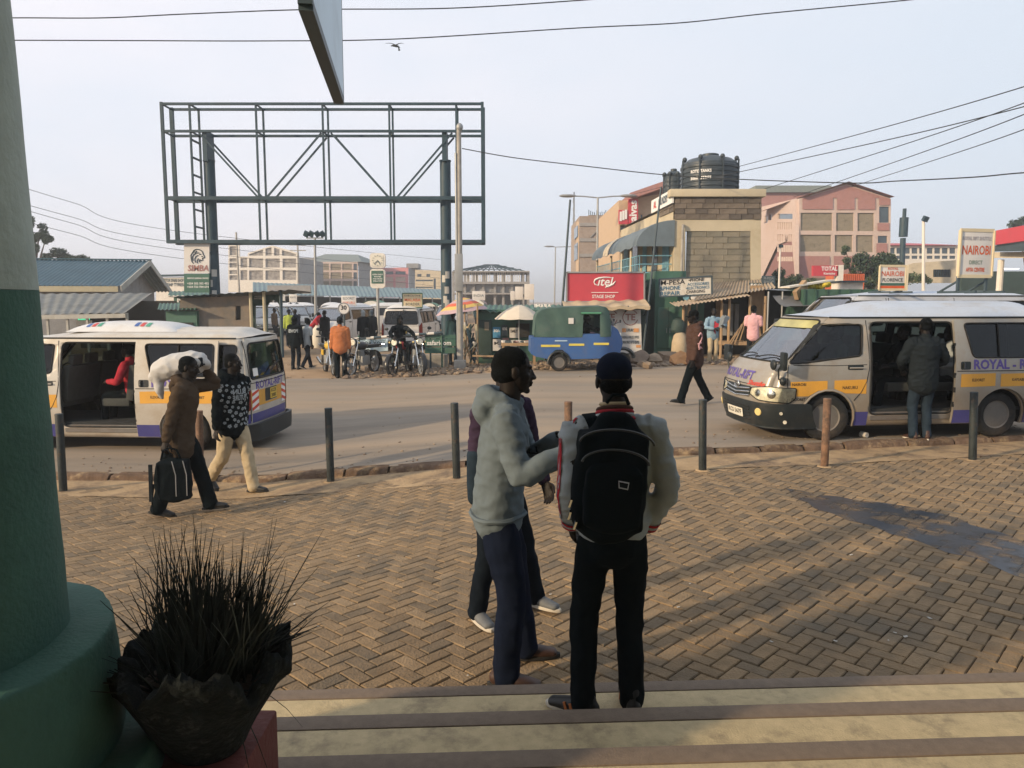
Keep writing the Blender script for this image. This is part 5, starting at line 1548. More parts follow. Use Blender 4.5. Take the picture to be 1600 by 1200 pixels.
def make_van(label, loc, rz, body, roofm, group=None, door_open=True, decals=True, banner=None, name='minibus', sill=True, high=0.0):
    t = thing(name, label, 'van', loc, rz, group)
    so = van_side_outline()
    left_holes = [WIN_F, OPEN if door_open else WIN_M, WIN_R]
    q = sheet(so, left_holes, lambda x, z: side_pt(x, z, 1), 0.14, 0.06, 0.0)
    sheet(so, [WIN_F, WIN_M, WIN_R], lambda x, z: side_pt(x, z, -1), 0.2, 0.08, 0.0, mb=q)
    # front
    zs = lin(0.20, ZT, 46)
    fo = [(yc(z), z) for z in zs] + [(-yc(z), z) for z in reversed(zs)]
    wsz0, wsz1 = 1.085, 1.665
    WS = rpoly([(-(yc(wsz0) - 0.02), wsz0), (yc(wsz0) - 0.02, wsz0), (yc(wsz1) - 0.03, wsz1), (-(yc(wsz1) - 0.03), wsz1)], 0.07)
    sheet(fo, [WS], lambda s, z: front_pt(s, z), 0.08, 0.03, mb=q)
    zs = lin(0.20, ZT, 14)
    ro = [(yb_(z), z) for z in zs] + [(-yb_(z), z) for z in reversed(zs)]
    WB = rpoly([(-0.70, 1.08), (0.70, 1.08), (0.64, 1.62), (-0.64, 1.62)], 0.09)
    sheet(ro, [WB], lambda s, z: rear_pt(s, z), 0.1, 0.08, mb=q)
    bo = q.build('body', [body, m_dark], t, angle=40)
    sd = bo.modifiers.new('shell', 'SOLIDIFY'); sd.thickness = 0.022; sd.offset = -1; sd.material_offset = 1
    # roof
    q = MB()
    def roof(a, tt, dz=0.0):
        y = tt * v_W(ZT); e = v_W(ZT) - abs(y)
        xf = v_xf(ZT) - BOW * min(1, abs(y) / yc(ZT)) ** 2 - arc_c(e, RFC)
        xb = v_xb(ZT) + 0.04 * min(1, abs(y) / yb_(ZT)) ** 2 + arc_c(e, RBC)
        x = xb + (xf - xb) * a
        crown = 0.225 * (max(0, 1 - abs(tt) ** 2.4)) ** 0.8
        fall = clamp(0.06 + 0.94 * sstep(-0.15, 1.25, xf - x)) * clamp(0.25 + 0.75 * sstep(0, 0.3, x - xb))
        rib = 0.006 * max(0, math.cos(tt * 26)) * sstep(0.6, 1.0, xf - x) * sstep(0.1, 0.5, x - xb) * (1 if abs(tt) < 0.85 else 0)
        return V((x, y, ZT + (crown + high * sstep(0, 0.4, 1 - abs(tt))) * fall + rib + dz))
    tl = [-1 + 2 * k / 72 for k in range(73)]
    tl = [math.copysign(abs(v) ** 0.8, v) for v in tl]
    q.grid(lambda a, b: roof(a ** 1.0, tl[int(round(b * 72))]), 40, 72)
    q.build('roof', roofm, t, angle=60)
    q = MB(); q.grid(lambda a, b: roof(a, tl[int(round(b * 72))], -0.045), 12, 72); q.build('headliner', m_dark, t)
    for sg in (1, -1):
        g = MB()
        pts = [side_pt(x, ZT, sg, 0.006) for x in lin(v_xf(ZT) - BOW - 0.1, -VL + 0.25, 40)]
        g.tube(pts, 0.012, n=6)
        g.build('rain_gutter', m_blkpl, t)
    # glass
    pane(WS, lambda s, z: front_pt(s, z, -0.008)).build('windscreen', g_clear, t)
    if banner:
        z0, z1 = 1.55, 1.66
        bp = [(-(yc(z0) - 0.05), z0), (yc(z0) - 0.05, z0), (yc(z1) - 0.05, z1), (-(yc(z1) - 0.05), z1)]
        sheet(bp, [], lambda s, z: front_pt(s, z, 0.003), 0.15, 0.06).build('sun_strip', banner, t)
    for sg in (1, -1):
        pane(WIN_F, lambda x, z: side_pt(x, z, sg, -0.01)).build('door_window', g_dark, t)
        if not (door_open and sg == 1):
            pane(WIN_M, lambda x, z: side_pt(x, z, sg, -0.01)).build('side_window', g_dark, t)
        pane(WIN_R, lambda x, z: side_pt(x, z, sg, -0.01)).build('side_window', g_dark, t)
    pane(WB, lambda s, z: rear_pt(s, z, -0.01)).build('rear_window', g_rear, t)
    rb = MB()
    rb.tube([front_pt(s, z, 0.002) for s, z in dense(WS)], 0.014, n=6, closed=True)
    rb.tube([rear_pt(s, z, 0.002) for s, z in dense(WB)], 0.014, n=6, closed=True)
    for sg in (1, -1):
        for wv in (WIN_F, WIN_R) + (() if (door_open and sg == 1) else (WIN_M,)):
            rb.tube([side_pt(x, z, sg, 0.001) for x, z in dense(wv)], 0.012, n=6, closed=True)
        if door_open and sg == 1:
            rb.tube([side_pt(x, z, sg, -0.004) for x, z in dense(OPEN)], 0.014, n=6, closed=True)
        # divider of the rear quarter window
        rb.tube([side_pt(-3.62, z, sg, 0.0) for z in lin(1.14, 1.60, 6)], 0.013, n=6)
    rb.build('window_rubber', m_rubber, t)
    sm = MB()
    for sg in (1, -1):
        sm.tube([side_pt(x, z, sg, 0.0005) for x, z in [(-0.40, 1.62 - 0.56), (-0.37, 0.98), (-0.36, 0.8), (-0.36, 0.55), (-0.37, 0.40), (-0.42, 0.24)]], 0.006, n=5)
        sm.tube([side_pt(x, z, sg, 0.0005) for x, z in [(-1.51, 1.66), (-1.53, 1.3), (-1.535, 1.0), (-1.50, 0.82), (-1.43, 0.68), (-1.33, 0.56)]], 0.006, n=5)
        sm.tube([side_pt(x, 1.045 + 0.02 * abs(x + 1), sg, -0.001) for x in lin(-0.45, -1.5, 12)], 0.005, n=5)
        sm.tube([side_pt(x, 0.955, sg, -0.001) for x in lin(-2.84, -4.3, 14)], 0.006, n=5)
        if not (door_open and sg == 1):
            for xx in (-1.56, -2.84):
                sm.tube([side_pt(xx, z, sg, 0.0005) for z in lin(0.3, 1.66, 12)], 0.006, n=5)
    sm.tube([front_pt(s, 0.755 + 0.0 * s, 0.0) for s in lin(-0.72, 0.72, 20)], 0.006, n=5)
    sm.build('shut_line', m_rubber, t)
    # arch flares
    for sg in (1, -1):
        for ax in (AXF, AXR):
            fl = MB(); fl.tube([side_pt(x, z, sg, 0.006) for x, z in arch(ax, 0.395)], 0.016, n=6)
            fl.build('arch_flare', body, t)
    # front details
    q = sheet(rrect(-1.30, 0.17, 1.30, 0.525, 0.05), [], lambda s, z: front_pt(s, z, 0.028), 0.08, 0.05, 0.03)
    bmp = q.build('front_bumper', m_blkpl, t)
    q = MB()
    for k in range(5):
        q.tube([front_pt(s, 0.27 + k * 0.045, 0.034) for s in lin(-0.42, 0.42, 11)], 0.008, n=5)
    q.build('lower_grille', m_rubber, t)
    for sg in (1, -1):
        q = MB(); c = front_pt(sg * 0.62, 0.40, 0.032); n_ = (front_pt(sg * 0.62, 0.40, 0.06) - c).normalized()
        q.cyl(c, c + n_ * 0.012, 0.055, 0.05, n=20); q.build('fog_lamp', m_amber, t)
        q = MB(); c = front_pt(sg * 0.86, 0.40, 0.03); n_ = (front_pt(sg * 0.86, 0.40, 0.06) - c).normalized(); q.cyl(c, c + n_ * 0.01, 0.022, n=12); q.build('reflector', m_lamp, t); q = MB()
        c = front_pt(sg * 0.88, 0.28, 0.03); q.cyl(c, c + n_ * 0.01, 0.026, n=12); q.build('reflector', m_lamp, t)
        hl = rpoly([(sg * 0.40, 0.625), (sg * 0.42, 0.715), (sg * 0.70, 0.752), (sg * 1.06, 0.742), (sg * 1.07, 0.60), (sg * 0.98, 0.535), (sg * 0.60, 0.56)], 0.03)
        o_ = sheet(hl, [], lambda s, z: front_pt(s, z, 0.004), 0.05, 0.05).build('headlight', m_lamp, t)
        for (ss, zz, rr) in ((0.58, 0.655, 0.055), (0.76, 0.65, 0.06)):
            c = front_pt(sg * ss, zz, 0.006); n_ = (front_pt(sg * ss, zz, 0.03) - c).normalized()
            q = MB(); q.cyl(c, c + n_ * 0.006, rr, rr * 0.7, n=18)
            q.build('bulb_bowl', m_chrome, o_)
        sheet(hl, [], lambda s, z: front_pt(s, z, 0.018), 0.06, 0.06).build('lens', g_lens, o_)
        rl = MB(); rl.tube([front_pt(s, z, 0.008) for s, z in dense(hl)], 0.007, n=5, closed=True); rl.build('trim', m_blkpl, o_)
    gr_ = sheet(rpoly([(-0.40, 0.575), (0.40, 0.575), (0.41, 0.725), (-0.41, 0.725)], 0.04), [], lambda s, z: front_pt(s, z, 0.003), 0.08, 0.08).build('grille', m_blkpl, t)
    for zz in (0.60, 0.65, 0.70):
        q = MB(); q.tube([front_pt(s, zz - 0.03 * (1 - abs(s) / 0.4), 0.014) for s in lin(-0.40, 0.40, 15)], 0.012, n=6); q.build('grille_bar', m_chrome, gr_)
    q = MB(); q.tube([front_pt(0.075 * math.cos(a), 0.715 + 0.048 * math.sin(a), 0.02) for a in lin(0, 6.283, 22)[:-1]], 0.008, n=5, closed=True)
    q.tube([front_pt(0.03 * math.cos(a), 0.722 + 0.042 * math.sin(a), 0.02) for a in lin(0, 6.283, 18)[:-1]], 0.006, n=5, closed=True)
    q.build('badge', m_chrome, t)
    # wipers
    for s0, s1 in ((-0.52, 0.02), (0.06, 0.60)):
        q = MB(); q.tube([front_pt(s0 + (s1 - s0) * k / 8, 1.10 + 0.055 * math.sin(k / 8 * 2.2), 0.022) for k in range(9)], 0.009, n=5)
        q.build('wiper', m_rubber, t)
    # mirrors
    for sg in (1, -1):
        q = MB()
        b = front_pt(sg * 0.86, 0.84, 0.0); p1 = b + V((0.09, 0.02 * sg, 0.03)); p2 = p1 + V((0.02, 0.02 * sg, 0.13)); p3 = p2 + V((-0.02, 0.06 * sg, 0.09))
        q.ell(b + V((0.03, 0.02 * sg, 0)), (0.05, 0.05, 0.06), nu=10, nv=8)
        q.tube([b, p1, p2, p3], 0.012, n=6)
        q.tube([p3, p3 + V((0.04, -0.13 * sg, -0.02))], 0.009, n=6)
        q.ell(p3 + V((0.04, -0.17 * sg, -0.03)), (0.035, 0.075, 0.075), nu=14, nv=8)
        arm_ = q.build('mirror', m_blkpl, t)
        q = MB(); q.box(p3 + V((-0.01, 0.02 * sg, 0.03)), (0.06, 0.155, 0.25), rot=Euler((0, 0, -0.15 * sg))); q.build('housing', m_blkpl, arm_, bevel=0.02)
        q = MB(); q.box(p3 + V((-0.043, 0.02 * sg, 0.03)), (0.006, 0.13, 0.22), rot=Euler((0, 0, -0.15 * sg))); q.build('mirror_glass', m_chrome, arm_)
    # door handles
    for sg in (1, -1):
        q = sheet(rrect(-1.45, 0.985, -1.22, 1.055, 0.02), [], lambda x, z: side_pt(x, z, sg, 0.002), 0.1, 0.05); h_ = q.build('door_handle', m_blkpl, t)
        q = MB(); q.tube([side_pt(x, 1.012, sg, 0.022) for x in lin(-1.44, -1.24, 6)], 0.011, n=6); q.build('grip', m_silver, h_)
    # number plate
    pl = sheet(rrect(-0.26, 0.285, 0.26, 0.40, 0.012), [], lambda s, z: front_pt(s, z, 0.045), 0.1, 0.1).build('number_plate', m_plate, t)
    q = MB(); lettering(q, 'KCS 567F' if decals else 'KBX 412', None, None, None, 0.085, 0.002, width=0.44, mapf=lambda a, b: front_pt(a, 0.342 + b, 0.0465)); q.build('lettering', m_blackl, pl)
    # rear details
    for sg in (1, -1):
        tl_ = rpoly([(sg * 0.74, 0.62), (sg * 0.86, 0.60), (sg * 0.90, 0.64), (sg * 0.885, 1.12), (sg * 0.82, 1.16), (sg * 0.74, 1.02)], 0.03)
        sheet(tl_, [], lambda s, z: rear_pt(s, z, 0.012), 0.05, 0.08).build('tail_lamp', m_tail, t)
    sheet(rrect(-0.92, 0.16, 0.92, 0.42, 0.05), [], lambda s, z: rear_pt(s, z, 0.06 - 0.02 * abs(z - 0.3)), 0.08, 0.05, 0.05).build('rear_bumper', m_blkpl, t)
    rp = sheet(rrect(-0.24, 0.70, 0.24, 0.90, 0.02), [], lambda s, z: rear_pt(s, z, 0.006), 0.1, 0.1).build('plate_recess', m_blkpl, t)
    pp_ = sheet(rrect(-0.22, 0.715, 0.06, 0.885, 0.01), [], lambda s, z: rear_pt(s, z, 0.012), 0.1, 0.1).build('number_plate', m_yplate, t)
    q = MB()
    for tx_, zz in (('KCB', 0.84), ('208S', 0.76)):
        lettering(q, tx_, None, None, None, 0.075, 0.002, width=0.2, mapf=lambda a, b, zz=zz: rear_pt(-0.08 - a, zz + b, 0.0135))
    q.build('lettering', m_blackl, pp_)
    q = MB(); q.tube([rear_pt(s, 1.02, 0.008) for s in lin(-0.76, 0.76, 12)], 0.006, n=5)
    for sg in (1, -1): q.tube([rear_pt(sg * (0.73 - 0.03 * max(0, z - 1) / 0.6), z, 0.003) for z in lin(0.45, 1.66, 10)], 0.006, n=5)
    q.build('tailgate_line', m_rubber, t)
    q = MB(); q.tube([rear_pt(0.05 - 0.5 * k / 8, 1.13 + 0.16 * math.sin(k / 8 * 1.5), 0.03) for k in range(9)], 0.011, n=5); q.build('rear_wiper', m_rubber, t)
    # wheels
    for ax in (AXF, AXR):
        for sg in (1, -1):
            wh = bpy.data.objects.new('wheel', None); COL.objects.link(wh); wh.parent = t
            wh.location = (ax, sg * 0.735, 0.325); wh.rotation_euler = (0, 0, 0 if sg == 1 else math.pi)
            if ax == AXF and sg == 1: wh.rotation_euler = (0, 0, -0.12)
            inst('tyre', TYRE, wh); inst('rim', RIM, wh)
    for ax in (AXF, AXR):
        for sg in (1, -1):
            q = MB()
            pts = arch(ax, 0.40)
            for i in range(len(pts) - 1):
                a, b = pts[i], pts[i + 1]
                ya, yb2 = side_y(a[0], max(0.2, a[1])) - 0.02, side_y(b[0], max(0.2, b[1])) - 0.02
                q.face([(a[0], sg * ya, a[1]), (b[0], sg * yb2, b[1]), (b[0], sg * 0.45, b[1]), (a[0], sg * 0.45, a[1])])
            q.face([(p[0], sg * 0.45, p[1]) for p in pts])
            q.build('wheel_well', m_rubber, t, fixn=False)
    q = MB(); q.box((-2.25, 0, 0.33), (4.1, 0.9, 0.16)); q.box((-2.2, 0, 0.235), (3.0, 0.5, 0.1)); q.build('underbody', m_rubber, t)
    q = MB(); q.box((-2.40, 0, 0.405), (3.6, 1.56, 0.04)); q.build('cabin_floor', m_dark, t)
    # interior
    for x in (-2.25, -2.98, -3.75): seat_bench(t, x, 1.25, -0.08, m_seat)
    seat_bench(t, -1.30, 0.45, -0.38, m_seat); seat_bench(t, -1.30, 0.80, 0.30, m_seat)
    q = MB(); q.box((-0.52, 0, 0.95), (0.34, 1.46, 0.30)); q.build('dashboard', m_dark, t, bevel=0.06)
    sw = MB(); sw.X = Matrix.Translation((-0.80, -0.38, 1.08)) @ Matrix.Rotation(R(55), 4, 'Y')
    sw.tube([(0.19 * math.cos(a), 0.19 * math.sin(a), 0) for a in lin(0, 6.283, 25)[:-1]], 0.014, n=6, closed=True)
    for a in (0, 2.1, 4.2): sw.tube([(0, 0, -0.02), (0.19 * math.cos(a), 0.19 * math.sin(a), 0)], 0.014, n=5)
    sw.build('steering_wheel', m_blkpl, t)
    if sill:
        for sg in (1, -1):
            for xa, xb in ((-1.36, -1.55), (-2.83, -3.08), (-3.92, -4.40)) if sg == 1 and door_open else ((-1.36, -3.08), (-3.92, -4.40)):
                sheet([(xa, 0.205), (xb, 0.205), (xb, 0.40 if xb < -2 else 0.40), (xa, 0.40)], [], lambda x, z: side_pt(x, z, sg, 0.003), 0.12, 0.08).build('sill_band', m_blue, t)
        sheet([(-0.86, 0.42), (0.86, 0.42), (0.86, 0.56), (-0.86, 0.56)], [], lambda s, z: rear_pt(s, z, 0.004), 0.1, 0.08).build('sill_band', m_blue, t)
    if door_open:
        dp = [(-2.76, 0.24), (-4.02, 0.24), (-4.02, 1.655), (-2.76, 1.655)]
        dq = [(-2.76, 0.24)] + [p for p in arch(AXR, 0.40, 0.24) if p[0] > -4.02] + [(-4.02, 0.5), (-4.02, 1.655), (-2.76, 1.655)]
        d_ = sheet(rpoly(dq, 0.02, 2), [WIN_D], lambda x, z: side_pt(x, z, 1, 0.085), 0.12, 0.06, 0.035).build('sliding_door', body, t, angle=40)
        pane(WIN_D, lambda x, z: side_pt(x, z, 1, 0.068)).build('window', g_dark, d_)
        q = MB(); q.tube([side_pt(x, z, 1, 0.087) for x, z in dense(WIN_D)], 0.011, n=6, closed=True)
        q.tube([side_pt(-3.42, z, 1, 0.08) for z in lin(1.13, 1.60, 6)], 0.012, n=6)
        q.build('window_rubber', m_rubber, d_)
        sheet(rrect(-2.98, 0.975, -2.83, 1.085, 0.02), [], lambda x, z: side_pt(x, z, 1, 0.09), 0.1, 0.1).build('handle', m_blkpl, d_)
        q = MB(); q.tube([side_pt(-2.865, z, 1, 0.105) for z in lin(0.985, 1.075, 4)], 0.012, n=6); q.build('grip', m_chrome, d_)
        q = MB(); q.tube([side_pt(x, 0.955, 1, 0.086) for x in lin(-2.78, -4.0, 12)], 0.006, n=5)
        for zz in (0.5, 0.7, 0.9, 1.3): q.box(side_pt(-2.757, zz, 1, 0.07), (0.02, 0.03, 0.07))
        q.build('door_edge', m_rubber, d_)
        sheet([(-2.765, 0.245), (-3.11, 0.245), (-3.11, 0.42), (-2.765, 0.42)], [], lambda x, z: side_pt(x, z, 1, 0.088), 0.1, 0.08).build('sill_band', m_blue, d_)
        sl = MB()
        sl.box((-2.19, 0.66, 0.365), (1.20, 0.30, 0.03)); sl.box((-2.19, 0.80, 0.31), (1.2, 0.05, 0.06))
        for k in range(9): sl.box((-2.19, 0.56 + 0.028 * k, 0.384), (1.12, 0.012, 0.008))
        sl.build('step_plate', m_alloy, t)
    if decals:
        zof = lambda x: 0.62 + 0.022 * (-x)
        segs = [(-0.40, -0.93), (-1.03, -1.50)] + ([] if door_open else [(-1.62, -2.2)])
        for a, b in segs:
            o_ = [(a, zof(a)), (b, zof(b)), (b, zof(b) + 0.20), (a, zof(a) + 0.20)]
            if a == -1.03: o_ = [(a, zof(a) + 0.085), (-1.2, zof(a) + 0.02), (b, zof(b)), (b, zof(b) + 0.2), (a, zof(a) + 0.2)]
            if a == -0.40: o_ = [(a, zof(a)), (-0.66, zof(a)), (-0.80, 0.705), (b, 0.712), (b, zof(b) + 0.2), (a, zof(a) + 0.2)]
            sheet(o_, [], lambda x, z: side_pt(x, z, 1, 0.003), 0.12, 0.1).build('yellow_band', m_yel, t)
        for a, b in [(-1.62, -2.3), (-2.4, -3.0), (-3.9, -4.36), (-0.40, -0.6)]:
            if a > -0.5: continue
            sheet([(a, zof(a)), (b, zof(b)), (b, zof(b) + 0.2), (a, zof(a) + 0.2)], [], lambda x, z: side_pt(x, z, -1, 0.003), 0.12, 0.1).build('yellow_band', m_yel, t)
        sheet([(-4.04, zof(-4.04)), (-4.36, zof(-4.3)), (-4.36, zof(-4.3) + 0.2), (-4.04, zof(-4.04) + 0.2)], [], lambda x, z: side_pt(x, z, 1, 0.003), 0.12, 0.1).build('yellow_band', m_yel, t)
        sheet([(-0.73, 0.66), (0.73, 0.66), (0.73, 0.90), (-0.73, 0.90)], [rrect(-0.25, 0.69, 0.25, 0.895, 0.01)], lambda s, z: rear_pt(s, z, 0.004), 0.1, 0.1).build('yellow_band', m_yel, t)
        lt = MB()
        sp = lambda x0, z0, off: (lambda a, b: side_pt(x0 - a, z0 + b, 1, off))
        lettering(lt, 'NAIROBI', None, None, None, 0.055, 0.001, width=0.2, mapf=sp(-0.52, 0.79, 0.0045))
        lettering(lt, 'ELDORET', None, None, None, 0.055, 0.001, width=0.2, mapf=sp(-0.52, 0.585, 0.0045))
        lettering(lt, 'NAKURU', None, None, None, 0.06, 0.001, width=0.22, mapf=sp(-1.26, 0.74, 0.0045))
        lt.build('route_lettering', m_blackl, t)
        lt = MB()
        lettering(lt, 'ROYAL-RIFT', None, None, None, 0.21, 0.006, width=0.98, mapf=lambda a, b: front_pt(-0.12 + a, 0.865 + b * 0.8, 0.009))
        lettering(lt, 'ROYAL-RIFT', None, None, None, 0.19, 0.006, width=1.12, mapf=lambda a, b: rear_pt(-a, 0.97 + b * 0.85, 0.004))
        lt.build('name_lettering', m_purp, t)
        lt = MB(); lettering(lt, 'Shuttle', None, None, None, 0.11, 0.003, width=0.38, shear=0.3, mapf=lambda a, b: front_pt(0.48 + a, 0.775 + b * 0.8, 0.009)); lt.build('red_lettering', m_redl, t)
        if door_open:
            lt = MB(); lettering(lt, 'ROYAL - RIFT', None, None, None, 0.175, 0.006, width=1.02, mapf=sp(-3.53, 1.035, 0.0885)); lt.build('name_lettering', m_purp, d_)
            q = MB()
            for a, b in ((-2.84, -3.36), (-3.44, -4.0)):
                sheet([(a, 0.735), (b, 0.745), (b, 0.925), (a, 0.915)], [], lambda x, z: side_pt(x, z, 1, 0.088), 0.12, 0.1).build('yellow_band', m_yel, d_)
            lt = MB(); lettering(lt, 'ELDORET', None, None, None, 0.055, 0.001, width=0.19, mapf=sp(-3.1, 0.83, 0.0895)); lettering(lt, 'KAPSABET', None, None, None, 0.055, 0.001, width=0.22, mapf=sp(-3.72, 0.83, 0.0895)); lt.build('route_lettering', m_blackl, d_)
        # hazard chevrons on the tail
        for sg in (1, -1):
            q, q2 = MB(), MB()
            x0, x1 = (0.48, 0.70) if sg == 1 else (-0.70, -0.48)
            sheet([(x0, 0.60), (x1, 0.60), (x1, 0.92), (x0, 0.92)], [], lambda s, z: rear_pt(s, z, 0.006), 0.1, 0.1, mb=q)
            for k in range(3):
                z = 0.60 + k * 0.11
                sheet([(x0, z + (0 if sg < 0 else 0.06)), (x1, z + (0.06 if sg < 0 else 0)), (x1, min(0.92, z + (0.11 if sg < 0 else 0.05))), (x0, min(0.92, z + (0.05 if sg < 0 else 0.11)))], [], lambda s, z_: rear_pt(s, z_, 0.008), 0.1, 0.1, mb=q2)
            q.build('reflective_sticker', m_whitel, t); q2.build('red_stripe', m_redl, t)
        q = MB(); sheet(rrect(0.44, 1.12, 0.60, 1.24, 0.01), [], lambda s, z: rear_pt(s, z, 0.004), 0.1, 0.1, mb=q); q.build('notice', m_whitel, t)
    return t

# right van
def heading(a, b):
    d = b - a
    return math.atan2(d.y, d.x)
fw = G(1290, 689); rw_ = G(1560, 683)
hd = math.atan2(fw.y - rw_.y, fw.x - rw_.x)
def van_origin(p_axle, hd, ax, sg=1, yoff=0.83):
    """world position of the van's origin when the wheel at local (ax, yoff) stands at p_axle"""
    c, s = math.cos(hd), math.sin(hd)
    return V((p_axle.x - (ax * c - yoff * s), p_axle.y - (ax * s + yoff * c), p_axle.z))
vr = make_van('silver shuttle minibus on the right, yellow bands, sliding door open, route board on roof', van_origin(fw, hd, AXF), hd, m_silver, m_roofp, 'shuttle minibuses parked at the kerb', banner=mat('yellow_green_strip', (0.36, 0.34, 0.14), rough=0.4, var=0.3, vscale=3))
VAN_R = vr
# left van
rear_near = V((-3.93, 11.15, 0)); hdl = math.pi - 0.055
c_, s_ = math.cos(hdl), math.sin(hdl)
lx, ly = -VL + 0.05, 0.80
ol_ = V((rear_near.x - (lx * c_ - ly * s_), rear_near.y - (lx * s_ + ly * c_), gz(-5.5, 12)))
vl = make_van('off white shuttle minibus behind the man with the sack, its tail and open door showing', ol_, hdl, m_whitev, m_whitev, 'shuttle minibuses parked at the kerb', banner=m_green_tint, high=-0.08)
VAN_L = vl
# roof pod of the left van
q = MB()
def pod(a, b):
    x = -3.2 + 1.75 * a; y = (b - 0.5) * 0.95
    h = 0.13 * (max(0, 1 - abs(2 * a - 1) ** 3.2)) ** 0.7 * (max(0, 1 - abs(2 * b - 1) ** 4)) ** 0.6
    return V((x, y, ZT + 0.115 + h - 0.03 * (abs(2 * b - 1) ** 2)))
q.grid(pod, 24, 20); pd = q.build('roof_pod', m_plainw, vl)
for nm, colr, dx in (('red_stripe', (0.5, 0.06, 0.05), 0.0), ('blue_stripe', (0.05, 0.12, 0.35), 0.09), ('green_stripe', (0.06, 0.3, 0.2), -0.09)):
    q = MB()
    for x0 in (0.30, 0.74):
        def pst(a, b, x0=x0, dx=dx):
            aa = x0 + dx / 1.75 + 0.035 * a; bb = 0.80 + 0.14 * b
            p = pod(aa, bb); return p + V((0, 0.004, 0.004))
        q.grid(pst, 4, 8)
    q.build(nm, mat('pod_' + nm, colr, rough=0.5), pd)
# second van, parked behind the right one
m_silver2 = mat('grey_blue_van_paint', (0.42, 0.44, 0.47), rough=0.33, metal=0.2, var=0.05, dirt=(0.3, 0.27, 0.23), dlo=0.5, dhi=0.85)
p2_ = P(1228, 560, 17.3); p2_.z = gz(p2_.x, p2_.y)
v2 = make_van('silver minibus parked behind the right van so that only its windows and roof show', V((p2_.x, p2_.y, p2_.z)), math.pi + 0.10, m_silver2, m_roofp, 'minibuses waiting in the yard', door_open=False, decals=False, high=-0.13)
v2.scale = (1.2, 1.2, 1.2)

# plain white vans in the yard beyond the road
WHITE = make_van('white minibus', (0, 0, 0), 0, m_plainw, m_plainw, 'minibuses waiting in the yard', door_open=False, decals=False, sill=False)
used_white = [False]
def white_van(label, px, Y, rz, zpx=None):
    o = WHITE if not used_white[0] else copy_tree(WHITE)
    used_white[0] = True
    p = P(px, 480, Y)
    o.location = (p.x, p.y, gz(p.x, p.y) + 0.02); o.rotation_euler = (0, 0, rz); o['label'] = label; o['group'] = 'minibuses waiting in the yard'
    return o
# ================================================================== STREET STRUCTURES
def bars(parent, name, segs, w, m, h=None):
    for a, b in segs:
        q = MB(); q.bar(a, b, w, h); q.build(name, m, parent)
bb = thing('billboard_frame', 'tall empty steel billboard frame on two round columns across the road', 'billboard')
cb = lambda x, y: (240 + x / 3.019, 150 + y / 3.019)
YF, YBk = 28.0, 28.8
xl, xr = P(*cb(55, 400), YF).x, P(*cb(1552, 400), YF).x
zt, zb_, z1, z2 = P(*cb(800, 37), YF).z, P(*cb(800, 687), YF).z, P(*cb(800, 166), YF).z, P(*cb(800, 482), YF).z
for Yf in (YF, YBk):
    bars(bb, 'rail', [(V((xl, Yf, z)), V((xr, Yf, z))) for z in (zt, z1)], 0.085, m_steel)
    bars(bb, 'beam', [(V((xl, Yf, z)), V((xr, Yf, z))) for z in (z2, zb_)], 0.13, m_steel)
    bars(bb, 'end_post', [(V((x, Yf, zb_ - 0.06)), V((x, Yf, zt + 0.06))) for x in (xl, xr)], 0.10 if Yf == YF else 0.13, m_steel)
    bars(bb, 'upright', [(V((xl + (xr - xl) * k, Yf + 0.02, zb_)), V((xl + (xr - xl) * k, Yf + 0.02, zt + 0.05))) for k in (0.086, 0.293, 0.501, 0.709, 0.918)], 0.065, m_steel)
    fx = lambda k: xl + (xr - xl) * k
    bars(bb, 'brace', [(V((fx(0.115), Yf + 0.05, z1 - 0.1)), V((fx(0.288), Yf + 0.05, z2 + 0.05))), (V((fx(0.495), Yf + 0.05, z1 - 0.05)), V((fx(0.318), Yf + 0.05, z2 + 0.05))),
                       (V((fx(0.525), Yf + 0.05, z1 - 0.05)), V((fx(0.70), Yf + 0.05, z2 + 0.05))), (V((fx(0.905), Yf + 0.05, z1 - 0.05)), V((fx(0.73), Yf + 0.05, z2 + 0.05)))], 0.06, m_steel)
for z in (zt, z1, z2, zb_):
    bars(bb, 'cross_tie', [(V((fx(k), YF, z)), V((fx(k), YBk, z))) for k in (0.0, 0.086, 0.293, 0.501, 0.709, 0.918, 1.0)], 0.05, m_steel)
for i in range(6):
    z = zb_ + 0.55 + i * 0.62
    bars(bb, 'ladder_rung', [(V((fx(0.086), YF, z)), V((fx(0.086), YBk, z)))], 0.06, m_steel)
for px in (333, 697):
    q = MB(); x = P(px, 400, 28.4).x; g0 = gz(x, 28.4)
    zt_ = P(px, 252, 28.4).z
    q.cyl((x, 28.4, g0 - 0.3), (x, 28.4, zt_), 0.20, n=24); c_ = q.build('column', m_steel, bb)
    q = MB(); q.box((x, 28.4, (zt_ + z1) / 2), (0.16, 0.7, z1 - zt_ + 0.1)); q.build('head_post', m_steel, bb)
    q = MB(); q.cyl((x, 28.4, zt_ - 0.01), (x, 28.4, zt_ + 0.03), 0.22, n=24); q.build('cap_plate', m_steel, bb)
    for k in range(5):
        an = -math.pi / 2 + rnd.uniform(-0.5, 0.5); zz = 1.8 + rnd.uniform(0, 1.3)
        q = MB(); q.X = Matrix.Translation((x, 28.4, zz)) @ Matrix.Rotation(an + math.pi / 2, 4, 'Z')
        w = rnd.uniform(0.6, 1.0); q.grid(lambda u, v: V((0.205 * math.sin((u - 0.5) * w), -0.205 * math.cos((u - 0.5) * w), (v - .5) * 0.26)), 4, 1); q.build('pasted_notice', m_paper, c_)

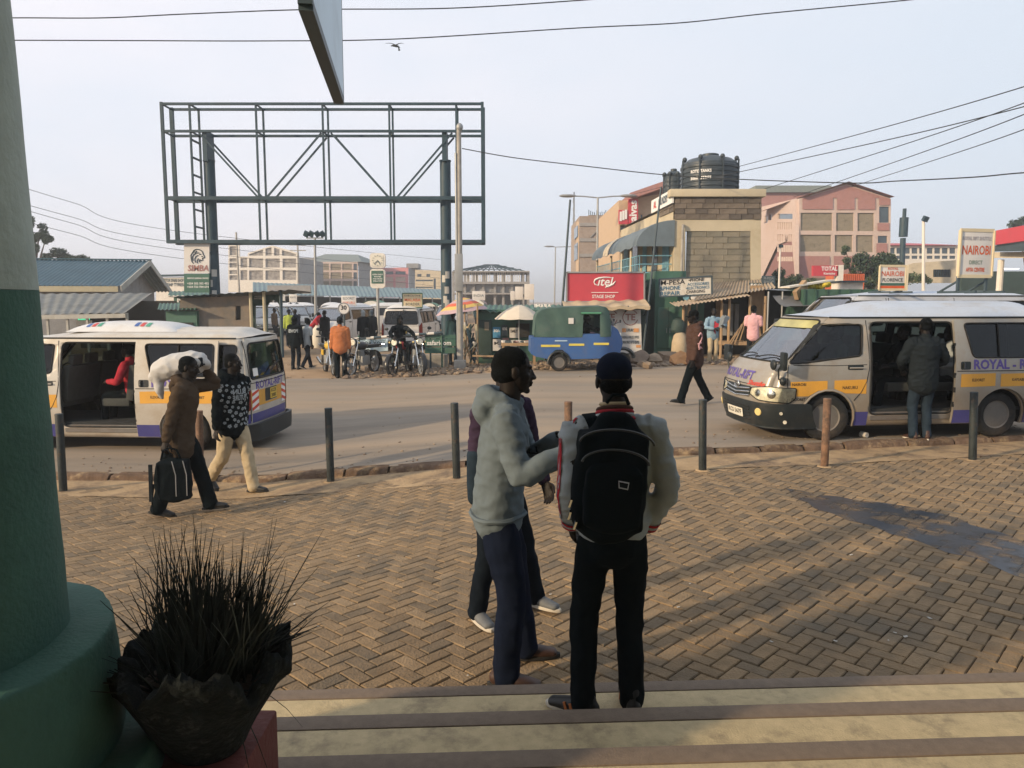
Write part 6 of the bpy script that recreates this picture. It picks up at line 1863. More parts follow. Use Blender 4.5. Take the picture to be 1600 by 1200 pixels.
# lion sign
ls = thing('hanging_sign', 'white and green sign board with a lion head beside the left billboard column', 'sign')
f = yplane(28.1)
facade(ls, f, R4(287.5, 378, 327, 427), [], m_post, 0.12, name='white_board')
facade(ls, f, R4(287.5, 427.6, 327, 457), [], m_gk, 0.12, name='green_board')
cs = lambda x, y: (30 + x / 3.556, 330 + y / 3.556)
def stroke(pts, r, m, parent, f, name, cv=cs):
    q = MB(); q.tube([f(*cv(*p), 0.012) for p in pts], r, n=4); q.build(name, m, parent)
for i, st in enumerate(([(960, 235), (968, 220), (980, 212), (997, 212), (1010, 218), (1018, 226)], [(1018, 226), (1022, 240), (1030, 252), (1026, 260), (1016, 262), (1020, 270), (1008, 276)],
    [(955, 262), (953, 245), (962, 230), (975, 225)], [(965, 275), (962, 255), (970, 240), (985, 232), (1000, 232)], [(978, 285), (975, 265), (982, 250), (995, 245)], [(990, 290), (988, 275), (995, 262)],
    [(1000, 240), (1010, 240)], [(1004, 285), (1000, 275), (1006, 268)], [(955, 262), (958, 278), (968, 290)], [(985, 220), (975, 240)], [(1012, 250), (1020, 254)])):
    stroke(st, 0.017, m_blk, ls, f, 'lion_stroke')
q = MB(); lettering(q, 'SIMBA', f(*cs(993, 318), 0.012), (1, 0, 0), (0, 0, 1), 0.30, 0.008, width=0.78, shear=0.15); q.build('lettering', m_rosep, ls)
for tx, y, w, s_ in (('KENYA\'S LEADING CHOICE', 373, 0.78, 0.075), ('+254 202 302 452', 402, 0.80, 0.10), ('+254 723 704 674', 421, 0.80, 0.10)):
    q = MB(); lettering(q, tx, f(*cs(993, y), 0.012), (1, 0, 0), (0, 0, 1), s_, 0.002, width=w); q.build('lettering', m_whitel, ls)
q = MB(); p = f(327, 395, -0.05); q.bar(p, p + V((0.25, 0.2, 0)), 0.05); q.build('bracket', m_steel, ls)

def pole(name, label, cat, bot, top, Y, r0, r1, m, group=None):
    b, t_ = P(bot[0], bot[1], Y), P(top[0], top[1], Y)
    b.z = gz(b.x, b.y) - 0.02
    t = thing(name, label, cat, b, group=group)
    q = MB(); q.cyl((0, 0, -0.2), t_ - b, r0, r1, n=16); q.build('shaft', m, t)
    return t, t_ - b
t, tv = pole('utility_pole', 'grey utility pole with a round lamp and a white sheet metal box on its shaft', 'pole', (719, 578), (717, 200), 22, 0.095, 0.065, m_conc)
q = MB(); q.ell(tv + V((0.02, 0, 0.02)), (0.10, 0.10, 0.12), nu=12, nv=8); q.build('lamp_head', m_steelg, t)
z0, z1_ = P(718, 455, 22).z - t.location.z, P(718, 397, 22).z - t.location.z
q = MB(); q.box((-0.01, -0.1, (z0 + z1_) / 2), (0.23, 0.12, z1_ - z0)); q.build('sheet_box', m_steelg, t, bevel=0.01)
q = MB(); q.box((0, 0, 0.12), (0.34, 0.34, 0.36)); q.build('concrete_base', m_conc, t, bevel=0.02)
q = MB(); q.cyl((-0.06, -0.05, 0.3), (-0.08, -0.05, 6.2), 0.03, n=8); q.build('cable_duct', m_steelg, t)
t, tv = pole('floodlight_mast', 'slim mast with four floodlights in a row behind the billboard', 'lamp post', (493, 500), (492, 372), 40, 0.09, 0.06, m_steelg)
q = MB(); q.bar(tv + V((-0.45, 0, 0)), tv + V((0.45, 0, 0)), 0.06); q.build('cross_arm', m_steelg, t)
for k, dx in enumerate((-0.42, -0.16, 0.16, 0.42)):
    q = MB(); q.X = Matrix.Translation(tv + V((dx, -0.1, 0.2))) @ Euler((0.5, 0.5 * (1 if dx < 0 else -1), 0)).to_matrix().to_4x4(); q.box((0, 0, 0), (0.26, 0.12, 0.3)); q.build('floodlight', m_steel, t, bevel=0.015)
t, tv = pole('street_lamp', 'double armed street lamp rising behind the red phone shop sign', 'lamp post', (933, 470), (934, 309), 45, 0.08, 0.055, m_steelg)
for px, s_ in ((887, -1), (982, 1)):
    e = P(px, 306, 45) - t.location
    q = MB(); q.tube([tv, tv.lerp(e, 0.5) + V((0, 0, 0.03)), e], 0.04, n=6); q.build('arm', m_steelg, t)
    q = MB(); q.ell(e, (0.52, 0.2, 0.1), nu=14, nv=6); q.build('lamp_head', m_steelg, t)
t, tv = pole('street_lamp', 'smaller distant street lamp left of the bare grey block', 'lamp post', (866, 470), (868, 386), 90, 0.09, 0.06, m_steelg)
for px in (858, 905):
    e = P(px, 385, 90) - t.location; q = MB(); q.tube([tv, e], 0.05, n=6); q.ell(e, (0.6, 0.2, 0.1), nu=12, nv=6); q.build('arm', m_steelg, t)
pole('leaning_pole', 'thin dark pole leaning at the left edge of the red phone shop sign', 'pole', (872, 550), (891, 312), 26, 0.045, 0.035, m_blk)
pole('leaning_pole', 'thin dark pole leaning in front of the blue balcony', 'pole', (1003, 548), (1033, 292), 25.0, 0.04, 0.03, m_blk)
t, tv = pole('power_pole', 'far wooden power pole with cross arms behind the market roof', 'pole', (466, 470), (465, 380), 85, 0.12, 0.09, m_conc)
for dz in (0.0, -0.6): q = MB(); q.bar(tv + V((-0.9, 0, dz - .2)), tv + V((0.9, 0, dz - .2)), 0.1); q.build('cross_arm', m_conc, t)
pole('signal_pole', 'bare grey pole leaning in front of the white gabled building', 'pole', (375, 470), (369, 363), 60, 0.09, 0.07, m_conc)
t, tv = pole('mobile_mast', 'dark cylindrical mobile phone mast right of the pink gabled building', 'mast', (1410, 440), (1411, 372), 55, 0.19, 0.19, m_steel)
zt0, zt1, zt2 = (P(1411, y, 55).z - t.location.z for y in (370, 340, 326))
q = MB(); q.cyl((tv.x, 0, zt0), (tv.x, 0, zt1), 0.30, n=14); q.build('shroud', m_steel, t)
q = MB(); q.cyl((tv.x, 0, zt1), (tv.x, 0, zt2), 0.13, n=10); q.build('tip', m_steel, t)
t, tv = pole('floodlight_pole', 'white pole with one dark floodlight near the right edge', 'lamp post', (1446, 470), (1443, 345), 45, 0.10, 0.08, m_wtrim)
q = MB(); q.box(tv + V((0.05, -0.1, 0.1)), (0.3, 0.2, 0.3), rot=Euler((0.4, 0.2, 0.2))); q.build('floodlight', m_steel, t)
t, tv = pole('floodlight_pole', 'thin white pole with small lamp beside the pink building wing', 'lamp post', (1217, 470), (1219, 386), 50, 0.07, 0.06, m_wtrim)
q = MB(); q.box(tv + V((0.03, -0.05, 0.05)), (0.25, 0.15, 0.18)); q.build('lamp', m_steel, t)
t = thing('lattice_mast', 'thin lattice telecom mast left of the bare grey block', 'mast', P(896, 470, 100))
o = t.location
for a, b in ((893, 891), (899, 900)):
    p = P(897, 300, 100) - o; q = MB(); q.bar(P(a, 475, 100) - o, p, 0.12); q.build('mast_leg', m_steelg, t)
for k in range(12):
    y0 = 460 - k * 13; w0 = 3.2 - k * 0.25
    q = MB(); q.bar(P(896 - w0, y0, 100) - o, P(896 + w0, y0 - 12, 100) - o, 0.07); q.build('lattice_bar', m_steelg, t)

# clock sign
t = thing('street_clock', 'square white street clock above a green advert panel on a pole', 'clock', (P(590, 470, 45).x, 45, 0))
f = yplane(45); o = V(t.location)
def rr_board(px0, py0, px1, py1, r, thick, m, name, yo=0.0):
    a, b = f(px0, py1) - o, f(px1, py0) - o
    q = MB(); q.prism(rrect(a.x, a.z, b.x, b.z, r), (0, yo, 0), (1, 0, 0), (0, 0, 1), -thick); return q.build(name, m, t)
rr_board(578, 395.5, 601.5, 418.5, 0.18, 0.3, m_wtrim, 'clock_case'); rr_board(581, 398, 599, 416, 0.1, 0.02, m_plate, 'dial', -0.02)
q = MB(); c = f(590, 407) - o; q.bar(c + V((0, -.05, 0)), c + V((0.14, -.05, -0.2)), 0.035, 0.02, up=(0, 1, 0)); q.bar(c + V((0, -.05, 0)), c + V((-0.20, -.05, -0.2)), 0.03, 0.02, up=(0, 1, 0)); q.build('clock_hand', m_blk, t)
for k in range(12):
    a = k * math.pi / 6; q = MB(); q.bar(c + V((0.26 * math.sin(a), -.05, 0.26 * math.cos(a))), c + V((0.31 * math.sin(a), -.05, 0.31 * math.cos(a))), 0.03, 0.02, up=(0, 1, 0)); q.build('hour_mark', m_blk, t)
rr_board(578.5, 420, 601, 450.5, 0.2, 0.3, m_wtrim, 'panel_case'); rr_board(580.5, 423, 599, 443, 0.04, 0.02, m_gk, 'advert_panel', -0.02)
for k in range(4):
    q = MB(); lettering(q, ('OPEN DAILY', 'PHONES', 'AND MORE', 'WELCOME')[k], f(590, 429 + k * 3.4, 0.06) - o, (1, 0, 0), (0, 0, 1), 0.11, 0.002); q.build('lettering', m_whitel, t)
q = MB(); q.cyl((0, 0.1, -0.2), (0, 0.1, f(590, 450).z), 0.09, n=10); q.build('pole', m_steelg, t)
# speed sign
t = thing('speed_sign', 'round 30 speed limit sign on a black pole behind the man in orange', 'road sign', G(538, 572)); t.location.y = 24; t.location.x = P(538, 480, 24).x
o = V(t.location); c = P(537, 482, 24) - o
q = MB(); q.cyl((0.0, 0.03, -0.1), (c.x, 0.03, c.z), 0.03, n=8); q.build('pole', m_blk, t)
q = MB(); q.cyl(c, c + V((0, 0.02, 0)), 0.19, n=28); q.build('disc', m_post, t)
q = MB(); q.tube([c + V((0.175 * math.cos(a), -0.004, 0.175 * math.sin(a))) for a in lin(0, 6.283, 29)[:-1]], 0.016, n=4, closed=True); q.build('rim', m_steelg, t)
q = MB(); lettering(q, '30', c + V((0, -0.006, 0.02)), (1, 0, 0), (0, 0, 1), 0.19, 0.006); q.build('lettering', m_blackl, t)
# route boards on roofs
def route_board(label, px, py, w, h, Y, yaw, lines, m, legs=None, name='route_board', edge=None):
    c = P(px, py, Y)
    t = thing(name, label, 'sign', c, yaw)
    sc = Y / FOC; W, H_ = w * sc, h * sc
    q = MB(); q.box((0, 0, 0), (W, 0.03, H_)); q.build('board', m, t, bevel=0.004)
    if edge:
        for a, b in (((-W / 2, H_ / 2), (W / 2, H_ / 2)), ((-W / 2, -H_ / 2), (W / 2, -H_ / 2)), ((-W / 2, -H_ / 2), (-W / 2, H_ / 2)), ((W / 2, -H_ / 2), (W / 2, H_ / 2))):
            q = MB(); q.bar((a[0], -0.012, a[1]), (b[0], -0.012, b[1]), 0.022, 0.05); q.build('frame', edge, t)
    for tx, fy, sz, fwid, mm in lines:
        q = MB(); lettering(q, tx, (0, -0.019, H_ * fy), (1, 0, 0), (0, 0, 1), H_ * sz, 0.003 * H_, width=W * fwid); q.build('lettering', mm, t)
    if legs:
        for x in (-W * 0.42, W * 0.42):
            q = MB(); q.bar((x, 0.03, -H_ / 2), (x, 0.03, -H_ / 2 - legs), 0.035); q.build('leg', m_blk, t)
            q = MB(); q.bar((x, -0.32, -H_ / 2 - legs), (x, 0.42, -H_ / 2 - legs), 0.035); q.bar((x, 0.40, -H_ / 2 - legs), (x, 0.03, -H_ / 2 - legs * 0.3), 0.025); q.build('skid', m_blk, t)
    return t
m_orl = mat('orange_red_lettering', (0.58, 0.10, 0.03), rough=0.6)
m_crb = mat('cream_board', (0.58, 0.50, 0.34), rough=0.7, var=0.05)
m_faint = mat('faded_grey_lettering', (0.36, 0.34, 0.36), rough=0.6)
m_gyl = mat('green_grey_lettering', (0.24, 0.29, 0.24), rough=0.6)
route_board('large cream framed NAIROBI route board on the roof of the right van', 1524, 396, 61, 70, 11.7, 0.22,
            [('ROYAL RIFT SHUTTLE', 0.32, 0.11, 0.86, m_faint), ('NAIROBI', 0.06, 0.28, 0.84, m_orl), ('DIRECT', -0.20, 0.12, 0.40, m_gyl), ('AFYA CENTRE', -0.36, 0.12, 0.56, m_orl)], m_post, 0.24, edge=m_crb)
tb = route_board('small white NAIROBI route board with green and red bands on the middle van roof', 1394, 434, 44, 36, 16.6, 0.15,
            [('ROYAL', 0.38, 0.14, 0.4, m_orl), ('NAIROBI', 0.16, 0.30, 0.86, m_orl), ('FLORENCE', -0.10, 0.2, 0.78, m_blackl)], m_post, 0.06, edge=m_crb)
for dz, mm, nm in ((-0.28, m_gk, 'green_band'), (-0.40, m_orl, 'red_band')):
    q = MB(); q.box((0, -0.018, dz * 36 * 16.6 / FOC), (44 * 16.6 / FOC * 0.94, 0.006, 0.055)); q.build(nm, mm, tb)
route_board('cream lettered route board standing behind the small white one', 1402, 435, 32, 40, 18.4, -0.1, [('SHUTTLE', 0.3, 0.16, 0.7, m_orl), ('NAIROBI', 0.05, 0.22, 0.84, m_blackl), ('CENTRE', -0.2, 0.15, 0.6, m_blackl)], m_crb, 0.1)
route_board('pale yellow MALABA BORDER route board on the white van roof', 644.5, 469.5, 31, 22, 31.0, 0.0, [('EXECUTIVE', 0.34, 0.16, 0.8, m_blk), ('MALABA', 0.03, 0.30, 0.8, m_orl), ('BORDER', -0.27, 0.26, 0.7, m_blk)], m_crb, 0.1, edge=m_gk)
route_board('white ELDORET NAKURU route board on a van roof behind the orange jacket', 545, 470, 23, 16, 38, 0.0, [('ELDORET', 0.22, 0.34, 0.8, m_blk), ('NAKURU', -0.2, 0.34, 0.8, m_orl)], m_post, 0.1)
for i, (px, py, w, h, Y) in enumerate(((441, 464, 9, 12, 44), (458, 466, 12, 12, 46), (801, 462, 7, 14, 60), (811, 458, 12, 20, 58), (827, 456, 15, 24, 56), (748, 462, 20, 14, 55))):
    route_board(('narrow pale board on a van roof left of the floodlight mast', 'pale board on a van roof just right of the narrow one', 'narrow blank white hoarding in the far market', 'middle of the three blank white hoardings in the far market', 'largest blank white hoarding in the far market', 'white lettered hoarding below the unfinished building')[i],
                px, py, w, h, Y, 0, [('ROUTE', 0.1, 0.3, 0.7, m_blk)] if i in (0, 1) else [('INDIA', 0, 0.4, 0.8, m_blk)] if i == 5 else [], m_post, 1.0 if i > 1 else 0.1, name='hoarding' if i > 1 else 'route_board')
# filling station sign
t = thing('station_sign', 'red TOTAL filling station sign on a white pillar beside an orange container', 'sign')
f = yplane(40)
facade(t, f, R4(1271, 415, 1310, 431), [], m_red, 0.25, name='board')
q = MB(); lettering(q, 'TOTAL', f(1296, 420, 0.01), (1, 0, 0), (0, 0, 1), 0.3, 0.01, width=0.85); lettering(q, 'Kericho', f(1296, 427.5, 0.01), (1, 0, 0), (0, 0, 1), 0.16, 0.004, width=0.6); q.build('lettering', m_whitel, t)
q = MB(); a = f(1309, 414); b = f(1317, 447); q.box(((a.x + b.x) / 2, 40.2, a.z / 2), (b.x - a.x, 0.4, a.z)); q.build('pillar', m_wtrim, t)
t = thing('shipping_container', 'orange corrugated shipping container behind the filling station sign', 'container')
a, b = P(1318, 428, 44), P(1350, 450, 44)
q = MB(); q.grid(lambda u, v: V((a.x + (b.x - a.x) * u, 44 + 0.05 * (1 if math.sin(u * 70) > 0 else -1), v * a.z)), 90, 1); q.build('side_panel', mat('orange_container', (0.5, 0.13, 0.06), rough=0.6, world_co=True), t, smooth=False)
q = MB(); q.box(((a.x + b.x) / 2, 45.3, a.z / 2 - 0.02), (b.x - a.x, 2.4, a.z)); q.build('body', MATS['orange_container'], t)
t = thing('white_kiosk', 'low white kiosk below the orange container', 'kiosk'); a, b = P(1315, 440, 38), P(1348, 452, 38)
q = MB(); q.box(((a.x + b.x) / 2, 38.6, a.z / 2), (b.x - a.x, 1.2, a.z)); q.build('body', m_wtrim, t); q = MB(); q.box(((a.x + b.x) / 2, 38.5, a.z), (b.x - a.x + .2, 1.6, 0.08)); q.build('roof', m_steel, t)
# loaded truck
t = thing('lorry', 'green sided lorry with yellow bundles loaded on top behind the silver vans', 'lorry')
a, b = P(1256, 452, 24), P(1322, 470, 24)
m_trk = mat('dark_green_truck', (0.035, 0.085, 0.06), rough=0.6, var=0.2)
q = MB(); q.box(((a.x + b.x) / 2 + 0.75, 25, a.z - 0.55), (b.x - a.x + 1.5, 2.1, 1.1)); q.build('load_bed', m_trk, t, bevel=0.02)
for k in range(7): q = MB(); q.box((a.x + k * 0.35, 23.93, a.z - 0.55), (0.06, 0.05, 1.1)); q.build('stake', m_trk, t)
q = MB(); q.box((b.x + 2.4, 25, 1.35), (1.5, 1.9, 1.6)); q.build('cab', m_trk, t, bevel=0.12)
for dx in (0.5, 1.5, 3.8):
    for y in (24.1, 25.9): inst('wheel', TYRE, t, (a.x + dx, y, 0.42), scale=(1.3, 1.3, 1.3))
m_yb = mat('yellow_bundles', (0.6, 0.46, 0.05), rough=0.7, var=0.2, vscale=6)
for k in range(16): q = MB(); c = P(1266 + k * 1.8, 446 - 2 * math.sin(k * .2 * 3) + rnd.uniform(-2, 2), 24.6 + rnd.uniform(0, .8)); q.ell(c, (0.13, 0.13, 0.10), nu=8, nv=6); q.build('bundle', m_yb, t)
q = MB(); q.bar(P(1226, 449, 24.4), P(1296, 438, 24.9), 0.5, 0.05); q.build('loaded_plank', m_whb, t)
q = MB(); q.bar(P(1243, 462, 24.2), P(1258, 444, 24.6), 0.14, 0.3); q.build('loaded_plank', m_wood, t)

# ------------------------------------------------------------------ cables
m_cab = mat('black_cable', (0.02, 0.024, 0.028), rough=0.7)
m_cabl = mat('grey_cable', (0.10, 0.11, 0.12), rough=0.7)
def cable(label, pts, r, m, group):
    w = [P(*p) for p in pts]; out = []
    n = len(w)
    for i in range(n - 1):
        p0, p1, p2, p3 = w[max(0, i - 1)], w[i], w[i + 1], w[min(n - 1, i + 2)]
        for k in range(12):
            s = k / 12
            out.append(0.5 * ((2 * p1) + (p2 - p0) * s + (2 * p0 - 5 * p1 + 4 * p2 - p3) * s * s + (3 * p1 - p0 - 3 * p2 + p3) * s ** 3))
    out.append(w[-1])
    q = MB(); q.tube(out, r, n=5)
    return tag(q.build('cable', m, fixn=False), label, 'cable', group)
GC = 'cables strung over the street'
cable('upper of the two thick cables crossing the top of the view', [(-200, 30, 13), (15, 28, 13), (160, 28, 13), (290, 22, 13), (480, 15, 13), (700, 13, 13), (900, 1, 13), (1100, -15, 13)], 0.010, m_cab, GC)
cable('lower of the two thick cables, passing under the bird', [(-200, 63, 12), (18, 63, 12), (200, 63.5, 12), (420, 64, 12), (620, 61, 12), (900, 44, 12), (1060, 36, 12), (1200, 21, 12), (1420, 0, 12), (1600, -20, 12)], 0.009, m_cab, GC)
cable('wavy cable sagging from the utility pole past the water tanks to the right edge', [(722, 232, 22), (800, 246, 22), (900, 258, 22), (1036, 273, 22), (1150, 280, 21), (1330, 286, 19), (1400, 283, 18), (1520, 277, 16), (1600, 270, 15), (1750, 262, 14)], 0.014, m_cab, GC)
for i, (a, b) in enumerate((((985, 305, 44), (1760, 84, 12)), ((1045, 292, 30), (1760, 124, 12)), ((1170, 303, 32), (1760, 100, 12)), ((1240, 308, 32), (1760, 112, 12)), ((1330, 292, 32), (1760, 138, 12)))):
    m1 = tuple(a[j] * .5 + b[j] * .5 for j in range(3))
    Yh = 2 / (1 / a[2] + 1 / b[2])
    cable(('long cable rising to the right edge from the double street lamp', 'cable rising to the right edge across the front of the big water tank', 'cable rising to the right edge from behind the stone parapet', 'cable rising to the right edge above the pink wing roof', 'lowest cable rising to the right edge from the pink gable')[i],
          [a, (m1[0], m1[1] + 7, Yh), b], 0.011, m_cab, GC)
for i, (a, b) in enumerate((((-60, 262, 24), (284, 362, 33)), ((-60, 290, 24), (284, 380, 33)), ((-60, 298, 24), (284, 391, 33)), ((-60, 318, 24), (284, 404, 33)))):
    Yh = 2 / (1 / a[2] + 1 / b[2]); cable('thin cable running from behind the green column towards the lion sign, ' + ('top one', 'second from top', 'third from top', 'lowest one')[i], [a, ((a[0] + b[0]) / 2, (a[1] + b[1]) / 2 + 4, Yh), b, (700, b[1] + 45, 60)], 0.010, m_cabl, GC)
# bird
c = P(617, 72, 30)
bd = thing('bird', 'dark bird gliding with spread wings below the lower cable', 'bird', c)
m_bird = mat('dark_feathers', (0.035, 0.042, 0.05), rough=0.9)
q = MB(); q.tube([(-0.16, 0.05, 0.02), (-0.06, 0, 0.02), (0.05, -0.02, 0), (0.14, -0.03, -0.03), (0.2, -0.03, -0.07)], [0.012, 0.04, 0.05, 0.03, 0.006], n=10); q.build('body', m_bird, bd)
for s in (-1, 1):
    q = MB(); q.grid(lambda u, v: V((0.36 * s * u + 0.05 * (1 - u), -0.05 + 0.12 * (v - 0.5) * (1 - u * 0.85), 0.07 * math.sin(u * 2.4) + 0.02 + 0.008 * (1 - abs(2 * v - 1)))), 8, 4); q.build('wing', m_bird, bd)
q = MB(); q.prism([(-.02, 0), (.02, 0), (.07, -.14), (-.0, -.16)], (0.14, 0.0, -0.04), (1, 0, 0), (0, .3, 1), 0.006); q.build('tail', m_bird, bd)

# ------------------------------------------------------------------ trees
m_leafs = [mat('leaf_green_%d' % i, c, rough=0.8, var=0.3, vscale=2, rand=0.1, spec=0.2) for i, c in enumerate(((0.045, 0.075, 0.045), (0.065, 0.095, 0.05), (0.035, 0.06, 0.045)))]
m_bark = mat('bark', (0.11, 0.085, 0.065), rough=0.95, var=0.3, vscale=6, bump=0.6, bscale=20)
def tree(label, name, base, H_, clumps, lm, seed, leaf=0.16, n=260, trunk=True):
    t = thing(name, label, 'tree' if 'tree' in name else 'shrub', base)
    r_ = random.Random(seed)
    if trunk:
        q = MB()
        top = V((r_.uniform(-.2, .2), 0, H_ * 0.7))
        q.tube([(0, 0, -0.3), (0.05, 0, H_ * 0.25), top * 0.75 + V((0.1, 0, 0)), top], [0.2 * H_ / 7, 0.16 * H_ / 7, 0.10 * H_ / 7, 0.05 * H_ / 7], n=8)
        for (cx, cy, cz, *_r) in clumps:
            b0 = V((0.05, 0, H_ * 0.3)).lerp(top, r_.uniform(0.1, 0.9)); q.tube([b0, b0.lerp(V((cx, cy, cz)), 0.5) + V((0, 0, 0.2)), V((cx, cy, cz))], [0.07 * H_ / 7, 0.05 * H_ / 7, 0.02], n=6)
        q.build('trunk', m_bark, t)
    q = MB()
    for (cx, cy, cz, rx, rz_) in clumps:
        for sub in range(5):
            d0 = V((r_.gauss(0, 1), r_.gauss(0, 1), r_.gauss(0, 0.9))).normalized() * r_.uniform(0.3, 0.85)
            sc_ = V((cx + d0.x * rx, cy + d0.y * rx, cz + d0.z * rz_)); sr = rx * r_.uniform(0.42, 0.7)
            for k in range(n // 2):
                d = V((r_.gauss(0, 1), r_.gauss(0, 1), r_.gauss(0, 1))).normalized() * (r_.random() ** 0.45)
                p = sc_ + d * sr; nrm = V((r_.gauss(0, 1), r_.gauss(0, 1), r_.gauss(0.5, 1))).normalized()
                u = nrm.orthogonal().normalized(); v = nrm.cross(u); s = leaf * r_.uniform(0.6, 1.3)
                q.face([p - u * s * 0.5, p + v * s * 0.22, p + u * s * 0.5, p - v * s * 0.22])
    q.build('crown', lm, t, smooth=False, fixn=False)
    return t
def tree_px(label, name, px, Y, py_top, clumps_px, lm, seed, leaf=0.2, n=300, trunk=True):
    b = P(px, 470, Y); b.z = gz(b.x, b.y)
    sc = Y / FOC; cl = []
    for (x, y, rx, ry) in clumps_px:
        p = P(x, y, Y); cl.append((p.x - b.x, rnd.uniform(-.6, .6), p.z - b.z, rx * sc, ry * sc))
    return tree(label, name, b, P(px, py_top, Y).z - b.z, cl, lm, seed, leaf, n, trunk)
tree_px('tall gum tree with open crown just right of the green column', 'gum_tree', 62, 62, 338, [(52, 350, 12, 12), (62, 364, 13, 12), (48, 372, 12, 12), (56, 390, 10, 9), (68, 374, 8, 8)], m_leafs[0], 1, 0.22, 420)
tree_px('rounded tree right of the tall gum tree above the blue roof', 'gum_tree', 90, 66, 380, [(88, 393, 12, 10), (98, 400, 10, 8), (80, 402, 9, 8)], m_leafs[2], 2, 0.22, 380)
tree_px('small tree at the end of the tree group above the blue roof', 'gum_tree', 118, 66, 395, [(114, 403, 10, 6), (125, 405, 8, 5)], m_leafs[0], 3, 0.2, 300)
tree_px('grey green bush beside the wing of the pink building', 'shrub', 1230, 52, 415, [(1224, 432, 14, 14), (1236, 440, 15, 12), (1215, 445, 12, 12), (1246, 448, 12, 8)], m_leafs[1], 4, 0.2, 420)
tree_px('slender dusty tree in front of the pink gable', 'tree', 1326, 54, 375, [(1325, 392, 7, 10), (1322, 410, 9, 12), (1330, 425, 9, 12)], m_leafs[1], 5, 0.18, 300)
tree_px('dense dark green tree between the pink gable and the phone mast', 'tree', 1360, 52, 392, [(1350, 410, 16, 14), (1372, 408, 18, 14), (1392, 412, 14, 14), (1362, 430, 20, 16), (1388, 432, 14, 14)], m_leafs[0], 6, 0.22, 620)
tree_px('low dusty bush behind the cream route board', 'shrub', 1430, 50, 420, [(1422, 432, 14, 8), (1440, 436, 12, 8)], m_leafs[1], 7, 0.18, 300, False)
tree_px('low bush at the foot of the dense tree', 'shrub', 1350, 47, 430, [(1345, 442, 12, 9), (1365, 446, 10, 7), (1270, 446, 14, 8)], m_leafs[1], 8, 0.18, 320, False)
tree_px('dark tree showing above the red canopy at the right edge', 'tree', 1600, 75, 338, [(1592, 348, 14, 7), (1612, 346, 14, 9)], m_leafs[2], 9, 0.24, 420)
# ================================================================== VEHICLES AND STALLS ACROSS THE ROAD
m_tblue = mat('blue_three_wheeler_paint', (0.045, 0.115, 0.30), rough=0.4, var=0.08, vscale=2, dirt=(0.11, 0.13, 0.19), dscale=2.5, dlo=0.52, dhi=0.85)
m_tcan = mat('green_canvas_hood', (0.055, 0.105, 0.09), rough=0.85, var=0.2, vscale=3, bump=0.4, bscale=7, dirt=(0.10, 0.135, 0.12), dlo=0.52)
b0 = G(872, 580)
tk = thing('three_wheeler', 'blue three wheeled taxi with dark green canvas hood on the far roadside', 'three-wheeler', (b0.x, b0.y + 0.5, b0.z), 0.03)
S_ = 0.00433
tx = lambda x, y: ((x - 893) * S_, (850 - y) * S_)
tw = lambda x: 0.60 - 0.36 * sstep(1.15, 1.95, x)
def t_side(sg): return lambda x, z: V((x, sg * (tw(x) - 0.05 * max(0, z - 0.9)), z))
body = rpoly([tx(*p) for p in [(715, 632), (1040, 635), (1045, 613), (1150, 611), (1152, 632), (1225, 630), (1238, 560), (1275, 588), (1303, 640), (1310, 680), (1292, 742), (1262, 765), (960, 772), (940, 735), (915, 712), (870, 712), (845, 735), (822, 770), (745, 755), (712, 735)]], 0.03, 3)
q = MB()
for sg in (1, -1): sheet(body, [], t_side(sg), 0.15, 0.15, mb=q)
n = len(body)
for i in range(n):
    a, b = body[i], body[(i + 1) % n]
    q.face([t_side(1)(*a), t_side(1)(*b), t_side(-1)(*b), t_side(-1)(*a)])
q.build('body', m_tblue, tk, angle=50)
can = [tx(*p) for p in [(735, 630), (745, 505), (760, 478), (785, 460), (850, 450), (900, 446), (1150, 440), (1195, 448), (1212, 470), (1222, 560), (1224, 630), (1152, 632), (1150, 486), (1045, 486), (1040, 633)]]
q = MB()
for sg in (1, -1): sheet(can, [], lambda x, z, sg=sg: t_side(sg)(x, z) + V((0, sg * (0.012 + 0.012 * math.sin(x * 11 + z * 5)), 0)), 0.08, 0.08, mb=q)
top = [p for p in can[:9]]
def roofc(i, b):
    p = top[i]; w = t_side(1)(*p).y + 0.012; t = -1 + 2 * b; return V((p[0], w * t, p[1] + 0.03 * (1 - t * t)))
q.grid(lambda a, b: roofc(int(round(a * 8)), b), 8, 8)
q.build('canvas_hood', m_tcan, tk, angle=60)
q = MB(); q.tube([t_side(-1)(*tx(x, 482)) + V((0, -0.03, 0)) for x in (1030, 1090, 1158)], 0.028, n=8); q.build('rolled_flap', mat('green_flap', (0.07, 0.24, 0.14), rough=0.7), tk)
q = MB(); a, b = tx(1198, 470), tx(1258, 562)
q.face([V((a[0], -.45, a[1])), V((b[0], -.36, b[1])), V((b[0], .36, b[1])), V((a[0], .45, a[1]))]); q.build('windscreen', g_clear, tk)
q = MB(); q.tube([V((b[0], -.36, b[1])), V((a[0], -.45, a[1])), V((a[0], .45, a[1])), V((b[0], .36, b[1]))], 0.02, n=6, closed=True); q.build('windscreen_frame', m_steelg, tk)
for x0, x1, y0 in ((778, 900, 680), (955, 1052, 673), (1112, 1208, 668)):
    q = MB(); p, p2 = tx(x0, y0 + 14), tx(x1, y0); 
    q.box(((p[0] + p2[0]) / 2, -tw((p[0] + p2[0]) / 2) - 0.005, (p[1] + p2[1]) / 2), (p2[0] - p[0], 0.01, p2[1] - p[1])); q.build('reflective_strip', mat('yellow_reflector', (0.62, 0.52, 0.10), rough=0.4), tk)
q = MB(); p = tx(905, 655); q.box((p[0], -tw(p[0]) - 0.004, p[1]), (0.34, 0.008, 0.03)); q.build('pale_stripe', m_bl, tk)
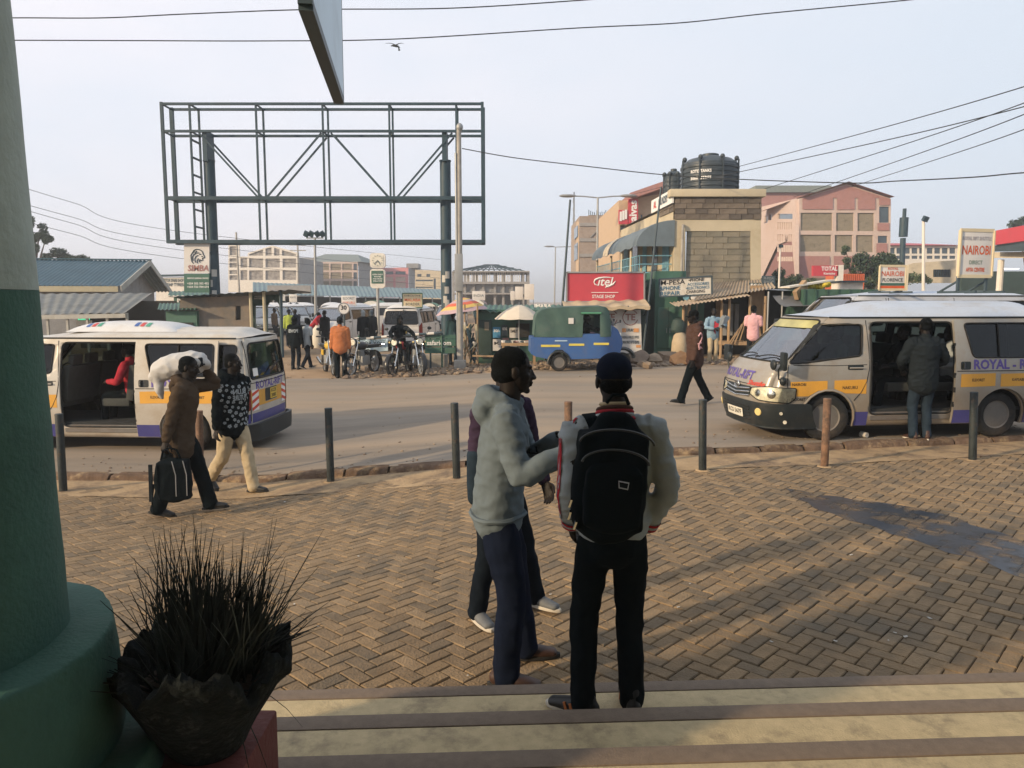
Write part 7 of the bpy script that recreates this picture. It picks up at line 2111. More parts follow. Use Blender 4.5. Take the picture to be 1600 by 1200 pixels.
q = MB(); p = tx(967, 530); q.box((p[0], -0.60, p[1]), (0.14, 0.02, 0.16)); q.build('window_patch', m_post, tk)
for sg in (1, -1):
    q = MB(); q.tube([V((0.30 * math.cos(t_), sg * 0.60, 0.25 + 0.30 * math.sin(t_))) for t_ in lin(-0.1, 3.25, 16)], 0.045, n=6, flat=0.8); q.build('wheel_arch', m_blkpl, tk)
    wh = bpy.data.objects.new('wheel', None); COL.objects.link(wh); wh.parent = tk; wh.location = (0, sg * 0.53, 0.245); wh.rotation_euler = (0, 0, 0 if sg > 0 else math.pi); wh.scale = (0.75, 0.7, 0.75)
    inst('tyre', TYRE, wh); inst('rim', RIM, wh)
wh = bpy.data.objects.new('wheel', None); COL.objects.link(wh); wh.parent = tk; wh.location = (1.84, 0, 0.245); wh.scale = (0.75, 0.6, 0.75); inst('tyre', TYRE, wh); inst('rim', RIM, wh)
q = MB(); q.tube([V((1.84 + 0.33 * math.cos(t_), 0, 0.30 + 0.30 * math.sin(t_))) for t_ in lin(0.1, 2.4, 10)], 0.16, n=6, flat=0.35); q.build('front_mudguard', m_blkpl, tk)
q = MB(); p = tx(1290, 632); q.cyl((p[0] - 0.02, 0, p[1]), (p[0] + 0.07, 0, p[1]), 0.10, 0.09, n=16); q.build('headlight', m_lamp, tk)
for sg in (1, -1):
    q = MB(); p = tx(1262, 540); q.tube([V((p[0] - .05, sg * .36, p[1] - .05)), V((p[0] + 0.08, sg * 0.52, p[1] + 0.02))], 0.01, n=5); q.box((p[0] + 0.08, sg * 0.54, p[1] + 0.03), (0.03, 0.12, 0.08)); q.build('mirror', m_blkpl, tk)
q = MB(); q.box((0.25, 0, 0.62), (0.5, 1.0, 0.14)); q.box((0.02, 0, 0.95), (0.12, 1.0, 0.55)); q.build('rear_seat', m_seat, tk, bevel=0.03)
q = MB(); q.box((0.95, 0, 0.70), (0.35, 0.5, 0.12)); q.build('driver_seat', m_seat, tk, bevel=0.03)
q = MB(); q.tube([V((1.42, -.3, 1.02)), V((1.44, 0, 0.98)), V((1.42, .3, 1.02))], 0.018, n=6); q.tube([V((1.44, 0, 0.98)), V((1.7, 0, 0.5))], 0.03, n=6); q.build('handlebar', m_blkpl, tk)

# motorcycles
m_mblk = mat('black_motorcycle_paint', (0.014, 0.016, 0.018), rough=0.3, var=0.2)
m_mred = mat('red_motorcycle_paint', (0.42, 0.03, 0.03), rough=0.3)
m_myel = mat('yellow_motorcycle_paint', (0.55, 0.36, 0.04), rough=0.35)
def moto_wheel(rimm):
    q = MB(); q.lathe([(0.235, -0.03), (0.265, -0.045), (0.295, -0.03), (0.30, 0), (0.295, 0.03), (0.265, 0.045), (0.235, 0.03)], 30, (0, 0, 0), 'Y', closed=True)
    ty = q.mesh('tyre', [m_rubber], angle=50)
    q = MB(); q.lathe([(0.22, -0.025), (0.245, -0.028), (0.245, 0.028), (0.22, 0.025)], 30, (0, 0, 0), 'Y', closed=True)
    q.cyl((0, -0.06, 0), (0, 0.06, 0), 0.05, n=14); q.cyl((0, 0.03, 0), (0, 0.045, 0), 0.10, n=18)
    for k in range(6):
        a = k * math.pi / 3; q.bar((0.04 * math.cos(a), 0, 0.04 * math.sin(a)), (0.225 * math.cos(a), 0, 0.225 * math.sin(a)), 0.03, 0.02, up=(0, 1, 0))
    return ty, q.mesh('rim', [rimm])
MW1, MW2 = moto_wheel(m_steelg), moto_wheel(m_mblk)
def motorcycle(label, px, py, rz, tankm, rims, basket=False):
    b = G(px, py); c, s = math.cos(rz), math.sin(rz)
    t = thing('motorcycle', label, 'motorcycle', (b.x - 1.27 * c, b.y - 1.27 * s, b.z), rz, 'motorcycles parked across the road')
    for x in (0.0, 1.27):
        w = bpy.data.objects.new('wheel', None); COL.objects.link(w); w.parent = t; w.location = (x, 0, 0.30)
        inst('tyre', rims[0], w); inst('rim', rims[1], w)
    hd_ = V((0.96, 0, 0.98))
    for sg in (-1, 1):
        q = MB(); q.cyl((1.27, sg * 0.085, 0.30), (1.13, sg * 0.085, 0.62), 0.026, n=8); q.cyl((1.13, sg * 0.085, 0.62), hd_ + V((0, sg * 0.085, 0)), 0.018, n=8); q.build('fork_leg', m_chrome, t)
        q = MB(); q.tube([V((0.50, sg * 0.10, 0.72)), V((0.15, sg * 0.11, 0.62)), V((0.02, sg * 0.12, 0.32))], 0.018, n=6); q.cyl((0.02, sg * 0.12, 0.34), (0.14, sg * 0.12, 0.62), 0.032, n=8); q.build('rear_shock', m_steelg, t)
        q = MB(); q.tube([hd_ + V((0, 0, 0.05)), hd_ + V((-0.02, sg * 0.18, 0.10)), hd_ + V((-0.12, sg * 0.36, 0.12))], 0.013, n=6); q.cyl(hd_ + V((-0.08, sg * 0.28, 0.115)), hd_ + V((-0.13, sg * 0.39, 0.12)), 0.02, n=8); q.build('handlebar', m_blkpl, t)
        q = MB(); q.tube([hd_ + V((-0.06, sg * 0.25, 0.11)), hd_ + V((-0.02, sg * 0.33, 0.30))], 0.007, n=5); q.ell(hd_ + V((-0.02, sg * 0.34, 0.33)), (0.02, 0.065, 0.045), nu=10, nv=6); q.build('mirror', m_blkpl, t)
        q = MB(); q.ell(hd_ + V((0.12, sg * 0.17, -0.04)), (0.035, 0.03, 0.03), nu=8, nv=6); q.build('indicator', m_amber, t)
    q = MB(); q.cyl(hd_ + V((0.06, 0, -0.02)), hd_ + V((0.17, 0, -0.03)), 0.085, 0.10, n=18); h_ = q.build('headlight', m_blkpl, t)
    q = MB(); q.cyl(hd_ + V((0.17, 0, -0.03)), hd_ + V((0.185, 0, -0.03)), 0.092, 0.08, n=18); q.build('lens', m_lamp, h_)
    q = MB(); q.tube([V((1.27 + 0.345 * math.cos(a), 0, 0.30 + 0.345 * math.sin(a))) for a in lin(-0.2, 2.3, 12)], 0.06, n=6, flat=0.3); q.build('front_mudguard', m_mblk, t)
    q = MB(); q.tube([V((0.36 * math.cos(a), 0, 0.30 + 0.36 * math.sin(a))) for a in lin(0.9, 3.4, 12)], 0.075, n=6, flat=0.3); q.build('rear_mudguard', m_mblk, t)
    q = MB(); q.ell((0.68, 0, 0.83), (0.28, 0.14, 0.125), nu=18, nv=10); q.build('fuel_tank', tankm, t)
    q = MB(); q.box((0.14, 0, 0.80), (0.78, 0.24, 0.10)); q.build('seat', m_blkpl, t, bevel=0.03)
    q = MB(); q.tube([V((-0.05, .13, .78)), V((-0.42, .13, .82)), V((-0.42, -.13, .82)), V((-0.05, -.13, .78))], 0.013, n=6); q.tube([V((-0.2, .13, .80)), V((-0.2, -.13, .80))], 0.013, n=6); q.build('carrier', m_chrome, t)
    q = MB(); q.box((0.62, 0, 0.42), (0.42, 0.24, 0.26)); q.cyl((0.70, 0, 0.5), (0.80, 0, 0.72), 0.10, 0.09, n=14)
    for k in range(4): q.cyl((0.72 + .02 * k, 0, 0.55 + 0.045 * k), (0.724 + .02 * k, 0, 0.562 + .045 * k), 0.125, n=14)
    q.build('engine', m_steelg, t, bevel=0.015)
    q = MB(); q.tube([V((0.82, -.08, 0.55)), V((0.88, -.13, 0.35)), V((0.6, -.16, 0.27)), V((0.2, -.17, 0.30)), V((-0.35, -.17, 0.42))], [0.02, 0.02, 0.022, 0.04, 0.04], n=8); q.build('exhaust', m_chrome, t)
    q = MB(); q.tube([V((0.95, 0, 0.9)), V((0.9, 0, 0.62)), V((0.85, 0, 0.32)), V((0.4, 0, 0.28)), V((0.3, 0, 0.7))], 0.02, n=6); q.build('frame', m_mblk, t)
    q = MB(); q.box((0.3, -0.13, 0.62), (0.3, 0.04, 0.16)); q.box((0.3, 0.13, 0.62), (0.3, 0.04, 0.16)); q.build('side_cover', tankm, t, bevel=0.015)
    return t
fl_, fr_ = R(-90 - 20), R(-90 + 24)
motorcycle('yellow tanked motorcycle with mirrors half hidden left of the man in orange', 522, 588, fr_, m_myel, MW1)
motorcycle('motorcycle with pale rim and round headlight just right of the man in orange', 548, 589, fl_, m_mblk, MW1)
motorcycle('black motorcycle with a red tank and black wheel, third from the left', 613, 589, fl_, m_mred, MW2)
motorcycle('motorcycle with pale spoked rim in front of the rider in dark hood, rightmost', 659, 588, fr_, m_mblk, MW1)

# waiting vans
def yard_van(label, px, Y, deg, sc=1.0):
    o = white_van(label, px, Y, R(deg)); c, s = math.cos(R(deg)), math.sin(R(deg))
    o.location.x += 2.25 * c; o.location.y += 2.25 * s; o.scale = (sc, sc, sc)
yard_van('boxy white van seen from behind under the MALABA BORDER board', 645, 33.0, 85, 1.0)
yard_van('white van facing the road behind the man in the orange jacket', 536, 38, -104)
yard_van('white van standing side on behind the woman with the white headscarf', 603, 48, 196)
yard_van('white van parked deep in the yard left of the MALABA BORDER board', 628, 56, -100)
yard_van('first white van beside the shack posts in the left row', 408, 44, -62)
yard_van('white van second from the shack in the left row', 432, 47, -62)
yard_van('white van third from the shack in the left row', 455, 50, -62)
yard_van('white van at the right end of the left row beside the floodlight mast', 475, 54, -62)
yard_van('white van standing behind the van with the ELDORET board', 518, 58, -80)
yard_van('white van half hidden by the striped umbrella', 705, 52, -95)
yard_van('white van whose roof shows behind the lorry at right', 1440, 30, 184, 1.08)
yard_van('white van roof showing under the cream route board', 1370, 27, 186, 1.1)
yard_van('white van beside the filling station shop at the right edge', 1545, 36, 175, 1.05)
for (lb, px, py, Y, m_, w) in (('red car roof showing above the middle van roof', 1468, 462, 29, m_red, 3.8), ('dark blue car behind the right van roof below the station lights', 1565, 455, 33, m_blue, 4.0)):
    p = P(px, py, Y); t = thing('parked_car', lb, 'car', (p.x, p.y, gz(p.x, p.y)))
    H_ = min(2.2, max(1.5, p.z))
    for nm, prof_, m2, hw in (('body', [(-w / 2, .3), (w / 2, .3), (w / 2, .75), (w * .3, .95), (-w * .45, .98), (-w / 2, .8)], m_, .85), ('cabin', [(-w * .42, .97), (w * .28, .95), (w * .12, H_ - .06), (-w * .32, H_ - .06)], m_glassb, .74), ('roof', [(-w * .34, H_ - .07), (w * .14, H_ - .07), (w * .1, H_), (-w * .3, H_)], m_, .72)):
        q = MB(); q.prism(prof_, (0, hw, 0), (1, 0, 0), (0, 0, 1), hw * 2); q.build(nm, m2, t, bevel=0.04)
    for x in (-w * .32, w * .3):
        for y in (-.72, .72): inst('wheel', TYRE, t, (x, y, 0.32))

# umbrellas and arched tents
def umbrella(label, px, py_rim, py_top, wpx, Y, mats_, tilt=0.0, pole_px=None):
    b = P(px, 500, Y); b.z = gz(b.x, b.y); zr_, zt_ = P(px, py_rim, Y).z - b.z, P(px, py_top, Y).z - b.z
    r = wpx / 2 * Y / FOC
    t = thing('market_umbrella', label, 'umbrella', b)
    n = 8
    for k in range(n):
        def pan(u, v, k=k):
            a = (k + u) * 2 * math.pi / n; ca = math.cos(math.pi / n) / math.cos((u - .5) * 2 * math.pi / n)
            rr = r * v * (0.86 + 0.14 * ca); x, y = rr * math.cos(a), rr * math.sin(a)
            return V((x, y, zr_ + (zt_ - zr_) * (1 - v ** 1.6) + x * tilt - 0.02 * math.sin(u * math.pi) * v))
        if len(mats_) > 2:
            for j in range(6):
                q = MB(); q.grid(lambda u, v: pan(u, (j + v) / 6), 6, 2); q.build('canopy_panel', mats_[(j) % len(mats_)], t)
        else:
            q = MB(); q.grid(pan, 6, 8); q.build('canopy_panel', mats_[k % len(mats_)], t)
        a = k * 2 * math.pi / n
        q = MB(); q.tube([V((0, 0, zr_ + 0.02)), V((r * .97 * math.cos(a), r * .97 * math.sin(a), zr_ + r * .97 * math.cos(a) * tilt - 0.01))], 0.008, n=4); q.build('rib', m_steelg, t)
    q = MB(); q.cyl((0, 0, 0), (0, 0, zt_ + 0.08), 0.022, n=8); q.build('pole', m_steelg, t)
    return t
u1, u2, u3 = mat('umbrella_red', (0.52, 0.12, 0.07), rough=0.8, var=.1), mat('umbrella_yellow', (0.56, 0.40, 0.12), rough=0.8, var=.1), mat('umbrella_faded', (0.42, 0.30, 0.32), rough=0.8, var=.1)
umbrella('faded market umbrella striped in red, yellow and orange left of the utility pole', 722, 487, 465, 80, 23.5, [u1, u2, u3], 0.14)
m_ucr = mat('umbrella_cream', (0.55, 0.49, 0.40), rough=0.85, var=0.08, dirt=(0.4, 0.34, 0.26), dlo=0.55)
um = umbrella('pale cream market umbrella over the news stand left of the three wheeler', 811, 498, 476, 76, 22.9, [m_ucr])
m_tentw = mat('tent_white', (0.66, 0.66, 0.62), rough=0.8); m_tentg = mat('tent_green', (0.10, 0.24, 0.16), rough=0.8)
for i, (px, Y, w) in enumerate(((580, 62, 34), (670, 60, 24), (692, 64, 16), (740, 70, 40))):
    p = P(px, 476, Y); t = thing('arched_tent', ('arched green and white market tent above the side on white van', 'arched tent right of the MALABA BORDER board', 'small arched tent left of the right billboard column', 'red and white arched tent roof behind the striped umbrella')[i], 'tent', (p.x, p.y, 0))
    r = w * Y / FOC / 2; zb2 = p.z
    q = MB(); q.grid(lambda u, v: V((r * math.cos(math.pi * (0.12 + 0.76 * u)) * 1.05, 3 * v, zb2 + r * 0.75 * math.sin(math.pi * (0.12 + 0.76 * u)) - 0.3)), 16, 3); q.build('canopy', m_tentg if i < 3 else u3, t)
    q = MB(); q.face([V((r * .9 * math.cos(math.pi * (0.12 + 0.76 * u)), 0.05, zb2 + r * 0.68 * math.sin(math.pi * (0.12 + 0.76 * u)) - 0.3)) for u in lin(0, 1, 14)]); q.build('end_panel', m_tentw, t)
    for x in (-r, r):
        for y in (0, 3): q = MB(); q.cyl((x * .95, y, 0), (x * .95, y, zb2), 0.03, n=6); q.build('leg', m_steelg, t)
# green news kiosk, posters, table
t = thing('news_kiosk', 'dark green sheet metal kiosk with posters and faded lettering behind the cream umbrella', 'kiosk')
f = yplane(23.6)
p, p2 = f(746, 497), f(884, 560)
q = MB(); q.box(((p.x + p2.x) / 2, 24.7, 0.85), (p2.x - p.x, 2.1, 1.75)); q.build('wall', m_gk, t)
a, b = f(742, 497), f(886, 491)
q = MB(); q.grid(lambda u, v: V((a.x + (b.x - a.x) * u, 23.4 + 2.6 * v, 1.66 + 0.20 * v + 0.02 * math.sin(u * 100))), 120, 2); q.build('roof_sheet', m_gk, t, angle=80)
q = MB(); lettering(q, 'IMARA', P(848, 478.5, 25.2), (1, 0, 0), V((0, .4, 1)).normalized(), 0.19, 0.008); lettering(q, 'KILA KAKA', P(860, 485, 24.6), (1, 0, 0), V((0, .4, 1)).normalized(), 0.17, 0.008); q.build('lettering', m_wtrim, t)
q = MB(); p, p2 = f(746, 500, .03), f(768, 558, .03); q.box(((p.x + p2.x) / 2, 23.55, (p.z + p2.z) / 2), (p2.x - p.x, 0.06, p.z - p2.z)); d_ = q.build('door', m_dkg, t, bevel=0.01)
for (x0, y0, x1, y1, m_, tx_) in ((770, 511, 782, 528, mat('poster_blue', (0.07, 0.25, 0.42), rough=.5), '30/-'), (784, 508, 793, 525, m_blk, 'NEWS'), (796, 512, 810, 528, m_post, 'DAILY'), (770, 530, 783, 548, m_post, 'K'), (785, 528, 795, 540, m_rosep, None), (797, 531, 808, 542, m_whb, None), (757, 503, 764, 516, m_olivst, None)):
    q = MB(); p, p2 = f(x0, y0, .08), f(x1, y1, .08); cx, cz = (p.x + p2.x) / 2, (p.z + p2.z) / 2
    q.box((cx, 23.52, cz), (p2.x - p.x, 0.02, p.z - p2.z)); o_ = q.build('poster', m_, t)
    if tx_: q = MB(); lettering(q, tx_, (cx, 23.505, cz + .05), (1, 0, 0), (0, 0, 1), 0.12, 0.004, width=(p2.x - p.x) * .8); q.build('lettering', m_whitel if m_ != m_post else m_blackl, o_)
q = MB(); p = f(817, 516, .1); q.box((p.x, 23.56, p.z), (0.42, 0.06, 0.42)); q.build('hatch', m_shade, t)
t = thing('news_table', 'rough timber table of newspapers under the cream umbrella', 'table')
p, p2 = P(783, 541, 22.3), P(838, 538, 22.3)
q = MB(); q.box(((p.x + p2.x) / 2, 22.5, 0.72), (p2.x - p.x, 0.7, 0.08)); q.build('top', m_wood, t)
for x in (p.x + .06, p2.x - .06):
    for y in (22.2, 22.8): q = MB(); q.box((x, y, 0.37), (0.07, 0.07, 0.66)); q.build('leg', m_wood, t)
for k in range(9):
    tag((lambda q: (q.box((p.x + .1 + .105 * k, 22.45 + rnd.uniform(-.1, .1), 0.79), (0.16, 0.3, rnd.uniform(0.03, 0.08)), rot=rnd.uniform(-.4, .4)), q.build('newspaper_pile', (m_post, m_blk, m_whb, m_rosep)[k % 4], smooth=False))[1])(MB()), 'folded newspaper pile on the timber table under the cream umbrella', 'newspapers', 'newspaper piles on the timber table')
# heap of hung goods behind the pole, green fence boards and barrier
t = thing('goods_rack', 'rack of tangled goods and sticks just right of the utility pole', 'rack')
for k in range(34):
    a, b = P(724 + rnd.uniform(0, 22), 500 + rnd.uniform(0, 50), 22.8), P(724 + rnd.uniform(0, 22), 520 + rnd.uniform(0, 55), 22.8)
    q = MB(); q.bar(a + V((0, rnd.uniform(-.2, .2), 0)), b, rnd.uniform(0.02, 0.09), 0.03); q.build('hung_item', rnd.choice((m_wood, m_wtrim, m_dkg, m_yfas, m_steel)), t)
for px in (726, 746): p = P(px, 480, 22.8); q = MB(); q.cyl((p.x, p.y, gz(p.x, p.y)), (p.x, p.y, 1.9), 0.03, n=6); q.build('post', m_wood, t)
q = MB(); q.bar(P(738, 556, 22), P(790, 557, 22), 0.05); q.build('ground_rail', m_wood, t)
t = thing('fence', 'green painted low fence with white lettering left of the utility pole', 'fence')
f = yplane(22.4)
for k, (y0, y1) in enumerate(((523, 529), (530, 541), (543, 552))):
    p, p2 = f(664, y0), f(712, y1); q = MB(); q.box(((p.x + p2.x) / 2, 22.4, (p.z + p2.z) / 2), (p2.x - p.x, 0.04, p.z - p2.z)); q.build('board', m_gk, t)
for px in (672, 690, 710): p = f(px, 520); q = MB(); q.cyl((p.x, 22.45, gz(p.x, 22)), (p.x, 22.45, p.z), 0.03, n=6); q.build('post', m_steel, t)
q = MB(); lettering(q, 'safaricom', f(686, 536, .03), (1, 0, 0), (0, 0, 1), 0.19, 0.004); q.build('lettering', m_whitel, t)
t = thing('banner', 'pale banner reading FOR YOU hung on a rail behind the motorcycles', 'banner')
f = yplane(22.6); a, b = f(557, 529), f(606, 548)
q = MB(); q.grid(lambda u, v: V((a.x + (b.x - a.x) * u, 22.6 + .04 * math.sin(u * 9), b.z + (a.z - b.z) * v - .03 * math.sin(u * 3.1))), 16, 4); q.build('cloth', m_bl, t)
q = MB(); lettering(q, 'FOR YOU', f(583, 537, .08), (1, 0, 0), (0, 0, 1), 0.16, 0.004); lettering(q, 'Simple | Transparent | Honest', f(582, 531.5, .08), (1, 0, 0), (0, 0, 1), 0.09, 0.001, width=.8); q.build('lettering', m_steel, t)
t = thing('barrier_pole', 'black and white striped barrier pole above the motorcycles', 'barrier')
a, b = P(549, 530, 22.3), P(690, 520, 22.3)
for k in range(12):
    q = MB(); q.cyl(a.lerp(b, k / 12), a.lerp(b, (k + 1) / 12), 0.04, n=8); q.build('stripe_section', m_blk if k % 2 else m_wtrim, t)
for px in (560, 612, 650, 690): p = P(px, 527, 22.3); q = MB(); q.cyl((p.x, p.y + .06, gz(p.x, p.y)), (p.x, p.y + .06, p.z + .05), 0.03, n=6); q.build('post', m_gk, t)
t = thing('low_wall', 'low plastered kerb wall behind the motorcycles', 'wall')
p, p2 = P(570, 560, 22.9), P(700, 560, 22.9); q = MB(); q.box(((p.x + p2.x) / 2, 22.95, 0.1), (p2.x - p.x, 0.2, 0.55)); q.build('wall', m_conc, t, bevel=.02)
t = thing('traffic_island', 'raised kerbed island in the yard beyond the man in black', 'kerb'); p, p2 = P(478, 500, 34), P(530, 500, 34)
q = MB(); q.box(((p.x + p2.x) / 2, 34.5, 0.02), (p2.x - p.x, 2, .3)); q.build('kerb', m_conc, t, bevel=.03)
# rubble along the far edge of the road, rocks
q = MB(); r_ = random.Random(5)
m_rub = [mat('rubble_%d' % i, c, rough=.95, var=.25, world_co=True, vscale=6, bump=.5, bscale=20) for i, c in enumerate(((0.22, .165, .115), (.16, .12, .09), (.27, .21, .15)))]
def rock(q, c, s, m=0, fl=.6):
    k0 = len(q.v); q.ell(c, (s * r_.uniform(.8, 1.3), s * r_.uniform(.7, 1.1), s * fl), nu=6, nv=4, m=m)
    for i in range(k0, len(q.v)): q.v[i] = tuple(V(q.v[i]) + V((r_.gauss(0, .16), r_.gauss(0, .16), r_.gauss(0, .12))) * s)
for k in range(1500):
    x = r_.uniform(-4.6, 8.0); y = far_y(x) - 0.1 + abs(r_.gauss(0, 1.3)); rock(q, (x, y, gz(x, y) + 0.03), r_.choice((.03, .04, .05, .07, .1)), r_.randrange(3))
for k in range(500):
    x = r_.uniform(-30, 30); y = far_y(x) + r_.uniform(-.3, 9); rock(q, (x, y, gz(x, y) + 0.02), r_.choice((.02, .03, .05)), r_.randrange(3))
for k in range(450):
    x = r_.uniform(-9, 11); y = kerb_y(x) + .2 + abs(r_.gauss(0, .8)) if k % 3 else r_.uniform(kerb_y(x), far_y(x)); rock(q, (x, y, gz(x, y) + .005), r_.choice((.006, .009, .012, .02)), r_.randrange(3))
tag(q.build('rubble', m_rub, smooth=False, fixn=False), 'loose stones and rubble along the far edge of the road', 'rubble', kind='stuff')
for (lb, px, py, s, mm) in (('orange brown rounded boulder beside the walking man in the brown jacket', 1068, 572, .34, mat('orange_boulder', (.48, .25, .11), rough=.9, var=.15, bump=.3)), ('grey angular rock left of the orange boulder', 1046, 568, .34, m_rub[0]), ('broad low rock furthest left in the rock pile', 1000, 572, .38, m_rub[1]),
                            ('brown rock between the broad low rock and the grey angular rock', 1024, 570, .30, m_rub[2]), ('small rock at the front of the rock pile', 1012, 578, .18, m_rub[0])):
    c = G(px, py); q = MB(); rock(q, (0, 0, .12), s, 0, .75); tag(q.build('boulder', mm, loc=(c.x, c.y + .3, c.z), smooth=False), lb, 'rock', 'boulders on the far roadside')
for (lb, px, py, Y, w, h, mm) in (('stuffed brown sack leaning by the green kiosk door', 1062, 545, 24.6, .55, .95, m_tan), ('dark bundle tied on top of the brown sack', 1060, 520, 24.7, .5, .5, m_dkg), ('tall pale sack beside the bending woman in pink', 496, 500, 33, .55, 1.0, m_whb)):
    p = P(px, py, Y); z0 = gz(p.x, p.y) if 'dark' not in lb else .95
    q = MB(); q.lathe([(0, 0), (w * .42, 0.02), (w * .5, h * .2), (w * .48, h * .6), (w * .38, h * .85), (w * .16, h * .97), (w * .2, h), (0, h)], 18)
    for i, v in enumerate(q.v): k = 1 + .12 * noise.noise(V(v) * 5); q.v[i] = (v[0] * k, v[1] * k, v[2])
    tag(q.build('sack', mm, loc=(p.x, p.y, z0)), lb, 'sack')
# ================================================================== PEOPLE
from mathutils.bvhtree import BVHTree
def cloth(name, col, **k):
    k.setdefault('rough', 0.9); k.setdefault('var', 0.16); k.setdefault('vscale', 7); k.setdefault('bump', 0.35); k.setdefault('bscale', 15); k.setdefault('spec', 0.05)
    return mat(name, col, **k)
m_skin = mat('dark_brown_skin', (0.0125, 0.0095, 0.0085), rough=0.55, var=0.15, vscale=12, spec=0.22)
m_hair = mat('black_hair', (0.004, 0.0055, 0.0065), rough=0.95, var=0.3, vscale=60, bump=0.8, bscale=160, spec=0.1)
m_eye = mat('eye_white', (0.07, 0.064, 0.056), rough=0.5, var=0)
c_black = cloth('black_cloth', (0.0035, 0.0065, 0.0085)); c_navy = cloth('navy_cloth', (0.007, 0.011, 0.024)); c_char = cloth('charcoal_cloth', (0.014, 0.019, 0.023))
c_grey = cloth('grey_marl', (0.115, 0.145, 0.165), var=0.1); c_khaki = cloth('khaki_cloth', (0.40, 0.33, 0.22)); c_brown = cloth('brown_cloth', (0.105, 0.072, 0.048))
c_denim = cloth('denim', (0.019, 0.031, 0.046), var=.3); c_dkden = cloth('dark_denim', (0.007, 0.011, 0.017), var=.3); c_white = cloth('white_cloth', (0.28, 0.315, 0.335), var=.06); c_pink = cloth('pink_cloth', (0.58, 0.34, 0.36)); c_orange = cloth('orange_cloth', (0.40, 0.145, 0.06))
c_red = cloth('red_cloth', (0.32, 0.03, 0.042)); c_ltblue = cloth('light_blue_denim', (0.20, 0.30, 0.38)); c_purple = cloth('purple_cloth', (0.038, 0.026, 0.048)); c_teal = cloth('teal_cloth', (0.03, 0.065, 0.075)); c_lime = cloth('lime_vest', (0.38, 0.47, 0.09)); c_maroon = cloth('dark_brown_fleece', (0.065, 0.038, 0.030))
m_shoe = mat('black_shoe', (0.012, 0.013, 0.014), rough=0.5, var=.2); m_shoeg = mat('grey_shoe', (0.13, 0.14, 0.15), rough=0.7, var=.2); m_shoebr = mat('brown_shoe', (0.05, 0.026, 0.02), rough=0.5, var=.2); m_sole = mat('white_sole', (0.50, 0.47, 0.41), rough=0.7); m_soled = mat('dark_sole', (0.02, 0.02, 0.02), rough=0.8)

def limb(mb, pts, rad, n=14, side=(1, 0, 0), sub=3):
    pts = [V(p) for p in pts]; rad = [(r, r) if not isinstance(r, tuple) else r for r in rad]
    P_, R_ = [], []; N = len(pts)
    for i in range(N - 1):
        p0, p1, p2, p3 = pts[max(0, i - 1)], pts[i], pts[i + 1], pts[min(N - 1, i + 2)]
        for k in range(sub):
            s = k / sub
            P_.append(0.5 * ((2 * p1) + (p2 - p0) * s + (2 * p0 - 5 * p1 + 4 * p2 - p3) * s * s + (3 * p1 - p0 - 3 * p2 + p3) * s ** 3))
            e = s * s * (3 - 2 * s); R_.append(tuple(rad[i][j] * (1 - e) + rad[i + 1][j] * e for j in (0, 1)))
    P_.append(pts[-1]); R_.append(rad[-1])
    T_ = [(P_[min(i + 1, len(P_) - 1)] - P_[max(i - 1, 0)]).normalized() for i in range(len(P_))]
    def cap(i, sg):
        out = []; r = min(R_[i])
        for th in (75, 45, 20): out.append((P_[i] + T_[i] * sg * r * math.sin(R(th)), tuple(x * math.cos(R(th)) for x in R_[i]), T_[i]))
        return out
    rings = cap(0, -1) + list(zip(P_, R_, T_)) + cap(len(P_) - 1, 1)[::-1]
    vs = []; S = V(side)
    for p, r, t in rings:
        a = S - t * S.dot(t)
        if a.length < 0.15: a = V((0, 1, 0)) - t * t.y
        a.normalize(); b = t.cross(a)
        vs += [p + a * r[0] * math.cos(2 * math.pi * k / n) + b * r[1] * math.sin(2 * math.pi * k / n) for k in range(n)]
    M = len(rings)
    fs = [(i * n + k, i * n + (k + 1) % n, (i + 1) * n + (k + 1) % n, (i + 1) * n + k) for i in range(M - 1) for k in range(n)]
    fs += [tuple(range(n - 1, -1, -1)), tuple(range((M - 1) * n, M * n))]
    mb.raw(vs, fs)
def ik(a, c, l1, l2, hint):
    d = c - a; L = min(d.length, (l1 + l2) * 0.999); dn = d.normalized(); c = a + dn * L
    x = (l1 * l1 - l2 * l2 + L * L) / (2 * L); h = math.sqrt(max(0, l1 * l1 - x * x))
    hn = V(hint) - dn * V(hint).dot(dn)
    if hn.length < 1e-3: hn = V((0, 0.01, 0))
    return a + dn * x + hn.normalized() * h, c
LOD = [dict(b=.011, h=.0046, t=.0105, hand=.0045), dict(b=.017, h=.0075, t=.016, hand=0), dict(b=.027, h=.012, t=.025, hand=0)]
def folds(co, no, amp, seed, dirs=(9, 9, 15)):
    for i in range(len(co)):
        p = co[i]; q = V((p[0] * dirs[0] + seed, p[1] * dirs[1], p[2] * dirs[2]))
        k = 1 - 2 * abs(noise.noise(q)); k2 = noise.noise(q * 2.3)
        co[i] = p + no[i] * amp * (k * 0.75 + k2 * 0.35 - 0.3)
    return co
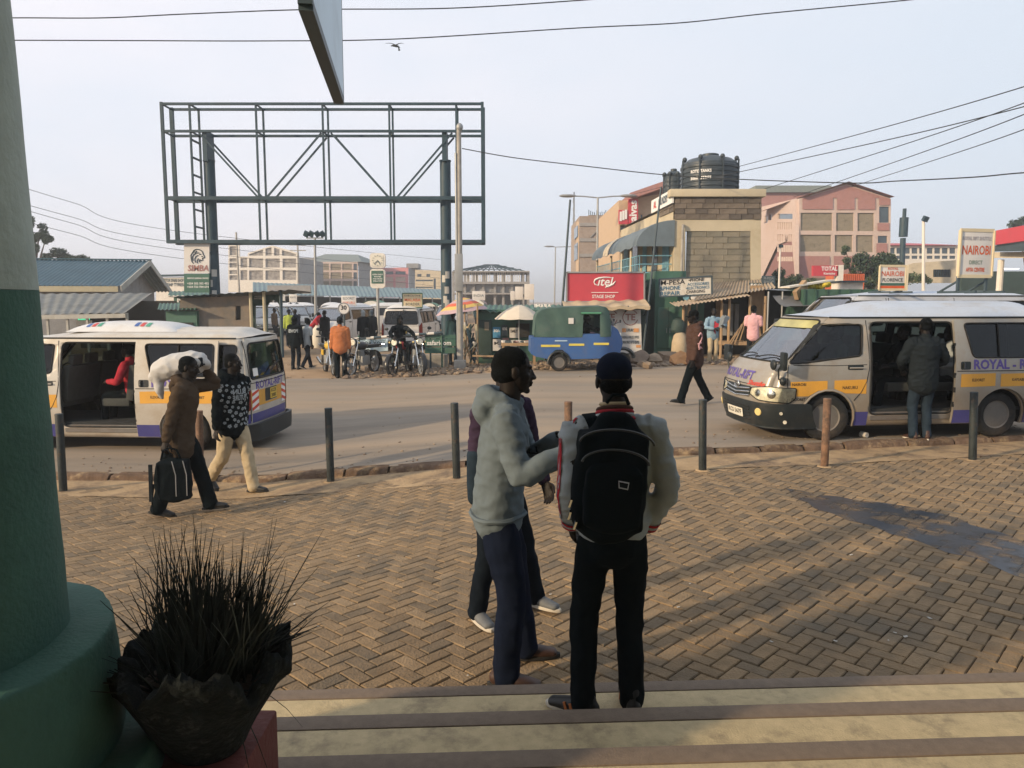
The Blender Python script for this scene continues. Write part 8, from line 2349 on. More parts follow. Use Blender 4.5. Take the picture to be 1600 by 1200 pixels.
def hand(mb, w, d, pn, s, curl, sgn, n=8):
    """wrist w, direction d, palm normal pn; sgn puts the thumb on one side"""
    d = d.normalized(); pn = (pn - d * pn.dot(d)).normalized(); ac = d.cross(pn) * sgn
    limb(mb, [w - d * .02 * s, w + d * .03 * s, w + d * .085 * s], [(.026 * s, .020 * s), (.036 * s, .017 * s), (.039 * s, .014 * s)], n=10, side=ac)
    for k, (o, L) in enumerate(((.030, .070), (.010, .080), (-.011, .075), (-.030, .058))):
        p = w + d * .085 * s + ac * o * s; dd = d.copy(); pts = [p - d * .01 * s]
        for j, f in enumerate((.45, .3, .25)):
            ang = curl * (0.5 + 0.35 * j); dd = (dd * math.cos(ang) + pn * math.sin(ang)).normalized(); pts.append(pts[-1] + dd * L * s * f * 1.08)
        limb(mb, pts, [.0098 * s, .0095 * s, .0088 * s, .0072 * s], n=n, sub=2)
    p = w + d * .025 * s + ac * .030 * s; t1 = (d * .6 + ac * .7 + pn * .35).normalized(); t2 = (d * .9 + ac * .15 + pn * .5).normalized()
    limb(mb, [p, p + t1 * .038 * s, p + t1 * .038 * s + t2 * .032 * s, p + t1 * .038 * s + t2 * .055 * s], [.013 * s, .0115 * s, .0105 * s, .008 * s], n=n, sub=2)

def person(label, loc, face, H=1.74, lod=1, top=None, legs=None, shoe=m_shoe, sole=m_soled, hair='short', hairm=None, lean=(0, 0), lw=None, rw=None, lh=(-.3, -.6, .1), rh=(.3, -.6, .1), lf=((-.10, 0), 0, 0), rf=((.10, 0), 0, 0),
           head=(0, 0), bulk=1.0, hem=.84, wide=1.0, short=False, hood=False, sit=False, pelvis=.955, group=None, curl=.55, shoulders=.178, skirt=False, grip=0.0, neckz=0.0, seed=None):
    L = LOD[lod]; sc = H / 1.775
    t = thing('person', label, 'person', loc, math.atan2(face[1], face[0]) - math.pi / 2, group)
    t.scale = (sc, sc, sc)
    seed = seed if seed is not None else len(label) * 1.7
    P0 = V((0, 0, pelvis)); N = P0 + V((lean[0], lean[1], .53 + neckz)); up = (N - P0).normalized()
    xs = V((1, 0, 0))
    sh = {1: N + xs * shoulders - up * .065, -1: N - xs * shoulders - up * .065}
    wr = {1: V(rw) if rw else V((.255, .04, .80)), -1: V(lw) if lw else V((-.255, .04, .80))}
    el = {}
    for s, h in ((1, rh), (-1, lh)): el[s], wr[s] = ik(sh[s], wr[s], .29, .265, h)
    an, kn, hp = {}, {}, {1: P0 + V((.088, 0, -.03)), -1: P0 + V((-.088, 0, -.03))}
    for s, f in ((1, rf), (-1, lf)):
        a = V((f[0][0], f[0][1], (f[0][2] if len(f[0]) > 2 else 0) + .085)); kn[s], an[s] = ik(hp[s], a, .43, .42, (0.12 * s, 1, 0.1 if not sit else 1))
    hc = N + V((0, .028, .165)); HM = Euler((R(head[1]), 0, R(head[0]))).to_matrix()
    hl = lambda x, y, z: hc + HM @ V((x, y, z))
    # body: one continuous skin
    q = MB()
    limb(q, [P0 + V((0, 0, -.05)), P0.lerp(N, .45), P0.lerp(N, .85)], [(.135, .09), (.125, .085), (.14, .085)])
    limb(q, [N - up * .10, N + V((0, .01, .04)), hl(0, -.012, -.05)], [(.07, .06), (.056, .058), (.055, .06)])
    for s in (1, -1):
        limb(q, [sh[s] - xs * s * .05, sh[s], el[s], wr[s], wr[s] + (wr[s] - el[s]).normalized() * .02], [.05, .052, .041, .029, .027])
        limb(q, [hp[s], kn[s], an[s]], [.075, .052, .038])
    co, no, fs = remesh(q, L['b'] * 1.2, 3)
    body = MB(); body.raw(co.tolist(), fs)
    q = MB()
    E = lambda c, r: q.ell(hl(*c), r, HM, 16, 10)
    E((0, -.012, .035), (.077, .097, .088)); E((0, .028, -.02), (.063, .070, .086)); E((0, .042, -.072), (.047, .048, .042))
    E((0, .082, .026), (.047, .016, .012)); E((0, .078, -.100), (.022, .018, .017)); E((0, .096, -.056), (.026, .012, .009)); E((0, .093, -.069), (.022, .012, .009))
    for s in (1, -1): E((s * .041, .060, -.024), (.022, .022, .024)); E((s * .078, -.006, -.008), (.010, .021, .032)); E((s * .013, .104, -.031), (.011, .012, .009))
    limb(q, [hl(0, .086, .02), hl(0, .103, -.012), hl(0, .112, -.029)], [.010, .011, .014], n=8)
    limb(q, [hl(0, -.005, 0), N + V((0, .005, .01))], [(.054, .058), (.056, .056)])
    co, no, fs = remesh(q, L['h'], 2)
    body.raw(co.tolist(), fs)
    for s in (1, -1):
        d = (wr[s] - el[s]).normalized(); q = MB()
        pn = V((-s, .25, 0)) if abs(d.z) > .6 else V((-s * .6, 0, -.7))
        hand(q, wr[s] + d * .01, d, pn, 1.05, curl + grip, s)
        if L['hand']: co, no, fs = remesh(q, L['hand'], 2); body.raw(co.tolist(), fs)
        else: body.raw(q.v, q.f)
    body.build('body', m_skin, t, angle=80, fixn=False)
    if lod < 2:
        for s in (1, -1):
            q = MB(); q.ell(hl(s * .031, .079, .006), (.0125, .009, .0065), HM, 10, 8); ey = q.build('eye', m_eye, t)
            q = MB(); q.ell(hl(s * .031, .0865, .006), (.0055, .004, .0055), HM, 8, 6); q.build('pupil', m_hair, ey)
    # garments
    q = MB(); b = bulk
    hz = lambda z: P0 + (N - P0) * ((z - pelvis) / (.53 + neckz)) if z > pelvis else V((0, 0, z))
    if sit: hem = pelvis - .06
    zs = [hem, hem + .03, .5 * (hem + 1.12), 1.12, 1.26, 1.37, 1.43, 1.485] if not sit else [hem, hem + .03, pelvis + .1, pelvis + .2, pelvis + .34, pelvis + .44, pelvis + .50, pelvis + .555]
    k_ = shoulders / .178
    limb(q, [hz(z) for z in zs], [(.170 * b, .124 * b), (.178 * b, .129 * b), (.174 * b, .124 * b), (.168 * b, .120 * b), (.183 * b * k_, .124 * b), (.188 * b * k_, .115 * b), (.135 * b, .088 * b), (.068, .066)], n=20)
    for s in (1, -1):
        f = .45 if short else 1
        e2 = sh[s].lerp(el[s], .75) if short else wr[s]
        pts = [sh[s] - xs * s * .07, sh[s] + V((0, 0, .0)), sh[s].lerp(el[s], .5)] + ([sh[s].lerp(el[s], .72)] if short else [el[s], el[s].lerp(wr[s], .5), wr[s] - (wr[s] - el[s]) * .04])
        limb(q, pts, [.07 * b, .074 * b, .067 * b] + ([.066 * b] if short else [.057 * b, .053 * b, .042 * b]))
    if hood:
        ring = [N + V((.085 * math.sin(a) * 1.15, -.02 - .10 * math.cos(a), .045 - .035 * (1 - math.cos(a)) * .8)) for a in [R(x) for x in (-140, -95, -50, 0, 50, 95, 140)]]
        limb(q, ring, [.026, .038, .046, .050, .046, .038, .026], n=12)
        q.ell(N + V((0, -.125, -.035)), (.115, .06, .085), None, 16, 10)
    else:
        limb(q, [N + V((0, 0, -.06)), N + V((0, .006, .025))], [(.085, .075), (.066, .066)], n=16)
    co, no, fs = remesh(q, L['t'], 4)
    if lod < 2: co = folds(co, no, .0125 if lod == 0 else .011, seed)
    tm = MB(); tm.raw(co.tolist(), fs)
    jk = tm.build('jacket' if not short else 'shirt', top, t, angle=80, fixn=False)
    bvh = BVHTree.FromPolygons([V(c) for c in co], fs)
    q = MB()
    if skirt:
        limb(q, [V((0, 0, .12)), V((0, 0, .5)), P0, P0 + V((0, 0, .06))], [(.22, .17), (.20, .16), (.165, .13), (.14, .11)], n=18)
    else:
        limb(q, [P0 + V((0, 0, .07)), P0, P0 + V((0, -.01, -.09))], [(.130, .095), (.148, .106), (.150, .112)], n=18)
        for s in (1, -1):
            foot_b = an[s] + (kn[s] - an[s]).normalized() * (-.02)
            limb(q, [hp[s], hp[s].lerp(kn[s], .45), kn[s], kn[s].lerp(an[s], .45), an[s].lerp(kn[s], .06), foot_b], [(.072, .084), (.080 * wide, .088 * wide), (.066 * wide, .068 * wide), (.062 * wide, .066 * wide), (.058 * wide, .064 * wide), (.060 * wide, .068 * wide)])
    co, no, fs = remesh(q, L['t'], 3)
    if lod < 2: co = folds(co, no, .010 if lod == 0 else .010, seed + 5, (9, 9, 8))
    tr = MB(); tr.raw(co.tolist(), fs); tr.build('skirt' if skirt else 'trousers', legs, t, angle=80, fixn=False)
    for s, f in ((1, rf), (-1, lf)):
        M = Matrix.Translation(an[s]) @ Euler((R(f[2]), 0, R(f[1]))).to_matrix().to_4x4()
        q = MB(); q.X = M
        limb(q, [(0, -.055, -.035), (0, .0, -.03), (0, .08, -.045), (0, .165, -.055)], [(.036, .042), (.042, .05), (.046, .036), (.040, .024)], n=12)
        limb(q, [(0, -.025, -.02), (0, -.015, .03)], [(.042, .052), (.044, .05)], n=12)
        if lod < 2: co, no, fs = remesh(q, .008 if lod == 0 else .012, 2); q = MB(); q.raw(co.tolist(), fs)
        so = q.build('shoe', shoe, t, angle=80)
        q = MB(); q.X = M
        ol = [(.040 * math.cos(a) * (1 + .18 * math.sin(a)), .052 + .155 * math.sin(a)) for a in lin(0, 6.283, 19)[:-1]]
        q.prism(ol, (0, 0, -.085), (1, 0, 0), (0, 1, 0), .024); q.build('sole', sole, so, bevel=.004)
    hm_ = hairm or m_hair
    if hair == 'short':
        q = MB(); q.ell(hl(0, -.018, .043), (.0795, .0965, .083), HM, 24, 16); q.ell(hl(0, -.036, -.006), (.0745, .077, .068), HM, 20, 12)
        if lod == 0:
            co, no, fs = remesh(q, .006, 6); co = folds(co, no, .002, 1, (90, 90, 90)); q = MB(); q.raw(co.tolist(), fs)
        q.build('hair', hm_, t)
    elif hair == 'cap':
        q = MB(); q.ell(hl(0, -.012, .05), (.084, .104, .085), HM, 24, 16)
        for i, p in enumerate(q.v):
            l_ = HM.inverted() @ (V(p) - hc)
            z0 = .022 + .42 * min(0, l_.y)
            if l_.z < z0: q.v[i] = tuple(hl(l_.x * .985, l_.y, z0 + .004 * (l_.z - z0)))
        cp = q.build('cap', hm_, t)
        q = MB(); q.grid(lambda u, v: hl((u - .5) * .15 * (1 - .25 * v * v), .075 + .075 * v * (1 - .5 * (2 * u - 1) ** 2), .036 - .02 * v - .012 * (2 * u - 1) ** 2), 10, 5); q.build('peak', hm_, cp)
        q = MB(); q.ell(hl(0, -.05, -.02), (.072, .06, .045), HM, 18, 10); q.build('hair', m_hair, t)
    elif hair in ('hood', 'scarf'):
        q = MB(); q.ell(hl(0, -.022, .015), (.094, .108, .118), HM, 20, 14); q.ell(hl(0, -.03, -.10), (.095, .09, .07), HM, 16, 10); q.build('head_scarf' if hair == 'scarf' else 'hood', hm_, t)
    t['_'] = 0; del t['_']
    return t, dict(N=N, wr=wr, el=el, sh=sh, hc=hc, hl=hl, bvh=bvh, jk=jk, sc=sc, kn=kn, an=an)
def onsurf(bvh, p, off):
    h, n, i, d = bvh.find_nearest(V(p)); return h + n * off, n
def world_of(t, p): return Matrix.Translation(t.location) @ Matrix.Rotation(t.rotation_euler.z, 4, 'Z') @ (V(p) * t.scale.x)
def surf_strip(parent, bvh, pts, w, m, name, off=.004):
    q = MB(); hs = [onsurf(bvh, p, off) for p in pts]
    row = []
    for i, (h, n) in enumerate(hs):
        tg = (hs[min(i + 1, len(hs) - 1)][0] - hs[max(i - 1, 0)][0]).normalized(); s = tg.cross(n).normalized() * w / 2
        row += [h - s, h + s]
    q.raw(row, [(2 * i, 2 * i + 1, 2 * i + 3, 2 * i + 2) for i in range(len(hs) - 1)]); return q.build(name, m, parent, fixn=False)
def ringstrip(parent, c, d, r, w, m, name):
    q = MB(); q.cyl(c - d * w / 2, c + d * w / 2, r, r, n=20, cap=False); return q.build(name, m, parent)

# --- the group on the paving
t, I = person('man in light grey hoodie and navy trousers reaching towards the man with the backpack', (-.075, 3.87, 0), (1, -.04), 1.765, 0, c_grey, c_navy, m_shoebr, m_soled, lean=(0, .055), bulk=1.06, hem=.87, wide=1.12, hood=True,
              rw=(.25, .36, 1.27), rh=(.30, .0, -.9), lw=(-.02, .32, 1.29), lh=(-.5, -.3, -.9), rf=((.15, .05), -8, 0), lf=((-.16, .14), 10, 0), head=(14, -4), curl=.35)
for s in (1, -1): d = (I['wr'][s] - I['el'][s]).normalized(); q = MB(); limb(q, [I['wr'][s] - d * .065, I['wr'][s] - d * .015], [.044, .041]); q.build('cuff', c_grey, t)
q = MB(); q.tube([onsurf(I['bvh'], (.2 * math.cos(a), .15 * math.sin(a), .895), .003)[0] for a in lin(0, 6.283, 41)[:-1]], .014, n=6, closed=True); q.build('waistband', c_grey, t)
for s in (1, -1): surf_strip(t, I['bvh'], [I['N'] + V((s * .03, .12, -.06 - .035 * k)) for k in range(6)], .009, c_white, 'drawstring')
q = MB()
for k, (x0, z0, x1, z1) in enumerate(((-.06, 1.24, -.02, 1.20), (-.02, 1.20, .02, 1.26), (.02, 1.26, .05, 1.20), (-.05, 1.15, 0, 1.19), (0, 1.19, .05, 1.13), (-.04, 1.10, .03, 1.08))):
    q.tube([onsurf(I['bvh'], (x0 + (x1 - x0) * j / 5, .2, z0 + (z1 - z0) * j / 5), .003)[0] for j in range(6)], .006, n=4)
q.build('chest_print', c_char, t)

t, I = person('man in white track jacket and dark cap seen from behind with backpack', (.445, 3.23, .13), (-.10, 1), 1.64, 0, c_white, c_black, m_shoe, m_sole, 'cap', c_navy, bulk=1.02, hem=.965, wide=1.05, shoulders=.182,
              lw=(-.185, .07, .95), lh=(-.30, -1, 0), rw=(.185, .08, .92), rh=(.62, -.9, 0), lf=((-.135, .01), 52, 0), rf=((.115, .03), -4, 0), head=(-4, -4))
for dx, m_ in ((-.014, c_red), (.006, c_white), (.024, c_red)):
    a, e, w = I['sh'][-1], I['el'][-1], I['wr'][-1]
    pts = [I['N'] + V((-.08, 0, -.01))] + [a + V((-.02, -.02, .08))] + [a.lerp(e, k / 6) + V((-.12, -.05 + dx, .02)) for k in range(1, 7)] + [e.lerp(w, k / 6) + V((-.12, -.05 + dx, 0)) for k in range(1, 6)]
    surf_strip(t, I['bvh'], pts, .014, m_, 'sleeve_stripe')
for s in (1, -1):
    d = (I['wr'][s] - I['el'][s]).normalized()
    for k, m_ in enumerate((c_red, c_white, c_red)): ringstrip(t, I['wr'][s] - d * (.055 - .016 * k), d, .054 - .001 * k, .016, m_, 'cuff_stripe')
for k, m_ in enumerate((c_red, c_white, c_red, c_maroon)):
    q = MB(); zz = -.015 + .016 * k; q.tube([I['N'] + V(((.090 - .004 * k) * math.cos(a), (.083 - .003 * k) * math.sin(a), zz - .022 * math.sin(a))) for a in lin(0, 6.283, 33)[:-1]], .0105, n=6, closed=True); q.build('collar_band', m_, t)
q = MB(); q.tube([I['N'] + V((.066 * math.cos(a), .066 * math.sin(a), .058 - .012 * math.sin(a))) for a in lin(0, 6.283, 25)[:-1]], .009, n=6, closed=True); q.build('check_shirt_collar', c_khaki, t)
q = MB()
for k in range(5):
    p, n_ = onsurf(I['bvh'], (.17 * (-1) , -.2, 1.0 + .02 * k), .0)
for s in (-1, 1):
    an = I['an'][s]; yw = R(52 if s < 0 else -4); M = Matrix.Translation(an) @ Matrix.Rotation(yw, 4, 'Z')
    for k in range(3):
        q = MB(); q.X = M
        for sd in (1, -1): q.bar((sd * .047, .0 + .032 * k, -.062), (sd * .040, .018 + .032 * k, -.02), .013, .008, up=(sd, 0, 0))
        q.build('shoe_stripe', c_orange if k else c_khaki, t)
# backpack
bp = thing('backpack', 'large black backpack slung over one shoulder of the man in the white jacket', 'backpack', (.405, 3.035, 1.295)); bp.rotation_euler = (R(-4), R(4), R(2))
q = MB()
limb(q, [(0, 0, -.21), (0, 0, -.14), (0, 0, .02), (.005, 0, .14), (.005, 0, .21)], [(.135, .085), (.158, .11), (.155, .115), (.135, .095), (.085, .05)], n=24)
q.box((0, .01, -.03), (.28, .15, .40))
co, no, fs = remesh(q, .011, 8); co = folds(co, no, .008, 3.3, (9, 9, 9)); q = MB(); q.raw(co.tolist(), fs); q.build('main_bag', c_black, bp, angle=80, fixn=False)
q = MB(); limb(q, [(0, -.085, -.19), (0, -.09, -.08), (0, -.085, .03)], [(.11, .045), (.125, .055), (.105, .04)], n=20); q.box((0, -.09, -.09), (.23, .07, .22)); co, no, fs = remesh(q, .010, 10); q = MB(); q.raw(co.tolist(), fs); q.build('front_pocket', c_black, bp, angle=80, fixn=False)
for zz, w in ((.05, .135), (.13, .15)): q = MB(); q.tube([V((w * math.sin(a), -.100 - .01 * math.cos(a), zz + .06 * math.cos(a))) for a in lin(-1.5, 1.5, 16)], .005, n=5); q.build('zip', m_blkpl, bp)
for (x, y, z) in ((-.165, -.06, -.12), (-.165, -.06, -.17), (-.145, -.10, -.20)): q = MB(); q.box((x, y, z), (.008, .02, .035), rot=Euler((.3, .2, 0))); q.build('zip_pull', m_chrome, bp)
q = MB(); q.tube([V((.005, -.165, -.005)), V((.045, -.165, -.01)), V((.042, -.165, -.035)), V((.008, -.165, -.03))], .003, n=5, closed=True); q.build('badge', m_steelg, bp)
BM = (Matrix.Translation(bp.location) @ bp.rotation_euler.to_matrix().to_4x4()).inverted(); CAP = (t, I)
pw = [BM @ world_of(t, onsurf(I['bvh'], I['N'] + V(p), .014)[0]) for p in ((-.105, .16, -.20), (-.11, .13, -.12), (-.115, .08, -.05), (-.115, .02, .02), (-.11, -.06, .02), (-.10, -.13, -.04), (-.085, -.16, -.10))] + [V((-.05, -.01, .20)), V((-.03, -.02, .12))]
q = MB(); row = []
for i, p in enumerate(pw): row += [p + V((-.033, 0, -.008)), p + V((.033, 0, .004))]
q.raw(row, [(2 * i, 2 * i + 1, 2 * i + 3, 2 * i + 2) for i in range(len(pw) - 1)]); ss = q.build('shoulder_strap', c_black, bp); ss.modifiers.new('s', 'SOLIDIFY').thickness = .014
q = MB(); q.tube([V((-.04, -.02, .29)), V((-.02, -.04, .325)), V((.03, -.04, .325)), V((.05, -.02, .29))], .008, n=6); q.build('handle', c_black, bp)

t, I = person('man in purple shirt and dark jeans mostly hidden behind the man in the grey hoodie', (-.09, 4.62, 0), (.72, -.70), 1.68, 0, c_purple, c_dkden, m_shoeg, m_sole, lean=(0, .05), wide=1.0, rw=(.25, .05, .84), rh=(.5, -.6, 0), lw=(-.24, .20, .92), lh=(-.5, -.6, 0), rf=((.16, -.03), -16, 0), lf=((-.27, .10), 10, 0), head=(-6, 0))
for s in (1,): q = MB(); limb(q, [I['el'][s], I['el'][s].lerp(I['wr'][s], .5), I['wr'][s]], [.066, .062, .052]); q.build('denim_sleeve', c_denim, t)

# --- two men walking at left
gl = V((-3.60, 8.05, 0)); gl.z = gz(gl.x, gl.y)
t, I = person('man in brown jacket carrying a white sack on his shoulder and a dark bag', gl, (1, .06), 1.74, 0, cloth('olive_brown_jacket', (0.058, 0.042, 0.029)), c_black, m_shoe, m_soled, lean=(0, .10), bulk=1.14, hem=.74, wide=1.25, rw=(.31, -.10, .69), rh=(.3, -.8, 0), lw=(-.20, .24, 1.60), lh=(-1, .5, -.5),
              rf=((.09, -.24, .01), 4, -12), lf=((-.09, .27, .0), 0, 5), head=(0, -10), curl=.9, hood=True)
ws = I['wr'][1]; hw = world_of(t, ws)
# white sack
w0 = world_of(t, I['N'])
sk = thing('woven_sack', 'white woven sack carried on the shoulder behind the head of the man in brown', 'sack', w0 + V((-.10, .16, .16))); sk.rotation_euler = (0, R(-6), R(3)); sk.scale = (.70, .8, .8)
q = MB(); limb(q, [(-.48, 0, -.12), (-.36, 0, -.03), (-.16, 0, .02), (.12, 0, .04), (.28, 0, .02), (.345, 0, .0)], [(.06, .10), (.13, .15), (.17, .165), (.175, .165), (.15, .14), (.09, .08)], n=20, side=(0, 1, 0))
limb(q, [(-.40, 0, -.10), (-.42, 0, -.26), (-.40, 0, -.40)], [(.09, .09), (.07, .07), (.03, .03)], n=12, side=(0, 1, 0))
co, no, fs = remesh(q, .016, 4); co = folds(co, no, .018, 2.2, (5, 8, 8)); q = MB(); q.raw(co.tolist(), fs); q.build('sack', mat('woven_white_sack', (.50, .50, .49), rough=.7, var=.08, bump=.5, bscale=120, dirt=(.36, .34, .31), dscale=4, dlo=.5), sk, angle=80, fixn=False)
q = MB(); q.box((.315, -.10, .04), (.07, .06, .12)); q.build('printed_label', c_char, sk, bevel=.02)
# travel bag
bg_ = thing('travel_bag', 'black travel bag with grey edge held low by the man with the sack', 'bag', (hw.x + .05, hw.y - .03, hw.z - .15)); bg_.rotation_euler = (0, R(-3), R(4))
q = MB(); q.box((.02, 0, -.27), (.30, .17, .42)); limb(q, [(.0, 0, -.42), (0, 0, -.25), (-.01, 0, -.10)], [(.19, .09), (.20, .10), (.15, .07)], n=18); co, no, fs = remesh(q, .013, 12); co = folds(co, no, .012, 8.8, (6, 6, 6)); q = MB(); q.raw(co.tolist(), fs); q.build('bag_body', c_black, bg_, angle=80, fixn=False)
q = MB(); q.bar((-.17, -.105, -.07), (-.20, -.105, -.46), .035, .02, up=(0, 1, 0)); q.build('grey_edge', c_char, bg_)
for x in (.05, .16): q = MB(); q.tube([V((x, -.108, -.05)), V((x + .025, -.11, -.2)), V((x + .01, -.11, -.42))], .005, n=5); q.build('zip', m_steelg, bg_)
q = MB(); q.tube([V((-.10, 0, -.05)), V((-.07, 0, .05)), V((.0, 0, .075)), V((.07, 0, .05)), V((.10, 0, -.05))], .011, n=6); q.build('handle', c_black, bg_)
q = MB(); q.tube([V((-.20, 0, -.30)), V((-.225, -.02, -.45)), V((-.23, -.02, -.58))], [.012, .012, .004], n=5); q.build('hanging_strap', c_black, bg_)

g2 = V((-3.38, 8.98, 0)); g2.z = gz(g2.x, g2.y)
t, I = person('man in black hoodie printed with white flowers and pale khaki trousers', g2, (.86, -.50), 1.71, 0, c_black, c_khaki, m_shoe, m_soled, lean=(0, .03), bulk=1.16, hem=.82, wide=1.22, hood=True, rw=(.28, .04, .80), rh=(.4, -.8, 0), lw=(-.27, -.10, .82), lh=(-.4, -.8, 0), rf=((.09, -.34, .10), 6, -38), lf=((-.09, .24, 0), 18, 4), head=(24, 0))
q = MB(); r_ = random.Random(11); pl_ = []
for k in range(900):
    a = r_.uniform(-1.25, 1.25); z = r_.uniform(.86, 1.40); p = V((.5 * math.sin(a), .5 * math.cos(a), z))
    o = V((0, .02, z)); h, n_, i_, d_ = I['bvh'].ray_cast(p, (o - p).normalized())
    if h is None or any((h - x).length < .054 for x in pl_) or (abs(h.x) < .10 and 1.19 < h.z < 1.335): continue
    pl_.append(h); u = n_.orthogonal().normalized(); v = n_.cross(u); s = r_.uniform(.017, .027); a0 = r_.uniform(0, 6)
    for j in range(5):
        b = a0 + j * 1.2566; c = h + n_ * .004 + (u * math.cos(b) + v * math.sin(b)) * s * .62
        q.face([c + (u * math.cos(b + e) + v * math.sin(b + e)) * s * .48 for e in lin(0, 6.283, 7)[:-1]])
tag(q.build('flower_print', c_white, t, smooth=False, fixn=False), kind='stuff')
for tx_, z in (('BLUN', 1.30), ('FUTURE', 1.225)):
    q = MB(); lettering(q, tx_, None, None, None, .085, .004, width=.19, mapf=lambda a, b, z=z: (lambda h: h[0] + h[1] * .007 if h[0] else V((a, .16, z + b)))(I['bvh'].ray_cast(V((a, .6, z + b)), V((0, -1, 0))))); q.build('chest_lettering', c_white, t)

# --- across the road and at the vans
g3 = G(1084, 632)
t, I = person('man in dark brown hooded top and cap walking left across the road', g3, (-1, -.12), 1.76, 0, c_maroon, c_black, m_shoe, m_soled, 'cap', m_hair, lean=(0, .03), bulk=1.2, hem=.80, wide=1.15, hood=True, rw=(.25, -.12, .80), rh=(.3, -.8, 0), lw=(-.24, .12, .84), lh=(-.3, -.8, 0), lf=((-.09, .30, 0), 0, 8), rf=((.09, -.30, .05), 0, -28), head=(0, -6))
for pts in ([(-.4, .05, 1.30), (-.4, .01, 1.36), (-.4, -.03, 1.30), (-.4, .0, 1.22), (-.4, .04, 1.14), (-.4, .03, 1.06)], [(-.4, .04, 1.06), (-.4, -.02, 1.10), (-.4, -.07, 1.06)], [(-.4, .06, 1.16), (-.4, .0, 1.18), (-.4, -.05, 1.17)]):
    cs_ = []
    for i in range(len(pts) - 1):
        for k in range(4): cs_.append(V(pts[i]).lerp(V(pts[i + 1]), k / 4))
    hs = [I['bvh'].ray_cast(p, V((1, 0, 0))) for p in cs_]
    q = MB(); q.tube([h[0] + h[1] * .006 for h in hs if h[0]], .014, n=5); q.build('pink_print', c_pink, t)
g4 = G(1437, 687)
person('man in charcoal jacket and jeans standing at the open door of the right van', g4, (.05, 1), 1.70, 0, c_char, c_denim, m_shoebr, m_sole, bulk=1.18, hem=.80, wide=1.05, lw=(-.19, .25, 1.02), lh=(-.7, -.5, -.3), rw=(.19, .25, 1.05), rh=(.7, -.5, -.3), lf=((-.10, 0), 14, 0), rf=((.10, .02), -10, 0), head=(0, -3))
def stand(px, Y, z=None):
    p = P(px, 480, Y); return V((p.x, p.y, gz(p.x, p.y) if z is None else z))
t, I = person('newspaper seller in light blue denim jacket and khaki trousers by the stall', stand(1115, 23.3), (.15, -1), 1.70, 1, c_ltblue, c_khaki, m_shoebr, m_soled, bulk=1.12, hem=.86, wide=1.1, rw=(.10, .26, 1.12), rh=(.8, -.2, -.5), lw=(-.24, .30, 1.22), lh=(-.8, -.2, -.5), head=(-10, 0))
q = MB(); q.grid(lambda u, v: onsurf(I['bvh'], (.045 * (2 * u - 1), .3, .95 + .45 * v), .006)[0], 4, 10); q.build('red_shirt_front', c_red, t)
hw = world_of(t, I['wr'][-1])
tag((lambda q: ([q.box((.03 * k - .08, .012 * k, .12 + .02 * (k % 2)), (.11, .015, .36), rot=Euler((0, .25 + .09 * k, .1 * k))) for k in range(6)], q.build('newspapers', c_white, loc=hw, smooth=False))[1])(MB()), 'sheaf of white newspapers held up by the seller in light blue', 'newspapers')
person('man in pale pink shirt standing with his back turned beside the timber planks', stand(1178, 22.4), (.45, 1), 1.80, 1, c_pink, c_char, short=True, lw=(-.25, .02, .82), rw=(.26, .06, .84), head=(-20, 0))
t, I = person('man in orange jacket and dark cap standing with his back to the road', G(533, 591), (-.05, 1), 1.68, 1, c_orange, c_black, hair='cap', hairm=c_char, bulk=1.24, hem=.84, wide=1.15, lw=(-.27, .02, .82), rw=(.27, .02, .82))
t, I = person('person in black top lettered in white across the back near the left van tail', stand(459, 22.6), (.2, 1), 1.62, 1, c_black, c_dkden, hair='hood', hairm=c_black, bulk=1.15, hem=.84, lw=(-.25, .05, .84), rw=(.25, .05, .84))
q = MB(); lettering(q, 'POWER', None, None, None, .15, .006, width=.34, mapf=lambda a, b: (lambda h: h[0] + h[1] * .008 if h[0] else V((-a, -.15, 1.28)))(I['bvh'].ray_cast(V((-a, -.6, 1.28 + b)), V((0, 1, 0))))); q.build('back_lettering', c_white, t)
person('person in white shirt and dark trousers walking beside the one in black', stand(477, 22.8), (.6, .8), 1.55, 1, c_white, c_dkden, m_shoe, m_sole, short=True, lean=(0, .06), lw=(-.24, .14, .86), rf=((.09, -.26, .05), 0, -24), lf=((-.09, .24), 0, 6))
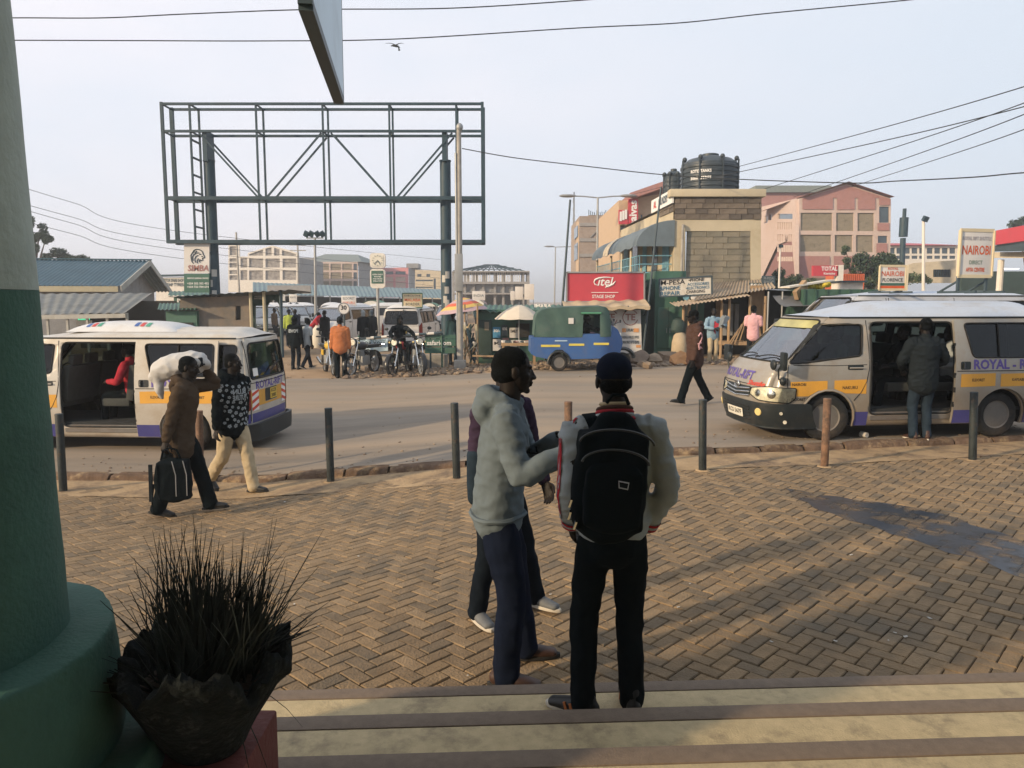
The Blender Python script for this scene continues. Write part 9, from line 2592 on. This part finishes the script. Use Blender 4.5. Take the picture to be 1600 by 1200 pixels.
far = [('person in lime high visibility vest among the white vans', 451, 34, (.3, -1), c_lime, c_navy, 'cap', c_navy, {}), ('person in dark blue jacket beside the one in lime vest', 461, 35, (-.3, -1), c_navy, c_black, 'short', None, {}),
       ('person in bright pink top bending over the pale sack', 486, 33.4, (1, -.1), c_red, c_black, 'short', None, dict(lean=(0, .34), neckz=-.12, rw=(.18, .45, .72), lw=(-.18, .45, .75))), ('man in black coat over red shirt standing right of the pale sack', 507, 31, (-.5, -1), c_black, c_black, 'short', None, dict(hem=.7)),
       ('woman in black dress and white headscarf beside the white van', 567, 31, (-.2, 1), c_black, c_black, 'scarf', c_white, dict(skirt=True)), ('person in grey coat right of the woman with the white headscarf', 580, 32, (.1, 1), c_char, c_black, 'hood', c_grey, dict(hem=.62)),
       ('person in pink behind the MALABA BORDER board', 672, 40, (.2, -1), c_pink, c_black, 'short', None, {}), ('person in dark teal jacket behind the utility pole', 708, 23.6, (-.3, 1), c_teal, c_dkden, 'short', None, dict(hem=.8)),
       ('person in white shirt among the far market tents', 690, 58, (0, -1), c_white, c_black, 'short', None, {}), ('person in red top in the far yard right of the side on van', 640, 47, (0, -1), c_red, c_denim, 'short', None, {}),
       ('person in blue top deep in the yard by the arched tent', 590, 60, (1, 0), c_ltblue, c_black, 'short', None, {}), ('person in brown top walking past the vans in the left row', 428, 40, (1, -.3), c_brown, c_char, 'short', None, {}), ('person in lime vest beside the van under the MALABA BORDER board', 608, 44, (.2, -1), c_lime, c_char, 'short', None, {}),
       ('person in blue overalls at the filling station shop', 1560, 39, (0, -1), c_ltblue, c_navy, 'cap', c_red, {}), ('person in lime jacket at the filling station shop near the right edge', 1592, 40, (-.4, -1), c_lime, c_char, 'short', None, {}), ('person in dark top beside the far market tents', 745, 56, (.5, -1), c_teal, c_black, 'short', None, {})]
for lb, px, Y, fc, tm_, lg, hr, hm_, kw in far:
    person(lb, stand(px, Y), fc, 1.68, 2, tm_, lg, hair=hr, hairm=hm_, **kw)
# seated people
def seated(label, parent_world, face, tm_, lg, z, lod=1, **k):
    k.setdefault('rw', (.18, .34, .75)); k.setdefault('lw', (-.18, .34, .75))
    return person(label, V((parent_world.x, parent_world.y, parent_world.z + z)), face, 1.70, lod, tm_, lg, sit=True, pelvis=.55, rf=((.11, .48), 0, 0), lf=((-.11, .48), 0, 0), **k)
def in_van(van, x, y):
    a = van.rotation_euler.z; c, s = math.cos(a), math.sin(a); return V((van.location.x + x * c - y * s, van.location.y + x * s + y * c, van.location.z)), (c, s)
p, d = in_van(VAN_L, -2.45, .36); seated('woman wrapped in bright red cloth on the front bench of the left van', p, d, c_red, c_black, .30, hair='short', lean=(0, .06))
p, d = in_van(VAN_R, -1.36, .30); seated('front passenger in pale shirt behind the door window of the right van', p, d, c_white, c_char, .28)
p, d = in_van(VAN_R, -1.30, -.38); seated('driver at the wheel of the right van', p, d, c_khaki, c_char, .28, rw=(.12, .42, .98), lw=(-.12, .42, .98))
for lb, x, y, tm_, lod in (('dark clothed passenger on the first bench inside the open door of the right van', -2.40, .30, c_black, 1), ('passenger in teal on the middle bench of the right van behind its sliding door', -3.1, -.2, c_teal, 2), ('passenger in white on the middle bench of the right van', -3.1, .35, c_white, 2), ('passenger in orange on the rear bench of the right van', -3.86, .1, c_orange, 2), ('passenger in khaki on the rear bench of the left van', -3.86, .2, c_khaki, 2), ('passenger in navy on the middle bench of the left van', -3.1, .3, c_navy, 2)):
    p, d = in_van(VAN_R if 'right' in lb else VAN_L, x, y); seated(lb, p, d, tm_, c_black, .28, lod)
p = tk.location; seated('driver in dark clothes sitting inside the blue three wheeler', V((p.x + .80, p.y - .08, p.z)), (1, 0), c_black, c_black, .26, rw=(.2, .40, .92), lw=(-.2, .40, .92))
b = G(659, 588); seated('rider in dark hooded top with pale scarf sitting on the rightmost motorcycle', V((b.x - .70, b.y + .78, b.z)), (math.cos(fr_), math.sin(fr_)), c_black, c_black, .34, hair='hood', hairm=c_black, rw=(.32, .42, .75), lw=(-.32, .42, .75))
# ------------------------------------------------------------------ haze
m_haze = bpy.data.materials.new('haze_air'); m_haze.use_nodes = True
hn, hlk = m_haze.node_tree.nodes, m_haze.node_tree.links
hn.clear()
pv = hn.new('ShaderNodeVolumePrincipled'); pv.inputs['Color'].default_value = (0.86, 0.91, 0.97, 1); pv.inputs['Density'].default_value = 0.0017; pv.inputs['Anisotropy'].default_value = 0.2
ho = hn.new('ShaderNodeOutputMaterial'); hlk.new(pv.outputs['Volume'], ho.inputs['Volume'])
q = MB(); q.box((0, 670, 13.5), (2420, 1480, 30)); tag(q.build('haze', m_haze, smooth=False), kind='stuff')
bpy.data.scenes.remove(TS)
